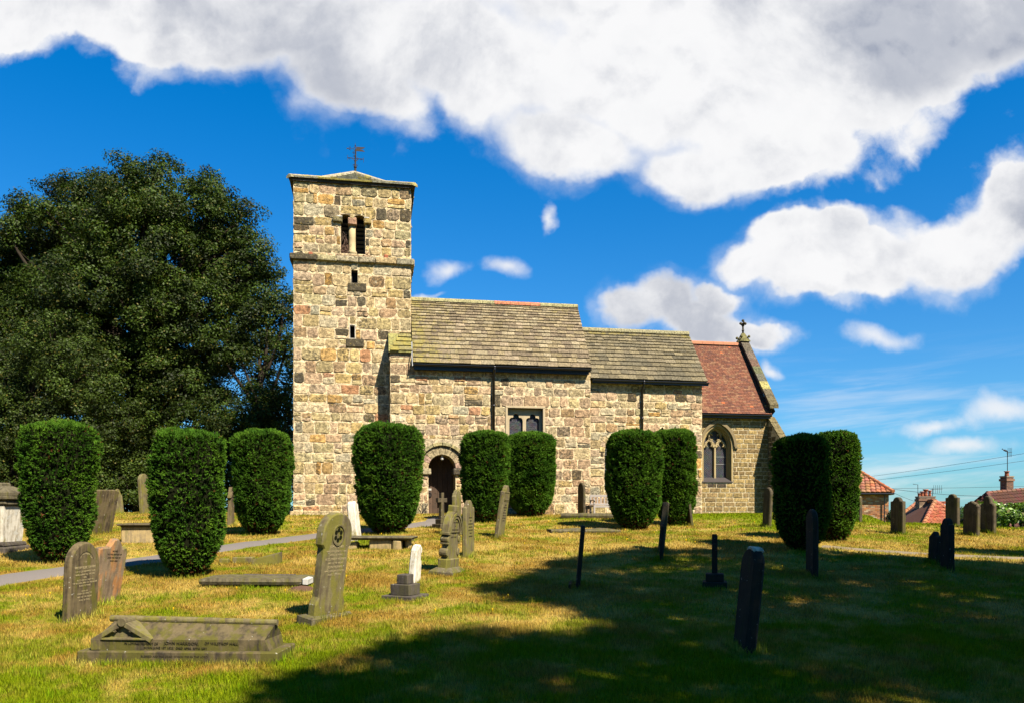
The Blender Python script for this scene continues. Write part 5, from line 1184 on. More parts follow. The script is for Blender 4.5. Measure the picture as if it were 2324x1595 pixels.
b.prism([(-W * .40, .24), (W * .40, .24), (W * .40, hs2), (-W * .40, hs2)], -.055, .055, PY, .01)
out = [(W / 2 * math.cos(t), hs2 + (H * .93 - hs2) * math.sin(t)) for t in [i * math.pi / 20 for i in range(21)]]; b.prism(out + [(-W / 2, hs2 - .03), (W / 2, hs2 - .03)][::1], -.07, .07, PY, .015)
b.bbox((-.075, -.09, H * .90), (.075, .09, H + .01), .02); b.build('slab', M['hs_b'], T)
b = MB(); 
for q, (ro, ri, x1) in enumerate(((.97, .86, .095), (.80, .70, .085))):
    for i in range(20):
        t0, t1 = i * math.pi / 20, (i + 1) * math.pi / 20; f = lambda r, t: (W / 2 * r * math.cos(t), hs2 - .02 + (H * .92 - hs2) * r * math.sin(t)); qd = [f(ri, t0), f(ro, t0), f(ro, t1), f(ri, t1)]
        b.mesh([(X_, a, c) for X_ in (.05, x1) for a, c in qd], [(4, 5, 6, 7), (0, 4, 7, 3), (1, 2, 6, 5)])
for sy in (-1, 1):
    b.bbox((-.09, sy * W * .45 - .05, hs2 - .06), (.09, sy * W * .45 + .05, hs2 - .01), .008)
    for zc__, rr in ((hs2 - .13, .055), (.36, .06)): 
        b.prism([(sy * W * .42 + rr * math.cos(t), zc__ + rr * 1.2 * math.sin(t)) for t in [i * math.pi / 6 for i in range(12)]], -.075, .075, PY, .012)
    b.bbox((-.075, sy * W * .43 - .03, .50), (.075, sy * W * .43 + .03, .53), .005)
b.build('moulding', M['hs_b'], T)
for i, s in enumerate(('IN', 'LOVING MEMORY', 'OF', 'THOMAS AND ANN', 'WHO DIED', 'AGED 71 YEARS')): text_on(T, s, .30 if len(s) > 3 else .05, .0712 if H * (.82 - i * .055) > hs2 else .0562, 0, H * (.80 - i * .055), .034, M['letter'])
for q in (1, -1): tuft_line((x - .3, y + q * .2 - .1), (x + .4, y + q * .2 - .1), 120, .09, 991 + q, .05)
T, H, d = stone_at('headstone', 'upright shouldered headstone directly behind the ornate arched one', 'ogee', 1063, 1262, 128, .62, .09, 'hs_b', 22, 0, 0, .018)
for i in range(7): text_on(T, ('IN MEMORY OF', 'WILLIAM', 'WHO DIED MARCH', 'AGED 66 YEARS', 'ALSO OF HANNAH', 'HIS WIFE', 'AGED 80 YEARS')[i], .40, .0465, 0, H * (.68 - i * .055), .036, M['letter'])
stone_at('headstone', 'stepped top headstone in front of the church door behind the ornate one', 'steps', 1036, 1211, 101, .60, .10, 'hs_b', 20, 0, 0, .016)
T, H, d = stone_at('headstone', 'slim mossy headstone leaning right between the two door side yews', 'ogee', 1132, 1219, 120, .52, .11, 'hs_b', 25, 8, -2, .016)
for i in range(7): text_on(T, ('SACRED', 'TO THE MEMORY OF', 'ROBERT', 'WHO DIED MAY', 'AGED 45 YEARS', 'ALSO OF SARAH', 'HIS WIFE')[i], .34, .0565, 0, H * (.62 - i * .05), .036, M['letter'])
b = MB(); 
for z0 in (.70, .725, .86): b.box((.054, -.22, z0 * H), (.064, .22, z0 * H + .012))
b.build('carved_band', M['hs_b'], T)
# cross by the door
def cross_thing(u, v, hpx, label, mat, gam, aw=.17, sw=.125, steps=((.42, .16), (.27, .14)), armz=.73, at=.12, leanx=0):
    (x, y, z), d = on_ground(u, v); H = hpx * d / F; T = thing('cross_memorial', label, 'stone cross', (x, y, z), (0, R(leanx), -R(gam)), 'stone crosses among the graves'); b = MB(); zz = -.08
    for w, h in steps: b.bbox((-w / 2, -w / 2, zz), (w / 2, w / 2, zz + h + (.08 if zz < 0 else 0)), .012); zz += h + (.08 if zz < 0 else 0)
    b.build('stepped_base', M[mat], T); b = MB(); a = sw / 2; q = aw
    pts = [(-a * 1.1, zz), (a * 1.1, zz), (a * .85, H * armz), (q, H * armz), (q, H * (armz + .12)), (a * .8, H * (armz + .12)), (a * .8, H), (-a * .8, H), (-a * .8, H * (armz + .12)), (-q, H * (armz + .12)), (-q, H * armz), (-a * .85, H * armz)]
    b.prism(pts, -at / 2, at / 2, PY, .01); b.build('cross', M[mat], T); tuft_line((x - .25, y - .25), (x + .25, y - .25), 100, .08, int(u), .05); return T
cross_thing(1002, 1199, 82, 'pale stone cross on a stepped base in front of the arched door', 'hs_e', 55, .16, .12, ((.38, .14), (.25, .13)))
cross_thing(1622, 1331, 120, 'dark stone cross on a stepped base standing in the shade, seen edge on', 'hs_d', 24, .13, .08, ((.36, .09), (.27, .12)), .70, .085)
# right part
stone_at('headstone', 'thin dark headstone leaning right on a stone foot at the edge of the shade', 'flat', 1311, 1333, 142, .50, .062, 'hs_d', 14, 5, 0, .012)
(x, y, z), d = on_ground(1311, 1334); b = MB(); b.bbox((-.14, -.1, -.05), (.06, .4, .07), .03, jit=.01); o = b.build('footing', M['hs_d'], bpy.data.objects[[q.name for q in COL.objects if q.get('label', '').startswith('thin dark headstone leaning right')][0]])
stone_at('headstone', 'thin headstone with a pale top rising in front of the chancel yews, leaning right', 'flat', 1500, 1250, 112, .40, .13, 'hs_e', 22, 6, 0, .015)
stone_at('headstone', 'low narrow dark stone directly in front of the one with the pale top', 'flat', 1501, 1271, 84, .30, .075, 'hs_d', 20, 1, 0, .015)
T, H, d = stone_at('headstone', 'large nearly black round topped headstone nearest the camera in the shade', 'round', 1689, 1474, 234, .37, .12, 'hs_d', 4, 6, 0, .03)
b = MB()
for i in range(14): a = R(60 + i * 4.5); b.bbox((-.05 + rnd.uniform(-.01, .02), .185 * math.cos(a) - .02, H - .185 + .185 * math.sin(a) - .025), (.063, .185 * math.cos(a) + .02, H - .185 + .185 * math.sin(a) + .006), .01, jit=.006)
b.build('lichen_crust', M['hs_w'], T)
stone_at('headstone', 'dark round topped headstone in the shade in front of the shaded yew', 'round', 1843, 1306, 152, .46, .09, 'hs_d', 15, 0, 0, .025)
stone_at('headstone', 'tall round topped headstone at the east end of the church, left of the shaded yew', 'round', 1740, 1195, 90, .44, .09, 'hs_e', 3, 3, 0, .02)
stone_at('headstone', 'small broken headstone leaning left beside the right one of the chancel yews', 'broken', 1567, 1192, 60, .36, .08, 'hs_e', 5, -7, 0, .015)
stone_at('headstone', 'dark narrow headstone close against the nave wall, behind a flat slab', 'round', 1320, 1170, 76, .50, .09, 'hs_e', -8, 0, 0, .02)
stone_at('headstone', 'wide dark headstone with a stepped top just right of the brick house', 'shoulder', 2038, 1210, 83, .50, .10, 'hs_e', 2, 0, 0, .015)
stone_at('headstone', 'headstone with a pointed cap standing in front of the hipped roof', 'shoulder', 2162, 1192, 72, .50, .10, 'hs_e', 2, 0, 0, .015)
stone_at('headstone', 'headstone with curved shoulders and a narrow cap, left of the leafy hedge', 'steps', 2204, 1214, 78, .50, .10, 'hs_e', 0, 2, 0, .02)
stone_at('headstone', 'thin low headstone half hidden behind the narrow capped one', 'flat', 2219, 1198, 55, .36, .08, 'hs_e', 8, 0, 0, .015)
stone_at('headstone', 'double curved headstone with a round head in front of the hedge, furthest right', 'head', 2243, 1208, 84, .46, .11, 'hs_e', 0, 0, 0, .02)
stone_at('headstone', 'headstone peeping out on the right side of the sunlit yew', 'flat', 1945, 1183, 58, .42, .10, 'hs_e', 2, 0, 0, .015)
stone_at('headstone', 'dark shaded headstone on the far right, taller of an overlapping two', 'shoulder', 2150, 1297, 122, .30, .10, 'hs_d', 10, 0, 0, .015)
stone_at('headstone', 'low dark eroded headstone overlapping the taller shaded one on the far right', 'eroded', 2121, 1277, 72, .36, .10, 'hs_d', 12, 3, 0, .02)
# left part
stone_at('headstone', 'tall grey slab leaning right, half hidden behind the furthest left yew', 'leanslab', 224, 1212, 104, .72, .10, 'hs_a', 30, 13, 0, .012)
stone_at('headstone', 'small mossy headstone leaning left on the skyline beside the grey slab', 'broken', 270, 1166, 58, .42, .12, 'hs_b', 30, -7, 0, .02, group=GH)
stone_at('headstone', 'tall round topped headstone on the skyline beside the second yew', 'round', 330, 1166, 92, .55, .13, 'hs_b', 20, -4, 0, .02)
stone_at('headstone', 'thin spire topped memorial half hidden behind the yew nearest the tower', 'spire', 524, 1192, 88, .34, .12, 'hs_a', 10, 0, 0, .012)
stone_at('headstone', 'whitewashed weathered leaning slab beside the yew left of the door', 'slant', 808, 1226, 90, .40, .19, 'hs_w', 14, -7, -3, .025)
stone_at('headstone', 'small white weathered stump behind the stepped grey base', 'white', 939, 1328, 94, .24, .12, 'hs_w', 28, 4, -3, .02)
# limewashed pedestal tomb, far left
(x, y, z), d = on_ground(-6, 1250); k = d / F; T = thing('pedestal_tomb', 'big white square pedestal tomb with a mossy moulded cap at the left edge', 'tomb', (x, y, z), (0, 0, -TH))
b = MB(); zt = 102 * k
b.bbox((-46 * k, -.45, -.1), (46 * k, .45, 12 * k), .03, jit=.01); b.bbox((-42 * k, -.41, 12 * k), (42 * k, .41, 22 * k), .03, jit=.01); b.build('tomb_base', M['hs_g'], T)
b = MB(); vs = [(-34 * k, -.33, 22 * k), (34 * k, -.33, 22 * k), (34 * k, .33, 22 * k), (-34 * k, .33, 22 * k), (-41 * k, -.38, zt), (41 * k, -.38, zt), (41 * k, .38, zt), (-41 * k, .38, zt)]
b.mesh(vs, [(0, 1, 5, 4), (1, 2, 6, 5), (2, 3, 7, 6), (3, 0, 4, 7), (4, 5, 6, 7)]); b.build('shaft', M['hs_w'], T)
b = MB(); 
for (hw, z0, z1) in ((44, 102, 106), (47, 106, 112), (43, 112, 117), (52, 117, 124), (50, 124, 134)): b.bbox((-hw * k, -hw * k * .9, z0 * k), (hw * k, hw * k * .9, z1 * k), .012, jit=.004)
b.mesh([(-48 * k, -44 * k, 134 * k), (48 * k, -44 * k, 134 * k), (48 * k, 44 * k, 134 * k), (-48 * k, 44 * k, 134 * k), (-20 * k, -20 * k, 148 * k), (24 * k, -20 * k, 148 * k), (24 * k, 20 * k, 148 * k), (-20 * k, 20 * k, 148 * k)], [(0, 1, 5, 4), (1, 2, 6, 5), (2, 3, 7, 6), (3, 0, 4, 7), (4, 5, 6, 7)])
b.bbox((-16 * k, -18 * k, 146 * k), (20 * k, 18 * k, 155 * k), .02, jit=.01); b.build('cap', M['hs_s'], T)
# coped tomb
(xa, ya, za), da = on_ground(174, 1508); (xb, yb, zb_), db_ = on_ground(629, 1508); k = da / F
T = thing('coped_tomb', 'long low coped tomb with a small carved gable and lettering, in the left foreground', 'tomb', ((xa + xb) / 2, (ya + yb) / 2, (za + zb_) / 2), (0, 0, math.atan2(yb - ya, xb - xa)))
L2 = math.hypot(xb - xa, yb - ya) / 2; b = MB()
b.bbox((-L2, 0, -.12), (L2 * 1.0, .56, .128), .012); b.build('plinth', M['tomb'], T)
X0_, X1_ = -L2 + .12, L2 - .10; y0f, y1f = .05, .50; zb0, zb1 = .128, .235
def rz_(t): return .43 + (.40 - .43) * t
b = MB(); b.mesh([(X0_, y0f, zb0), (X1_, y0f + .02, zb0), (X1_, y1f - .02, zb0), (X0_, y1f, zb0), (X0_ + .03, y0f, zb1), (X1_ - .05, y0f + .02, zb1), (X1_ - .02, y1f - .02, zb1), (X0_ + .02, y1f, zb1), (X0_ + .13, .275, .405), (X1_ - .005, .275, .375)],
   [(0, 1, 5, 4), (1, 2, 6, 5), (2, 3, 7, 6), (3, 0, 4, 7), (4, 5, 9, 8), (5, 6, 9), (6, 7, 8, 9), (7, 4, 8)]); b.build('coped_slab', M['tomb'], T)
b = MB(); b.tube([(X0_ + .07, .275, .41), (0, .275, .396), (X1_ + .01, .275, .378)], [.034, .034, .032], 12); b.build('ridge_roll', M['hs_b'], T, smooth=False)
b = MB(); gx0, gx1, gxc = X0_ + .02, X0_ + .60, X0_ + .31; gt = .395; yg = y0f - .012
def slab2(p, q, w, y0, y1):
    dx, dz = q[0] - p[0], q[1] - p[1]; l = math.hypot(dx, dz); n_ = (-dz / l * w, dx / l * w); b.prism([(p[0] + n_[0], p[1] + n_[1]), (q[0] + n_[0], q[1] + n_[1]), (q[0] - n_[0], q[1] - n_[1]), (p[0] - n_[0], p[1] - n_[1])], y0, y1, lambda a, c, w: (a, w, c), .005)
slab2((gx0, zb1 - .01), (gxc, gt), .024, yg, .29); slab2((gx1, zb1 - .01), (gxc, gt), .024, yg, .29)
b.tube([(gxc, yg - .01, gt + .01), (gxc, .3, gt + .01)], .04, 12)
b.face([(gx0, yg + .035, zb1), (gx1, yg + .035, zb1), (gxc, yg + .035, gt)])
for sx in (-1, 1):
    pr = [(gxc + sx * .20, zb1 + .055), (gxc + sx * .12, zb1 + .085), (gxc + sx * .07, zb1 + .075), (gxc + sx * .085, zb1 + .12), (gxc + sx * .05, gt - .055), (gxc, gt - .02)]
    for p, q in zip(pr[:-1], pr[1:]): slab2(p, q, .008, yg + .004, yg + .036)
b.bbox((gx0 + .06, yg, zb1 - .006), (gx1 - .06, yg + .05, zb1 + .016), .004)
b.bbox((gx0 - .025, yg - .003, zb0), (gx0 + .07, yg + .05, zb1 + .01), .008)
b.build('carved_gable', M['hs_b'], T)
o = text_on(T, 'IN LOVING MEMORY OF', .40, X0_ + .50, y0f - .0015, zb0 + .062, .030, M['letter'], face='-Y')
text_on(T, 'JOHN HARRISON,', .36, X0_ + .90, y0f + .0035, zb0 + .062, .042, M['letter'], face='-Y'); text_on(T, 'OF WILSTROP HALL.', .38, X0_ + 1.30, y0f + .009, zb0 + .062, .036, M['letter'], face='-Y')
text_on(T, 'BORN JUNE 1ST 1823.  DIED APRIL 30TH 1891', .86, X0_ + .84, y0f + .004, zb0 + .018, .030, M['letter'], face='-Y')
text_on(T, 'BLESSED ARE THE DEAD WHICH DIE IN THE LORD', .86, -.02, -.0015, .072, .028, M['letter'], face='-Y')
tuft_line((xa, ya - .04), (xb, yb - .04), 900, .07, 77, .03); tuft_line((xb + .04, yb), (xb + .1, yb + .5), 150, .11, 78, .05); tuft_line((xa - .05, ya), (xa + .02, ya + .5), 120, .09, 79, .04)
# stepped granite base
(x, y, z), d = on_ground(921, 1360); T = thing('stepped_base', 'grey stone base of three shrinking square steps, its cross missing', 'grave base', (x, y + .18, z), (0, 0, R(-34)))
for i, (s, z0, z1) in enumerate(((.245, -.06, .055), (.155, .055, .21), (.088, .21, .345))):
    b = MB(); b.bbox((-s, -s, z0), (s, s, z1), .008, jit=.002); b.build('step', M['hs_g'], T)
tuft_line((x - .35, y - .05), (x + .3, y - .1), 220, .07, 81, .06)
# table tomb
(xa, ya, za), da = on_ground(772, 1246); (xb, yb, zb_), db_ = on_ground(934, 1246); L = math.hypot(xb - xa, yb - ya)
T = thing('table_tomb', 'flat table tomb on broken supports beside the yew left of the door', 'tomb', ((xa + xb) / 2, (ya + yb) / 2, (za + zb_) / 2), (0, 0, math.atan2(yb - ya, xb - xa)))
b = MB(); b.bbox((-L / 2 - .05, -.05, .22), (L / 2 + .02, .68, .275), .022, jit=.006); b.bbox((-L / 2 + .02, .0, .20), (L / 2 - .06, .62, .222), .008, jit=.004); b.build('table_top', M['hs_s'], T)
for (a, c, e, f, hh) in ((-.62, -.42, .05, .30, .15), (-.15, .33, .03, .16, .20), (.36, .55, -.02, .2, .20), (.60, .68, .15, .5, .20)): b = MB(); b.bbox((a, e, -.1), (c, f, hh), .02, jit=.012); b.build('support', M['hs_chip'], T)
b = MB(); b.bbox((-.2, .5, -.1), (.6, .60, .2), .02, jit=.01); b.build('support', M['hs_chip'], T)
(x, y, z), d = on_ground(895, 1226); o = b = MB(); b.bbox((-.55, -.1, -.1), (.45, .1, .10), .015, jit=.01); T = thing('kerb_stone', 'low grey kerb stone just behind the table tomb', 'kerb', (x, y, z), (0, 0, -TH)); b.build('kerb', M['hs_g'], T)
# chest tomb
(x, y, z), d = on_ground(275, 1231); T = thing('chest_tomb', 'small chest tomb with flaking yellow side beside the second yew', 'tomb', (x, y, z), (0, 0, -TH * .6))
b = MB(); b.bbox((0, 0, -.1), (1.3, .6, .37), .015, jit=.006); b.build('chest', M['hs_chip'], T); b = MB(); b.bbox((-.08, -.08, .39), (1.4, .68, .44), .015, jit=.005); b.bbox((-.02, -.02, .362), (1.34, .62, .392), .01); b.build('table_top', M['hs_e'], T)
# ledgers
def ledger(u0, u1, v, label, th=.1, dep=.55, raise_=.0, mat='hs_s', yaw=None, jit=.008, name='ledger_stone'):
    (xa, ya, za), _ = on_ground(u0, v); (xb, yb, zb__), _ = on_ground(u1, v); L = math.hypot(xb - xa, yb - ya)
    T = thing(name, label, 'grave slab', ((xa + xb) / 2, (ya + yb) / 2, (za + zb__) / 2 + raise_), (R(1), R(.3), math.atan2(yb - ya, xb - xa)), 'flat grave slabs lying in the grass')
    b = MB(); n = 9; vs = []; jj = [(rnd.uniform(-jit, jit) * 1.5, rnd.uniform(-jit, jit)) for _ in range(n + 1)]
    for i in range(n + 1):
        X = -L / 2 + L * i / n; e = .02 if i in (0, n) else 0
        vs += [(X, jj[i][0] + .01 + e, 0), (X, jj[i][0] - .01 + e, th * .5), (X, jj[i][0] + .012 + e, th + jj[i][1] - e * .5), (X, dep, th + jj[i][1] - e * .5), (X, dep, 0)]
    fs = [(i * 5 + k, i * 5 + (k + 1) % 5, i * 5 + 5 + (k + 1) % 5, i * 5 + 5 + k) for i in range(n) for k in range(5)] + [(4, 3, 2, 1, 0), tuple(n * 5 + k for k in range(5))]
    b.mesh(vs, fs); b.build('slab', M[mat], T); return T, L, (xa, ya), (xb, yb)
T, L, pa, pb = ledger(451, 698, 1333, 'long raised ledger slab with a whitened right end, above a dark hollow', .095, .6, .045)
b = MB(); b.bbox((L / 2 - .075, -.012, .004), (L / 2 + .006, .3, .10), .01, jit=.006); b.build('white_end', M['white'], T)
b = MB(); b.bbox((-L / 2 + .1, .08, -.3), (L / 2 - .1, .5, -.002), .01); b.build('bedding', M['soil'], T); tuft_line(pa, pb, 420, .05, 85, .05)
(x, y, z), d = on_ground(612, 1318); T = thing('kerb_stone', 'dark kerb of two blocks lying behind the raised ledger slab', 'kerb', (x, y, z), (0, 0, -TH)); b = MB(); b.bbox((-.41, -.05, -.1), (-.12, .05, .115), .008); b.bbox((-.115, -.05, -.1), (.41, .05, .11), .008); b.build('kerb', M['hs_g'], T)
b = MB(); (x, y, z), d = on_ground(684, 1338)
vs = [(0, 0, .07)]; n = 14
for r_, zz in ((.10, .045), (.2, -.03)):
    for i in range(n): a = 6.283 * i / n; q = r_ * rnd.uniform(.8, 1.2); vs.append((q * 1.2 * math.cos(a), q * math.sin(a), zz + rnd.uniform(-.01, .01)))
b.mesh([(x + p[0], y + p[1], z + p[2]) for p in vs], [(0, 1 + i, 1 + (i + 1) % n) for i in range(n)] + [(1 + i, 1 + n + i, 1 + n + (i + 1) % n, 1 + (i + 1) % n) for i in range(n)]); o = b.build('soil_mound', M['soil']); tag(o, 'small heap of bare soil at the right end of the raised ledger slab', 'soil heap')
T, L, pa, pb = ledger(1252, 1410, 1209, 'thin rough edged slab lying in the grass left of the chancel yews', .105, .5, 0, jit=.02); tuft_line((pa[0], pa[1] - .03), (pb[0], pb[1] - .03), 160, .06, 86, .03)
T, L, pa, pb = ledger(1273, 1392, 1176, 'thick raised slab near the nave wall in front of the bench', .13, .6, .03)
for i, (u, v, a, c, hh, tp, lb) in enumerate(((603, 1281, .25, .10, .20, 1, 'wedge shaped stone block, right end of a broken kerb'), (552, 1277, .19, .06, .115, 0, 'thin kerb stone between the wedge block and the path'), (508, 1278, .085, .08, .09, 0, 'small square kerb stone, left end of a broken kerb'))):
    (x, y, z), d = on_ground(u, v); T = thing('kerb_stone', lb, 'kerb', (x, y, z), (0, 0, -TH + R(6))); b = MB()
    if tp: b.mesh([(-a, 0, -.05), (a * .85, 0, -.05), (a * .95, .35, -.05), (-a, .3, -.05), (-a, 0, .10), (a * .85, 0, hh), (a * .95, .35, hh + .03), (-a, .3, .10)], [(3, 2, 1, 0), (4, 5, 6, 7), (0, 1, 5, 4), (1, 2, 6, 5), (2, 3, 7, 6), (3, 0, 4, 7)])
    else: b.bbox((-a, -.04, -.06), (a, .12, hh), .012, jit=.008)
    b.build('kerb', M['hs_b'], T); tuft_line((x - a, y - .06), (x + a, y - .06), 90, .06, 300 + i, .04)
# bench against the wall
bx0 = wx(1345, 27.3); zb9 = gz(bx0, 27.3); T = thing('garden_bench', 'weathered wooden garden bench against the nave wall, half behind the yew', 'bench', (bx0 + .65, 27.45, zb9))
h_, W_ = .72, 1.3
for sx in (-1, 1):
    b = MB(); X = sx * .62; b.bbox((X - .03, -.28, -.05), (X + .03, -.22, .52), .005); b.bbox((X - .03, .20, -.05), (X + .03, .26, h_), .005); b.bbox((X - .035, -.32, .50), (X + .035, .22, .545), .008); b.box((X - .02, -.22, .28), (X + .02, .2, .34)); b.build('end_frame', M['bench'], T)
b = MB(); 
for k in range(6): b.bbox((-.64, -.28 + k * .08, .35), (.64, -.22 + k * .08, .375), .004)
b.bbox((-.6, -.27, .26), (.6, -.24, .34), .004); b.build('seat', M['bench'], T)
b = MB(); b.bbox((-.6, .20, h_ - .08), (.6, .24, h_), .006); b.bbox((-.6, .20, .36), (.6, .24, .41), .005)
for k in range(9): b.box((-.52 + k * .13, .21, .40), (-.475 + k * .13, .235, h_ - .07))
b.build('backrest', M['bench'], T)
# molehill-like debris by the east end
b = MB(); (x, y, z), d = on_ground(1790, 1172)
for i in range(22): a = rnd.uniform(0, 6.28); q = rnd.uniform(0, .2); c = (x + q * 1.5 * math.cos(a), y + q * math.sin(a) * .6, z + .02 + .09 * (1 - q / .2)); e = rnd.uniform(-.5, .5); b.tube([(c[0] - .12 * math.cos(e), c[1], c[2] - .02), (c[0] + .12 * math.cos(e), c[1] + .1 * math.sin(e), c[2])], .012, 4)
o = b.build('twig_pile', M['twig']); tag(o, 'small heap of brown twigs at the foot of the east wall', 'twig pile')

# ------------------------------------------------------------------ far houses
def pantile_plane(b, a, c, d, e, colf, hs=.3, ws=.26):
    """quad/tri a-c (eave left,right), d,e (top right, top left) laid with wavy tile columns"""
    a, c, d, e = map(Vector, (a, c, d, e)); nn = (c - a).cross(e - a).normalized(); 
    if nn.z < 0: nn = -nn
    ux = (c - a).normalized(); L = (c - a).length; up = nn.cross(ux).normalized(); up = up if up.z > 0 else -up
    H = max((d - a).dot(up), (e - a).dot(up)); ol = (e - a).dot(ux); orr = (c - d).dot(ux); n = int(H / hs); m = int(L / ws)
    b.face([tuple(a), tuple(c), tuple(d)] + ([] if (d - e).length < .01 else [tuple(e)]), (.12, .05, .03, 0))
    for j in range(n + 1):
        y0, y1 = j * hs, min((j + 1) * hs, H)
        if y1 - y0 < .04: continue
        for i in range(m + 1):
            x0, x1 = i * ws, (i + 1) * ws; lo, hi = ol * (y0 + y1) / 2 / H, L - orr * (y0 + y1) / 2 / H
            x0, x1 = max(x0, lo), min(x1, hi)
            if x1 - x0 < .04: continue
            col = colf(); f = lambda x, y, h: tuple(a + ux * x + up * y + nn * h)
            w = x1 - x0; xa, xb = x0 + w * .3, x0 + w * .7
            b.mesh([f(x0, y0, .055), f(xa, y0, .10), f(xb, y0, .09), f(x1, y0, .05), f(x0, y1, .02), f(xa, y1, .065), f(xb, y1, .055), f(x1, y1, .015), f(x0, y0, .01), f(x1, y0, .01)], [(0, 1, 5, 4), (1, 2, 6, 5), (2, 3, 7, 6), (8, 9, 3, 2, 1, 0)], col)
def hipcap(b, p, q, col=(.45, .17, .07), r=.12):
    p, q = Vector(p), Vector(q); n = max(2, int((q - p).length / .4))
    for k in range(n): b.tube([tuple(p.lerp(q, k / n) + Vector((0, 0, .06))), tuple(p.lerp(q, (k + .96) / n) + Vector((0, 0, .05)))], [r, r * .88], 8, tuple(c * rnd.uniform(.85, 1.15) for c in col) + (0,))
def brickwall(b, A, B, z0, z1, pal, h=.083, w=.23):
    A, B = Vector(A), Vector(B); d = (B - A); L = d.length; d.normalize(); nx, ny = d.y, -d.x; P = lambda s, z, k=0: (A.x + d.x * s + nx * k, A.y + d.y * s + ny * k, z)
    b.face([P(0, z0), P(L, z0), P(L, z1), P(0, z1)], (.42, .34, .27, 0)); z = z0; j = 0
    while z < z1 - .02:
        s = -(w / 2) * (j % 2)
        while s < L:
            s0, s1 = max(s, 0) + .006, min(s + w, L) - .006
            if s1 - s0 > .03: c = rnd.choice(pal); f = rnd.uniform(.75, 1.25); b.mesh([P(s0, z + .006, .006), P(s1, z + .006, .006), P(s1, min(z + h, z1) - .006, .006), P(s0, min(z + h, z1) - .006, .006)], [(0, 1, 2, 3)], tuple(v * f for v in c))
            s += w
        z += h; j += 1
def chimney(house, x, y, z0, z1, w, pots, yaw=.3, pal=None, dp=None):
    b = MB(); pal = pal or [(.30, .16, .10), (.24, .12, .08), (.36, .24, .15)]; dp = dp or w * .8; c, s = math.cos(yaw), math.sin(yaw); f = lambda a, e: (x + a * c - e * s, y + a * s + e * c)
    cs = [f(-w / 2, -dp / 2), f(w / 2, -dp / 2), f(w / 2, dp / 2), f(-w / 2, dp / 2)]
    for i in range(4): brickwall(b, (*cs[i], 0), (*cs[(i + 1) % 4], 0), z0, z1, pal)
    xf = lambda p: (*f(p[0], p[1]), p[2])
    b.box((-w / 2 - .05, -dp / 2 - .05, z1 - .3), (w / 2 + .05, dp / 2 + .05, z1 - .16), (.26, .15, .1, 0), xf=xf); b.box((-w / 2 - .03, -dp / 2 - .03, z1 - .06), (w / 2 + .03, dp / 2 + .03, z1 + .02), (.3, .24, .18, 0), xf=xf)
    o = b.build('chimney', M['brick'], house, tuple(house.location), fixn=False)
    for (a, hh, r) in pots:
        b = MB(); q = f(a, 0); b.lathe([(r, 0), (r * .85, hh * .3), (r * .8, hh * .8), (r * 1.15, hh * .88), (r * 1.15, hh)], 10, (q[0], q[1], z1)); b.build('chimney_pot', M['pot'], o, tuple(house.location), True)
    return o
BP = [(.52, .24, .12), (.56, .32, .17), (.44, .19, .10), (.60, .44, .28), (.38, .19, .11), (.60, .25, .09)]
# house 1, brick wall with hipped pantile roof
d1 = 45; Pc = at_d(2017, 1118, d1); Pe = at_d(1890, 1118, d1 + 1.0); zw = Pc[2]; H1 = thing('brick_house', 'pale red brick house with a hipped pantile roof behind the sunlit yew', 'house', (Pc[0], Pc[1], -2))
b = MB(); base = -3.0; dv = Vector((Pe[0] - Pc[0], Pe[1] - Pc[1], 0)); un = dv.normalized(); pn = Vector((-un.y, un.x, 0)); pn = pn if pn.y > 0 else -pn
A0 = Vector((Pc[0], Pc[1], 0)); A1 = A0 + un * 7.5; A2 = A1 + pn * 5.5; A3 = A0 + pn * 5.5
for p, q in ((A1, A0), (A0, A3), (A3, A2), (A2, A1)): brickwall(b, p, q, base, zw, BP)
b.build('brick_wall', M['brick'], H1, tuple(H1.location), fixn=False)
b = MB(); o_ = .22; E = [A0 - un * o_ - pn * o_, A1 + un * o_ - pn * o_, A2 + un * o_ + pn * o_, A3 - un * o_ + pn * o_]; ez = zw + .02; E = [Vector((e.x, e.y, ez)) for e in E]
mr = (E[0] + E[3]) / 2 + un * 2.6; mr.z = ez + 2.0; ml = (E[1] + E[2]) / 2 - un * 2.6; ml.z = ez + 2.0; tc = lambda: tuple(v * rnd.uniform(.8, 1.2) for v in rnd.choice(((.38, .14, .075), (.33, .12, .07), (.44, .18, .09))))
pantile_plane(b, E[1], E[0], mr, ml, tc); pantile_plane(b, E[0], E[3], mr, mr, tc); pantile_plane(b, E[3], E[2], ml, mr, tc); pantile_plane(b, E[2], E[1], ml, ml, tc)
for p, q in ((E[0], mr), (E[3], mr), (mr, ml), (E[1], ml), (E[2], ml)): hipcap(b, p, q)
b.build('roof', M['tile'], H1, tuple(H1.location), fixn=False)
b = MB(); 
for p, q in ((E[1], E[0]), (E[0], E[3])): b.tube([tuple(p - Vector((0, 0, .06))), tuple(q - Vector((0, 0, .06)))], .06, 8)
q = E[0] + un * .45 + pn * .12; b.tube([(q.x, q.y, ez - .05), (q.x, q.y, base)], .03, 6); b.build('gutter', M['black'], H1, tuple(H1.location))
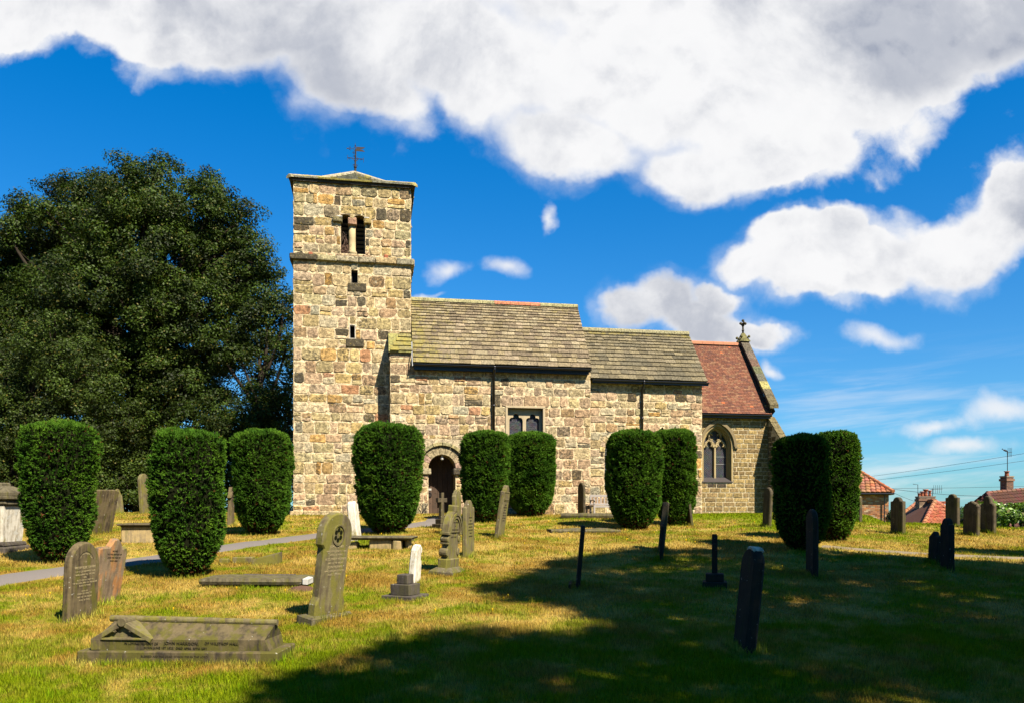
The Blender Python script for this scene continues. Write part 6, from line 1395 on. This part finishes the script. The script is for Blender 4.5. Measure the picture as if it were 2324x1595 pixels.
# house 2, hipped roof seen on the corner
za = .15; A = Vector(at_d(2122, 1138, 52)); Bp = Vector(at_d(2084, 1143, 56)); Bp.z = A.z - .0
def eav(u, d, z=za - .8): x, y, _ = at_d(u, V0, d); return Vector((x, y, z))
C_, D_, E_ = eav(2074, 47.5), eav(2268, 50), eav(1974, 54); Fq = eav(2180, 60)
H2 = thing('bungalow', 'orange tiled hipped roof with a cluster of chimney pots in the middle distance', 'house', (A.x, A.y, -2)); b = MB()
tc2 = lambda: tuple(v * rnd.uniform(.85, 1.15) for v in rnd.choice(((.38, .105, .055), (.33, .09, .045), (.41, .13, .065))))
pantile_plane(b, E_, C_, A, Bp, tc2); pantile_plane(b, C_, D_, A, A, tc2); pantile_plane(b, D_, Fq, Bp, A, tc2); pantile_plane(b, Fq, E_, Bp, Bp, tc2)
for p, q in ((C_, A), (D_, A), (A, Bp), (E_, Bp), (Fq, Bp)): hipcap(b, p, q, (.42, .17, .09), .14)
b.build('roof', M['tile'], H2, tuple(H2.location), fixn=False)
b = MB(); cen = (C_ + D_ + E_ + Fq) / 4; ws_ = [v.lerp(cen, .06) for v in (E_, C_, D_, Fq)]
for i in range(4): brickwall(b, ws_[i], ws_[(i + 1) % 4], -4, za - .82, BP)
b.build('brick_wall', M['brick'], H2, tuple(H2.location), fixn=False)
x, y, z = at_d(2100, 1126, 53.8); z1_ = z
oc = chimney(H2, x, y, z1_ - 1.7, z1_, 1.0, [(-.38, .24, .10), (-.2, .36, .13), (.02, .50, .15), (.28, .42, .11)], -.35, [(.42, .33, .22), (.34, .24, .16), (.3, .2, .13)])
b = MB()
for i in range(5): q = i / 4; b.tube([(x + .1 + q * .9 - .3, y - 1.0, z1_ - 1.0 + .5 * q + .1 * math.sin(i)), (x + .3 + q * .7, y - 1.1, z1_ - .7 + .25 * q)], .035, 5)
b.build('ridge_flashing', M['lead'], H2, tuple(H2.location))
def aerial(house, x, y, z, h, arms=5, w=.5, tilt=.1, name='tv_aerial'):
    b = MB(); b.tube([(x, y, z), (x, y, z + h)], .022, 5); b.tube([(x - w * .2, y, z + h * .92), (x + w, y, z + h * .96)], .014, 4)
    for i in range(arms): q = x + w * (.1 + .8 * i / max(1, arms - 1)); b.tube([(q, y, z + h * .94 - .28), (q + tilt * .1, y, z + h * .94 + .28)], .011, 4)
    return b.build(name, M['iron'], house, tuple(house.location))
aerial(H2, x + .55, y, z1_ - .2, .75, 5, .75)
b = MB(); xq, yq, zq = at_d(2083.5, 1125, 53.5); b.tube([(xq, yq, zq - .4), (xq - .02, yq, zq + .78), (xq - .38, yq, zq + .82)], .02, 5); b.build('stovepipe_bracket', M['iron'], H2, tuple(H2.location))
# house 3
RA = Vector(at_d(2240, 1120, 48)); RB = Vector(at_d(2500, 1077, 52)); RB.z = RA.z + (RB.z - RA.z) * .6
dr = Vector((RB.x - RA.x, RB.y - RA.y, 0)).normalized(); pr_ = Vector((dr.y, -dr.x, 0)); pr_ = pr_ if pr_.y < 0 else -pr_
H3 = thing('cottage', 'cottage with a dark red pantile roof and a tall brick chimney at the right edge', 'house', (RA.x, RA.y, -2)); b = MB()
EA = RA + pr_ * 3.4 - dr * 1.6; EA.z = RA.z - 3.0; EB = RB + pr_ * 3.4; EB.z = RB.z - 3.0; tc3 = lambda: tuple(v * rnd.uniform(.8, 1.2) for v in (.095, .035, .025))
pantile_plane(b, EA, EB, RB, RA, tc3); EA2 = RA - pr_ * 3.4 - dr * 1.6; EA2.z = EA.z; EB2 = RB - pr_ * 3.4; EB2.z = EB.z; pantile_plane(b, EB2, EA2, RA, RB, tc3); pantile_plane(b, EA2, EA, RA, RA, tc3)
hipcap(b, RA, RB, (.2, .09, .06)); hipcap(b, EA, RA, (.2, .09, .06)); b.build('roof', M['tile'], H3, tuple(H3.location), fixn=False)
b = MB(); cen = (EA + EB + EA2 + EB2) / 4; ws_ = [v.lerp(cen, .05) for v in (EA, EB, EB2, EA2)]
for i in range(4): brickwall(b, ws_[i], ws_[(i + 1) % 4], -4, EA.z - .02, BP)
b.build('brick_wall', M['brick'], H3, tuple(H3.location), fixn=False)
t_ = .22; x, y, z = at_d(2285, 1080, 48.9); chimney(H3, x, y, z - 1.5, z, .56, [(.0, .32, .14)], .15, [(.20, .10, .07), (.26, .13, .08), (.15, .08, .06)])
aerial(H3, x - .05, y - .1, z + .2, 1.35, 4, .32)
b = MB(); q = Vector((x - .22, y - .1, z + 1.62)); 
b.lathe([(.004, 0), (.05, .06), (.065, .14), (.05, .22), (.004, .28)], 8); b.v = [(q.x + zz_ * 1.2 - .14, q.y + yy_, q.z + xx_ - zz_ * .3) for xx_, yy_, zz_ in b.v]
n0 = len(b.v); b.lathe([(.004, -.045), (.04, 0), (.004, .045)], 8, (q.x - .17, q.y, q.z + .05)); b.tube([tuple(q + Vector((-.2, 0, .05))), tuple(q + Vector((-.26, 0, .04)))], [.015, .003], 5); b.tube([tuple(q + Vector((.02, 0, 0))), tuple(q + Vector((.02, 0, -.1)))], .01, 4)
b.build('body', M['wire'], thing('bird', 'small dark bird perched on the aerial of the right hand chimney', 'bird', tuple(q)), tuple(q))
# overhead wires with their poles out of frame
def wire(p0, p1, sag, label, r=.012):
    p0, p1 = Vector(p0), Vector(p1); pts = []
    for i in range(25): t = i / 24; q = p0.lerp(p1, t); q.z -= sag * 4 * t * (1 - t); pts.append(tuple(q))
    b = MB(); b.tube(pts, r, 4); o = b.build('overhead_wire', M['wire']); tag(o, label, 'overhead wire', 'overhead wires beyond the churchyard')
wire(at_d(1700, 1112, 75), at_d(2600, 980, 55), .35, 'topmost overhead wire crossing the sky on the right')
wire(at_d(1700, 1116, 75), at_d(2600, 1002, 55), .35, 'second overhead wire just below the topmost')
wire(at_d(1760, 1105, 70), at_d(2600, 1093, 62), .25, 'nearly level thin wire above the chimney pots')
wire(at_d(2014, 1107, 46), at_d(2238, 1125, 50), .1, 'thin wire running from the brick house to the dark roof')
wire(at_d(2014, 1110, 46), at_d(2095, 1142, 55), .08, 'short wire slanting from the brick house to the pots', .010)
# hedge of laurel at right, clumps on the skyline
def bush(name, label, lob, seed, dens=210, size=.13, col=(.15, .27, .025), cat='bush', clump=.26):
    r = np.random.default_rng(seed); L = []
    for (u, v, rp, d) in lob: x, y, z = at_d(u, v, d); L.append((x, y, z, rp * d / F))
    x0, y0 = L[0][0], L[0][1]; z0 = gz(x0, y0); T = thing(name, label, cat, (x0, y0, z0)); V, C = leaf_cloud(L, dens, size, r, col, (x0, y0, z0), clump, .8); np_mesh('foliage', V, 4, C, M['laurel'], T)
    b = MB()
    for (x, y, z, R_) in L:
        for q in range(3): b.tube([(x + rnd.uniform(-.2, .2), y, z - R_ - .5), (x + rnd.uniform(-.3, .3), y, z), (x + rnd.uniform(-.5, .5) * R_, y, z + R_ * .5)], [.03, .02, .006], 5)
    b.build('stems', M['bark'], T, (x0, y0, z0)); return T
bush('laurel_hedge', 'bright glossy green laurel hedge at the right edge behind the headstones', [(2275, 1172, 22, 26.5), (2300, 1175, 22, 26), (2325, 1172, 24, 26.5), (2245, 1160, 20, 28), (2236, 1150, 14, 29), (2262, 1150, 14, 28), (2315, 1152, 14, 27), (2345, 1160, 26, 26), (2375, 1165, 26, 26), (2290, 1160, 12, 28)], 61)
bush('leafy_bush', 'small dark bush between the hipped roof and the narrow capped headstone', [(2184, 1172, 12, 30), (2192, 1162, 9, 31), (2186, 1180, 12, 29)], 62, col=(.05, .10, .02))
bush('leafy_bush', 'dark bush at the foot of the brick house wall', [(2023, 1168, 8, 44), (2024, 1178, 9, 44)], 63, col=(.03, .06, .015), dens=120)
bush('hedge', 'dark low hedge behind the tomb at the left edge', [(-20, 1150, 30, 36), (40, 1155, 22, 36), (110, 1158, 22, 37), (180, 1158, 20, 37), (250, 1160, 18, 38), (320, 1160, 18, 38), (400, 1160, 18, 39), (470, 1160, 18, 39), (530, 1160, 18, 39), (600, 1160, 18, 39), (655, 1160, 18, 39)], 64, col=(.022, .04, .01), dens=70, size=.16, cat='hedge', clump=.4)
# dandelions
b = MB(); rr = random.Random(9)
for i in range(110):
    u = rr.uniform(0, 2324); v = rr.choice((rr.uniform(1172, 1230), rr.uniform(1180, 1400))); (x, y, z), d = on_ground(u, v)
    if not keepout(np.array([x]), np.array([y]))[0]: continue
    q = .013 * max(1, d / 14); b.mesh([(x + q * math.cos(t), y + q * math.sin(t), z + .06) for t in [k * math.pi / 3 for k in range(6)]] + [(x, y, z + .06 + q * .8), (x, y, z + .02)], [(k, (k + 1) % 6, 6) for k in range(6)] + [((k + 1) % 6, k, 7) for k in range(6)])
o = b.build('dandelions', mat_simple('dandelion_petals', (.70, .45, .01), .8, .1, .1, 10, 0)); tag(o, 'tiny yellow dandelion heads scattered over the grass', 'flowers', kind='stuff')
rr = random.Random(31)
for i in range(150):
    s_, d_ = rr.uniform(-.62, .62), rr.uniform(6.2, 17); x, y = cam2w(s_ * d_, d_)
    if keepout(np.array([x]), np.array([y]))[0]: tuft_line((x, y), (x + rr.uniform(-.1, .1), y + rr.uniform(-.06, .06)), rr.randint(25, 70), rr.uniform(.06, .10), 500 + i, rr.uniform(.03, .08))
# gather the grass
Vs = [p[0] for p in parts] + [t[0] for t in TUFTS]; Cs = [p[1] for p in parts] + [t[1] for t in TUFTS]
go = np_mesh('grass', np.concatenate(Vs), 3, np.concatenate(Cs), M['blades']); tag(go, 'short dry mown grass, yellowed and green in patches', 'grass', kind='stuff')

# ------------------------------------------------------------------ sky with clouds
w = bpy.data.worlds.new('World'); scene.world = w; w.use_nodes = True; nt = w.node_tree; nt.nodes.clear(); g = G(nt)
geo = g.n('ShaderNodeTexCoord').outputs['Generated']; sx = g.n('ShaderNodeSeparateXYZ', i_0=geo)
vec = g.n('ShaderNodeCombineXYZ', i_0=sx.outputs[0], i_1=sx.outputs[1], i_2=g.math('MAXIMUM', sx.outputs[2], .012)).outputs[0]
sky = g.n('ShaderNodeTexSky', sky_type='NISHITA'); sky.sun_disc = False; sky.sun_elevation = SUN_EL; sky.sun_rotation = SUN_AZ; sky.air_density = 1.0; sky.dust_density = .25; sky.ozone_density = 3.0; nt.links.new(vec, sky.inputs[0])
fwd = g.vm('DOT_PRODUCT', geo, (ST, CT, 0)); rgt = g.vm('DOT_PRODUCT', geo, (CT, -ST, 0)); front = g.ramp(fwd, .08, .2); fw2 = g.math('MAXIMUM', fwd, .08)
X = g.math('DIVIDE', rgt, fw2); Z = g.math('DIVIDE', sx.outputs[2], fw2); P = g.n('ShaderNodeCombineXYZ', i_0=X, i_1=Z).outputs[0]
CL_ = [(400, 70, 330, 120, 8), (800, 175, 260, 110, 20), (600, -130, 900, 250, 0), (1450, -150, 1200, 430, 0), (1690, 610, 95, 75, 0), (1800, 625, 160, 85, 8), (1630, 690, 90, 45, 10), (600, 40, 560, 115, 8), (1050, 120, 520, 180, 14), (1500, 180, 620, 235, 6), (1980, 90, 560, 240, -18), (1560, 390, 180, 100, 10), (1300, 320, 240, 110, 12), (1750, 340, 240, 130, -15), (180, 20, 280, 105, 12), (10, 40, 150, 95, 0), (2300, 20, 300, 190, -20),
       (1800, 560, 150, 100, 0), (1960, 600, 200, 110, -4), (2180, 560, 230, 130, -14), (2330, 480, 160, 140, -20), (1730, 540, 90, 75, 0), (1900, 520, 90, 55, 0), (1510, 690, 120, 90, 0), (1430, 700, 100, 75, -10), (1600, 735, 150, 65, 8), (1720, 765, 120, 42, 8)]
SM = [(1022, 603, 50, 34, -10), (1150, 600, 66, 34, 16), (1244, 506, 17, 26, 10), (1990, 752, 100, 32, -4), (2120, 972, 110, 26, -14), (2270, 925, 110, 40, -14), (2190, 1015, 112, 26, -6), (1738, 845, 36, 22, 20), (960, 665, 60, 10, 0), (2090, 320, 60, 30, -20)]
def cov(lst, PP, soft):
    acc = None
    for (cu, cv, ru, rv, rot) in lst:
        mp = g.n('ShaderNodeMapping', vector_type='TEXTURE'); nt.links.new(PP, mp.inputs[0]); mp.inputs['Location'].default_value = ((cu - U0) / F, (V0 - cv) / F, 0); mp.inputs['Rotation'].default_value = (0, 0, R(-rot)); mp.inputs['Scale'].default_value = (ru / F, rv / F, 1)
        d = g.math('SUBTRACT', 1.0, g.vm('LENGTH', mp.outputs[0]))
        acc = d if acc is None else g.math('SMOOTH_MAX', acc, d, soft)
    return acc

def dens(P, full=True):
    wn = g.n('ShaderNodeTexNoise'); wn.inputs['Scale'].default_value = 3.5; wn.inputs['Detail'].default_value = 6; wn.inputs['Roughness'].default_value = .6; nt.links.new(P, wn.inputs[0])
    PW = g.vm('ADD', P, g.vm('SCALE', g.vm('SUBTRACT', wn.outputs[1], (.5, .5, .5)), .13))
    big = cov(CL_, PW, .2) if full else None; n1 = g.noise(PW, 7, 9, .6, .1); vb = []
    for sc in (11, 25):
        v = g.n('ShaderNodeTexVoronoi', feature='SMOOTH_F1'); nt.links.new(PW, v.inputs['Vector']); v.inputs['Scale'].default_value = sc; v.inputs['Smoothness'].default_value = .5; vb.append(v.outputs['Distance'])
    puff = g.math('ADD', g.math('MULTIPLY_ADD', vb[0], -.45, .20), g.math('MULTIPLY_ADD', vb[1], -.28, .12))
    tex = g.math('ADD', puff, g.math('MULTIPLY_ADD', n1, 1.1, -.58)); return big, n1, tex
big, n1, t1_ = dens(P); _, _, t1b = dens(g.vm('ADD', P, (0, .022, 0)), False); d1_ = g.math('ADD', big, t1_)
n2 = g.noise(P, 22, 7, .6, .2); nw = g.noise(g.vm('ADD', P, (2, 5, 0)), 2.6, 3, .5)
m1 = g.ramp(g.math('ADD', g.math('MULTIPLY_ADD', g.math('MAXIMUM', g.math('SUBTRACT', big, .28), 0.0), 2.2, d1_), g.math('MULTIPLY_ADD', n2, .3, -.15)), -.12, g.ramp(nw, .38, .62, .28, .95))
small = cov(SM, g.vm('ADD', P, g.vm('SCALE', g.vm('SUBTRACT', g.n('ShaderNodeTexNoise', i_0=P, i_2=9.0, i_3=5.0).outputs[1], (.5, .5, .5)), .08)), .1); d2_ = g.math('ADD', small, g.math('ADD', g.math('MULTIPLY_ADD', n1, 1.4, -.72), g.math('MULTIPLY_ADD', n2, 1.0, -.52))); m2 = g.math('MULTIPLY', g.ramp(d2_, -.2, 1.0), .85)
# cirrus streaks low on the right
ci = g.noise(g.scale(g.n('ShaderNodeMapping', i_0=P, i_2=(0, 0, R(-6))).outputs[0], (2.0, 22, 1)), 1.6, 5, .6, .4); band = g.math('MULTIPLY', g.ramp(Z, .24, .06), g.ramp(X, .18, .42)); m3 = g.math('MULTIPLY', g.math('MULTIPLY', g.ramp(ci, .44, .75), band), .55)
# shading: dense cores and undersides greyer, sunlit fringes white
sh = g.math('ADD', g.math('MULTIPLY', g.noise(g.vm('ADD', P, (.3, .1, 0)), 2.3, 8, .6, .3), .7), g.math('MULTIPLY', n1, .3))
emb = g.math('SUBTRACT', t1b, t1_)
core = g.math('MULTIPLY', g.ramp(sh, .43, .58), g.ramp(big, .18, .62)); under = g.math('MULTIPLY', g.ramp(emb, -.02, .34), g.ramp(d1_, .1, .5))
grey = g.math('ADD', g.math('MULTIPLY', core, .68), g.math('MULTIPLY', under, .38)); grey = g.math('ADD', grey, g.math('MULTIPLY_ADD', n2, .22, -.10), clamp=True)
ccol = g.mix(grey, (.95, .95, .96), (.33, .37, .47))
sk = g.mix(1.0, sky.outputs[0], (.0, .92, 1.60), 'MULTIPLY')
hz = g.ramp(sx.outputs[2], .50, .0); sk2 = g.mix(g.math('MULTIPLY', hz, .9), sk, g.mix(1.0, sky.outputs[0], (.50, .92, 1.22), 'MULTIPLY'))
SKS = .0350
skyc = g.vm('SCALE', sk2, SKS)
msk = g.math('MULTIPLY', g.math('MAXIMUM', g.math('MAXIMUM', m1, m2), m3), front)
EXPO = 1.68
cl = g.vm('SCALE', ccol, 1 / 2 ** EXPO); fin = g.mix(msk, skyc, cl)
bg = g.n('ShaderNodeBackground'); nt.links.new(fin, bg.inputs[0]); bg.inputs[1].default_value = 1.0
ow = g.n('ShaderNodeOutputWorld'); nt.links.new(bg.outputs[0], ow.inputs[0]); w.cycles.sampling_method = 'MANUAL'; w.cycles.sample_map_resolution = 256
# ------------------------------------------------------------------ sun, camera, view
L = bpy.data.lights.new('sun', 'SUN'); L.energy = 5.0; L.angle = R(.5); L.color = (1.0, .90, .73); so = bpy.data.objects.new('sun', L); COL.objects.link(so)
so.rotation_euler = Vector(SUNV).to_track_quat('Z', 'Y').to_euler(); so.location = (20, -30, 40)
cam = bpy.data.cameras.new('camera'); cam.lens = 36 * F / 2324; cam.sensor_width = 36; cam.shift_y = (V0 - 797.5) / 2324; cam.clip_start = .1; cam.clip_end = 5000
co = bpy.data.objects.new('camera', cam); COL.objects.link(co); co.location = (0, 0, EYE); co.rotation_euler = (R(90), 0, -TH); scene.camera = co
scene.view_settings.view_transform = 'Standard'; scene.view_settings.look = 'None'; scene.view_settings.exposure = EXPO; scene.view_settings.gamma = 1
scene.cycles.max_bounces = 5; scene.cycles.diffuse_bounces = 2; scene.cycles.glossy_bounces = 2; scene.cycles.transmission_bounces = 3; scene.cycles.transparent_max_bounces = 4; scene.cycles.use_denoising = True
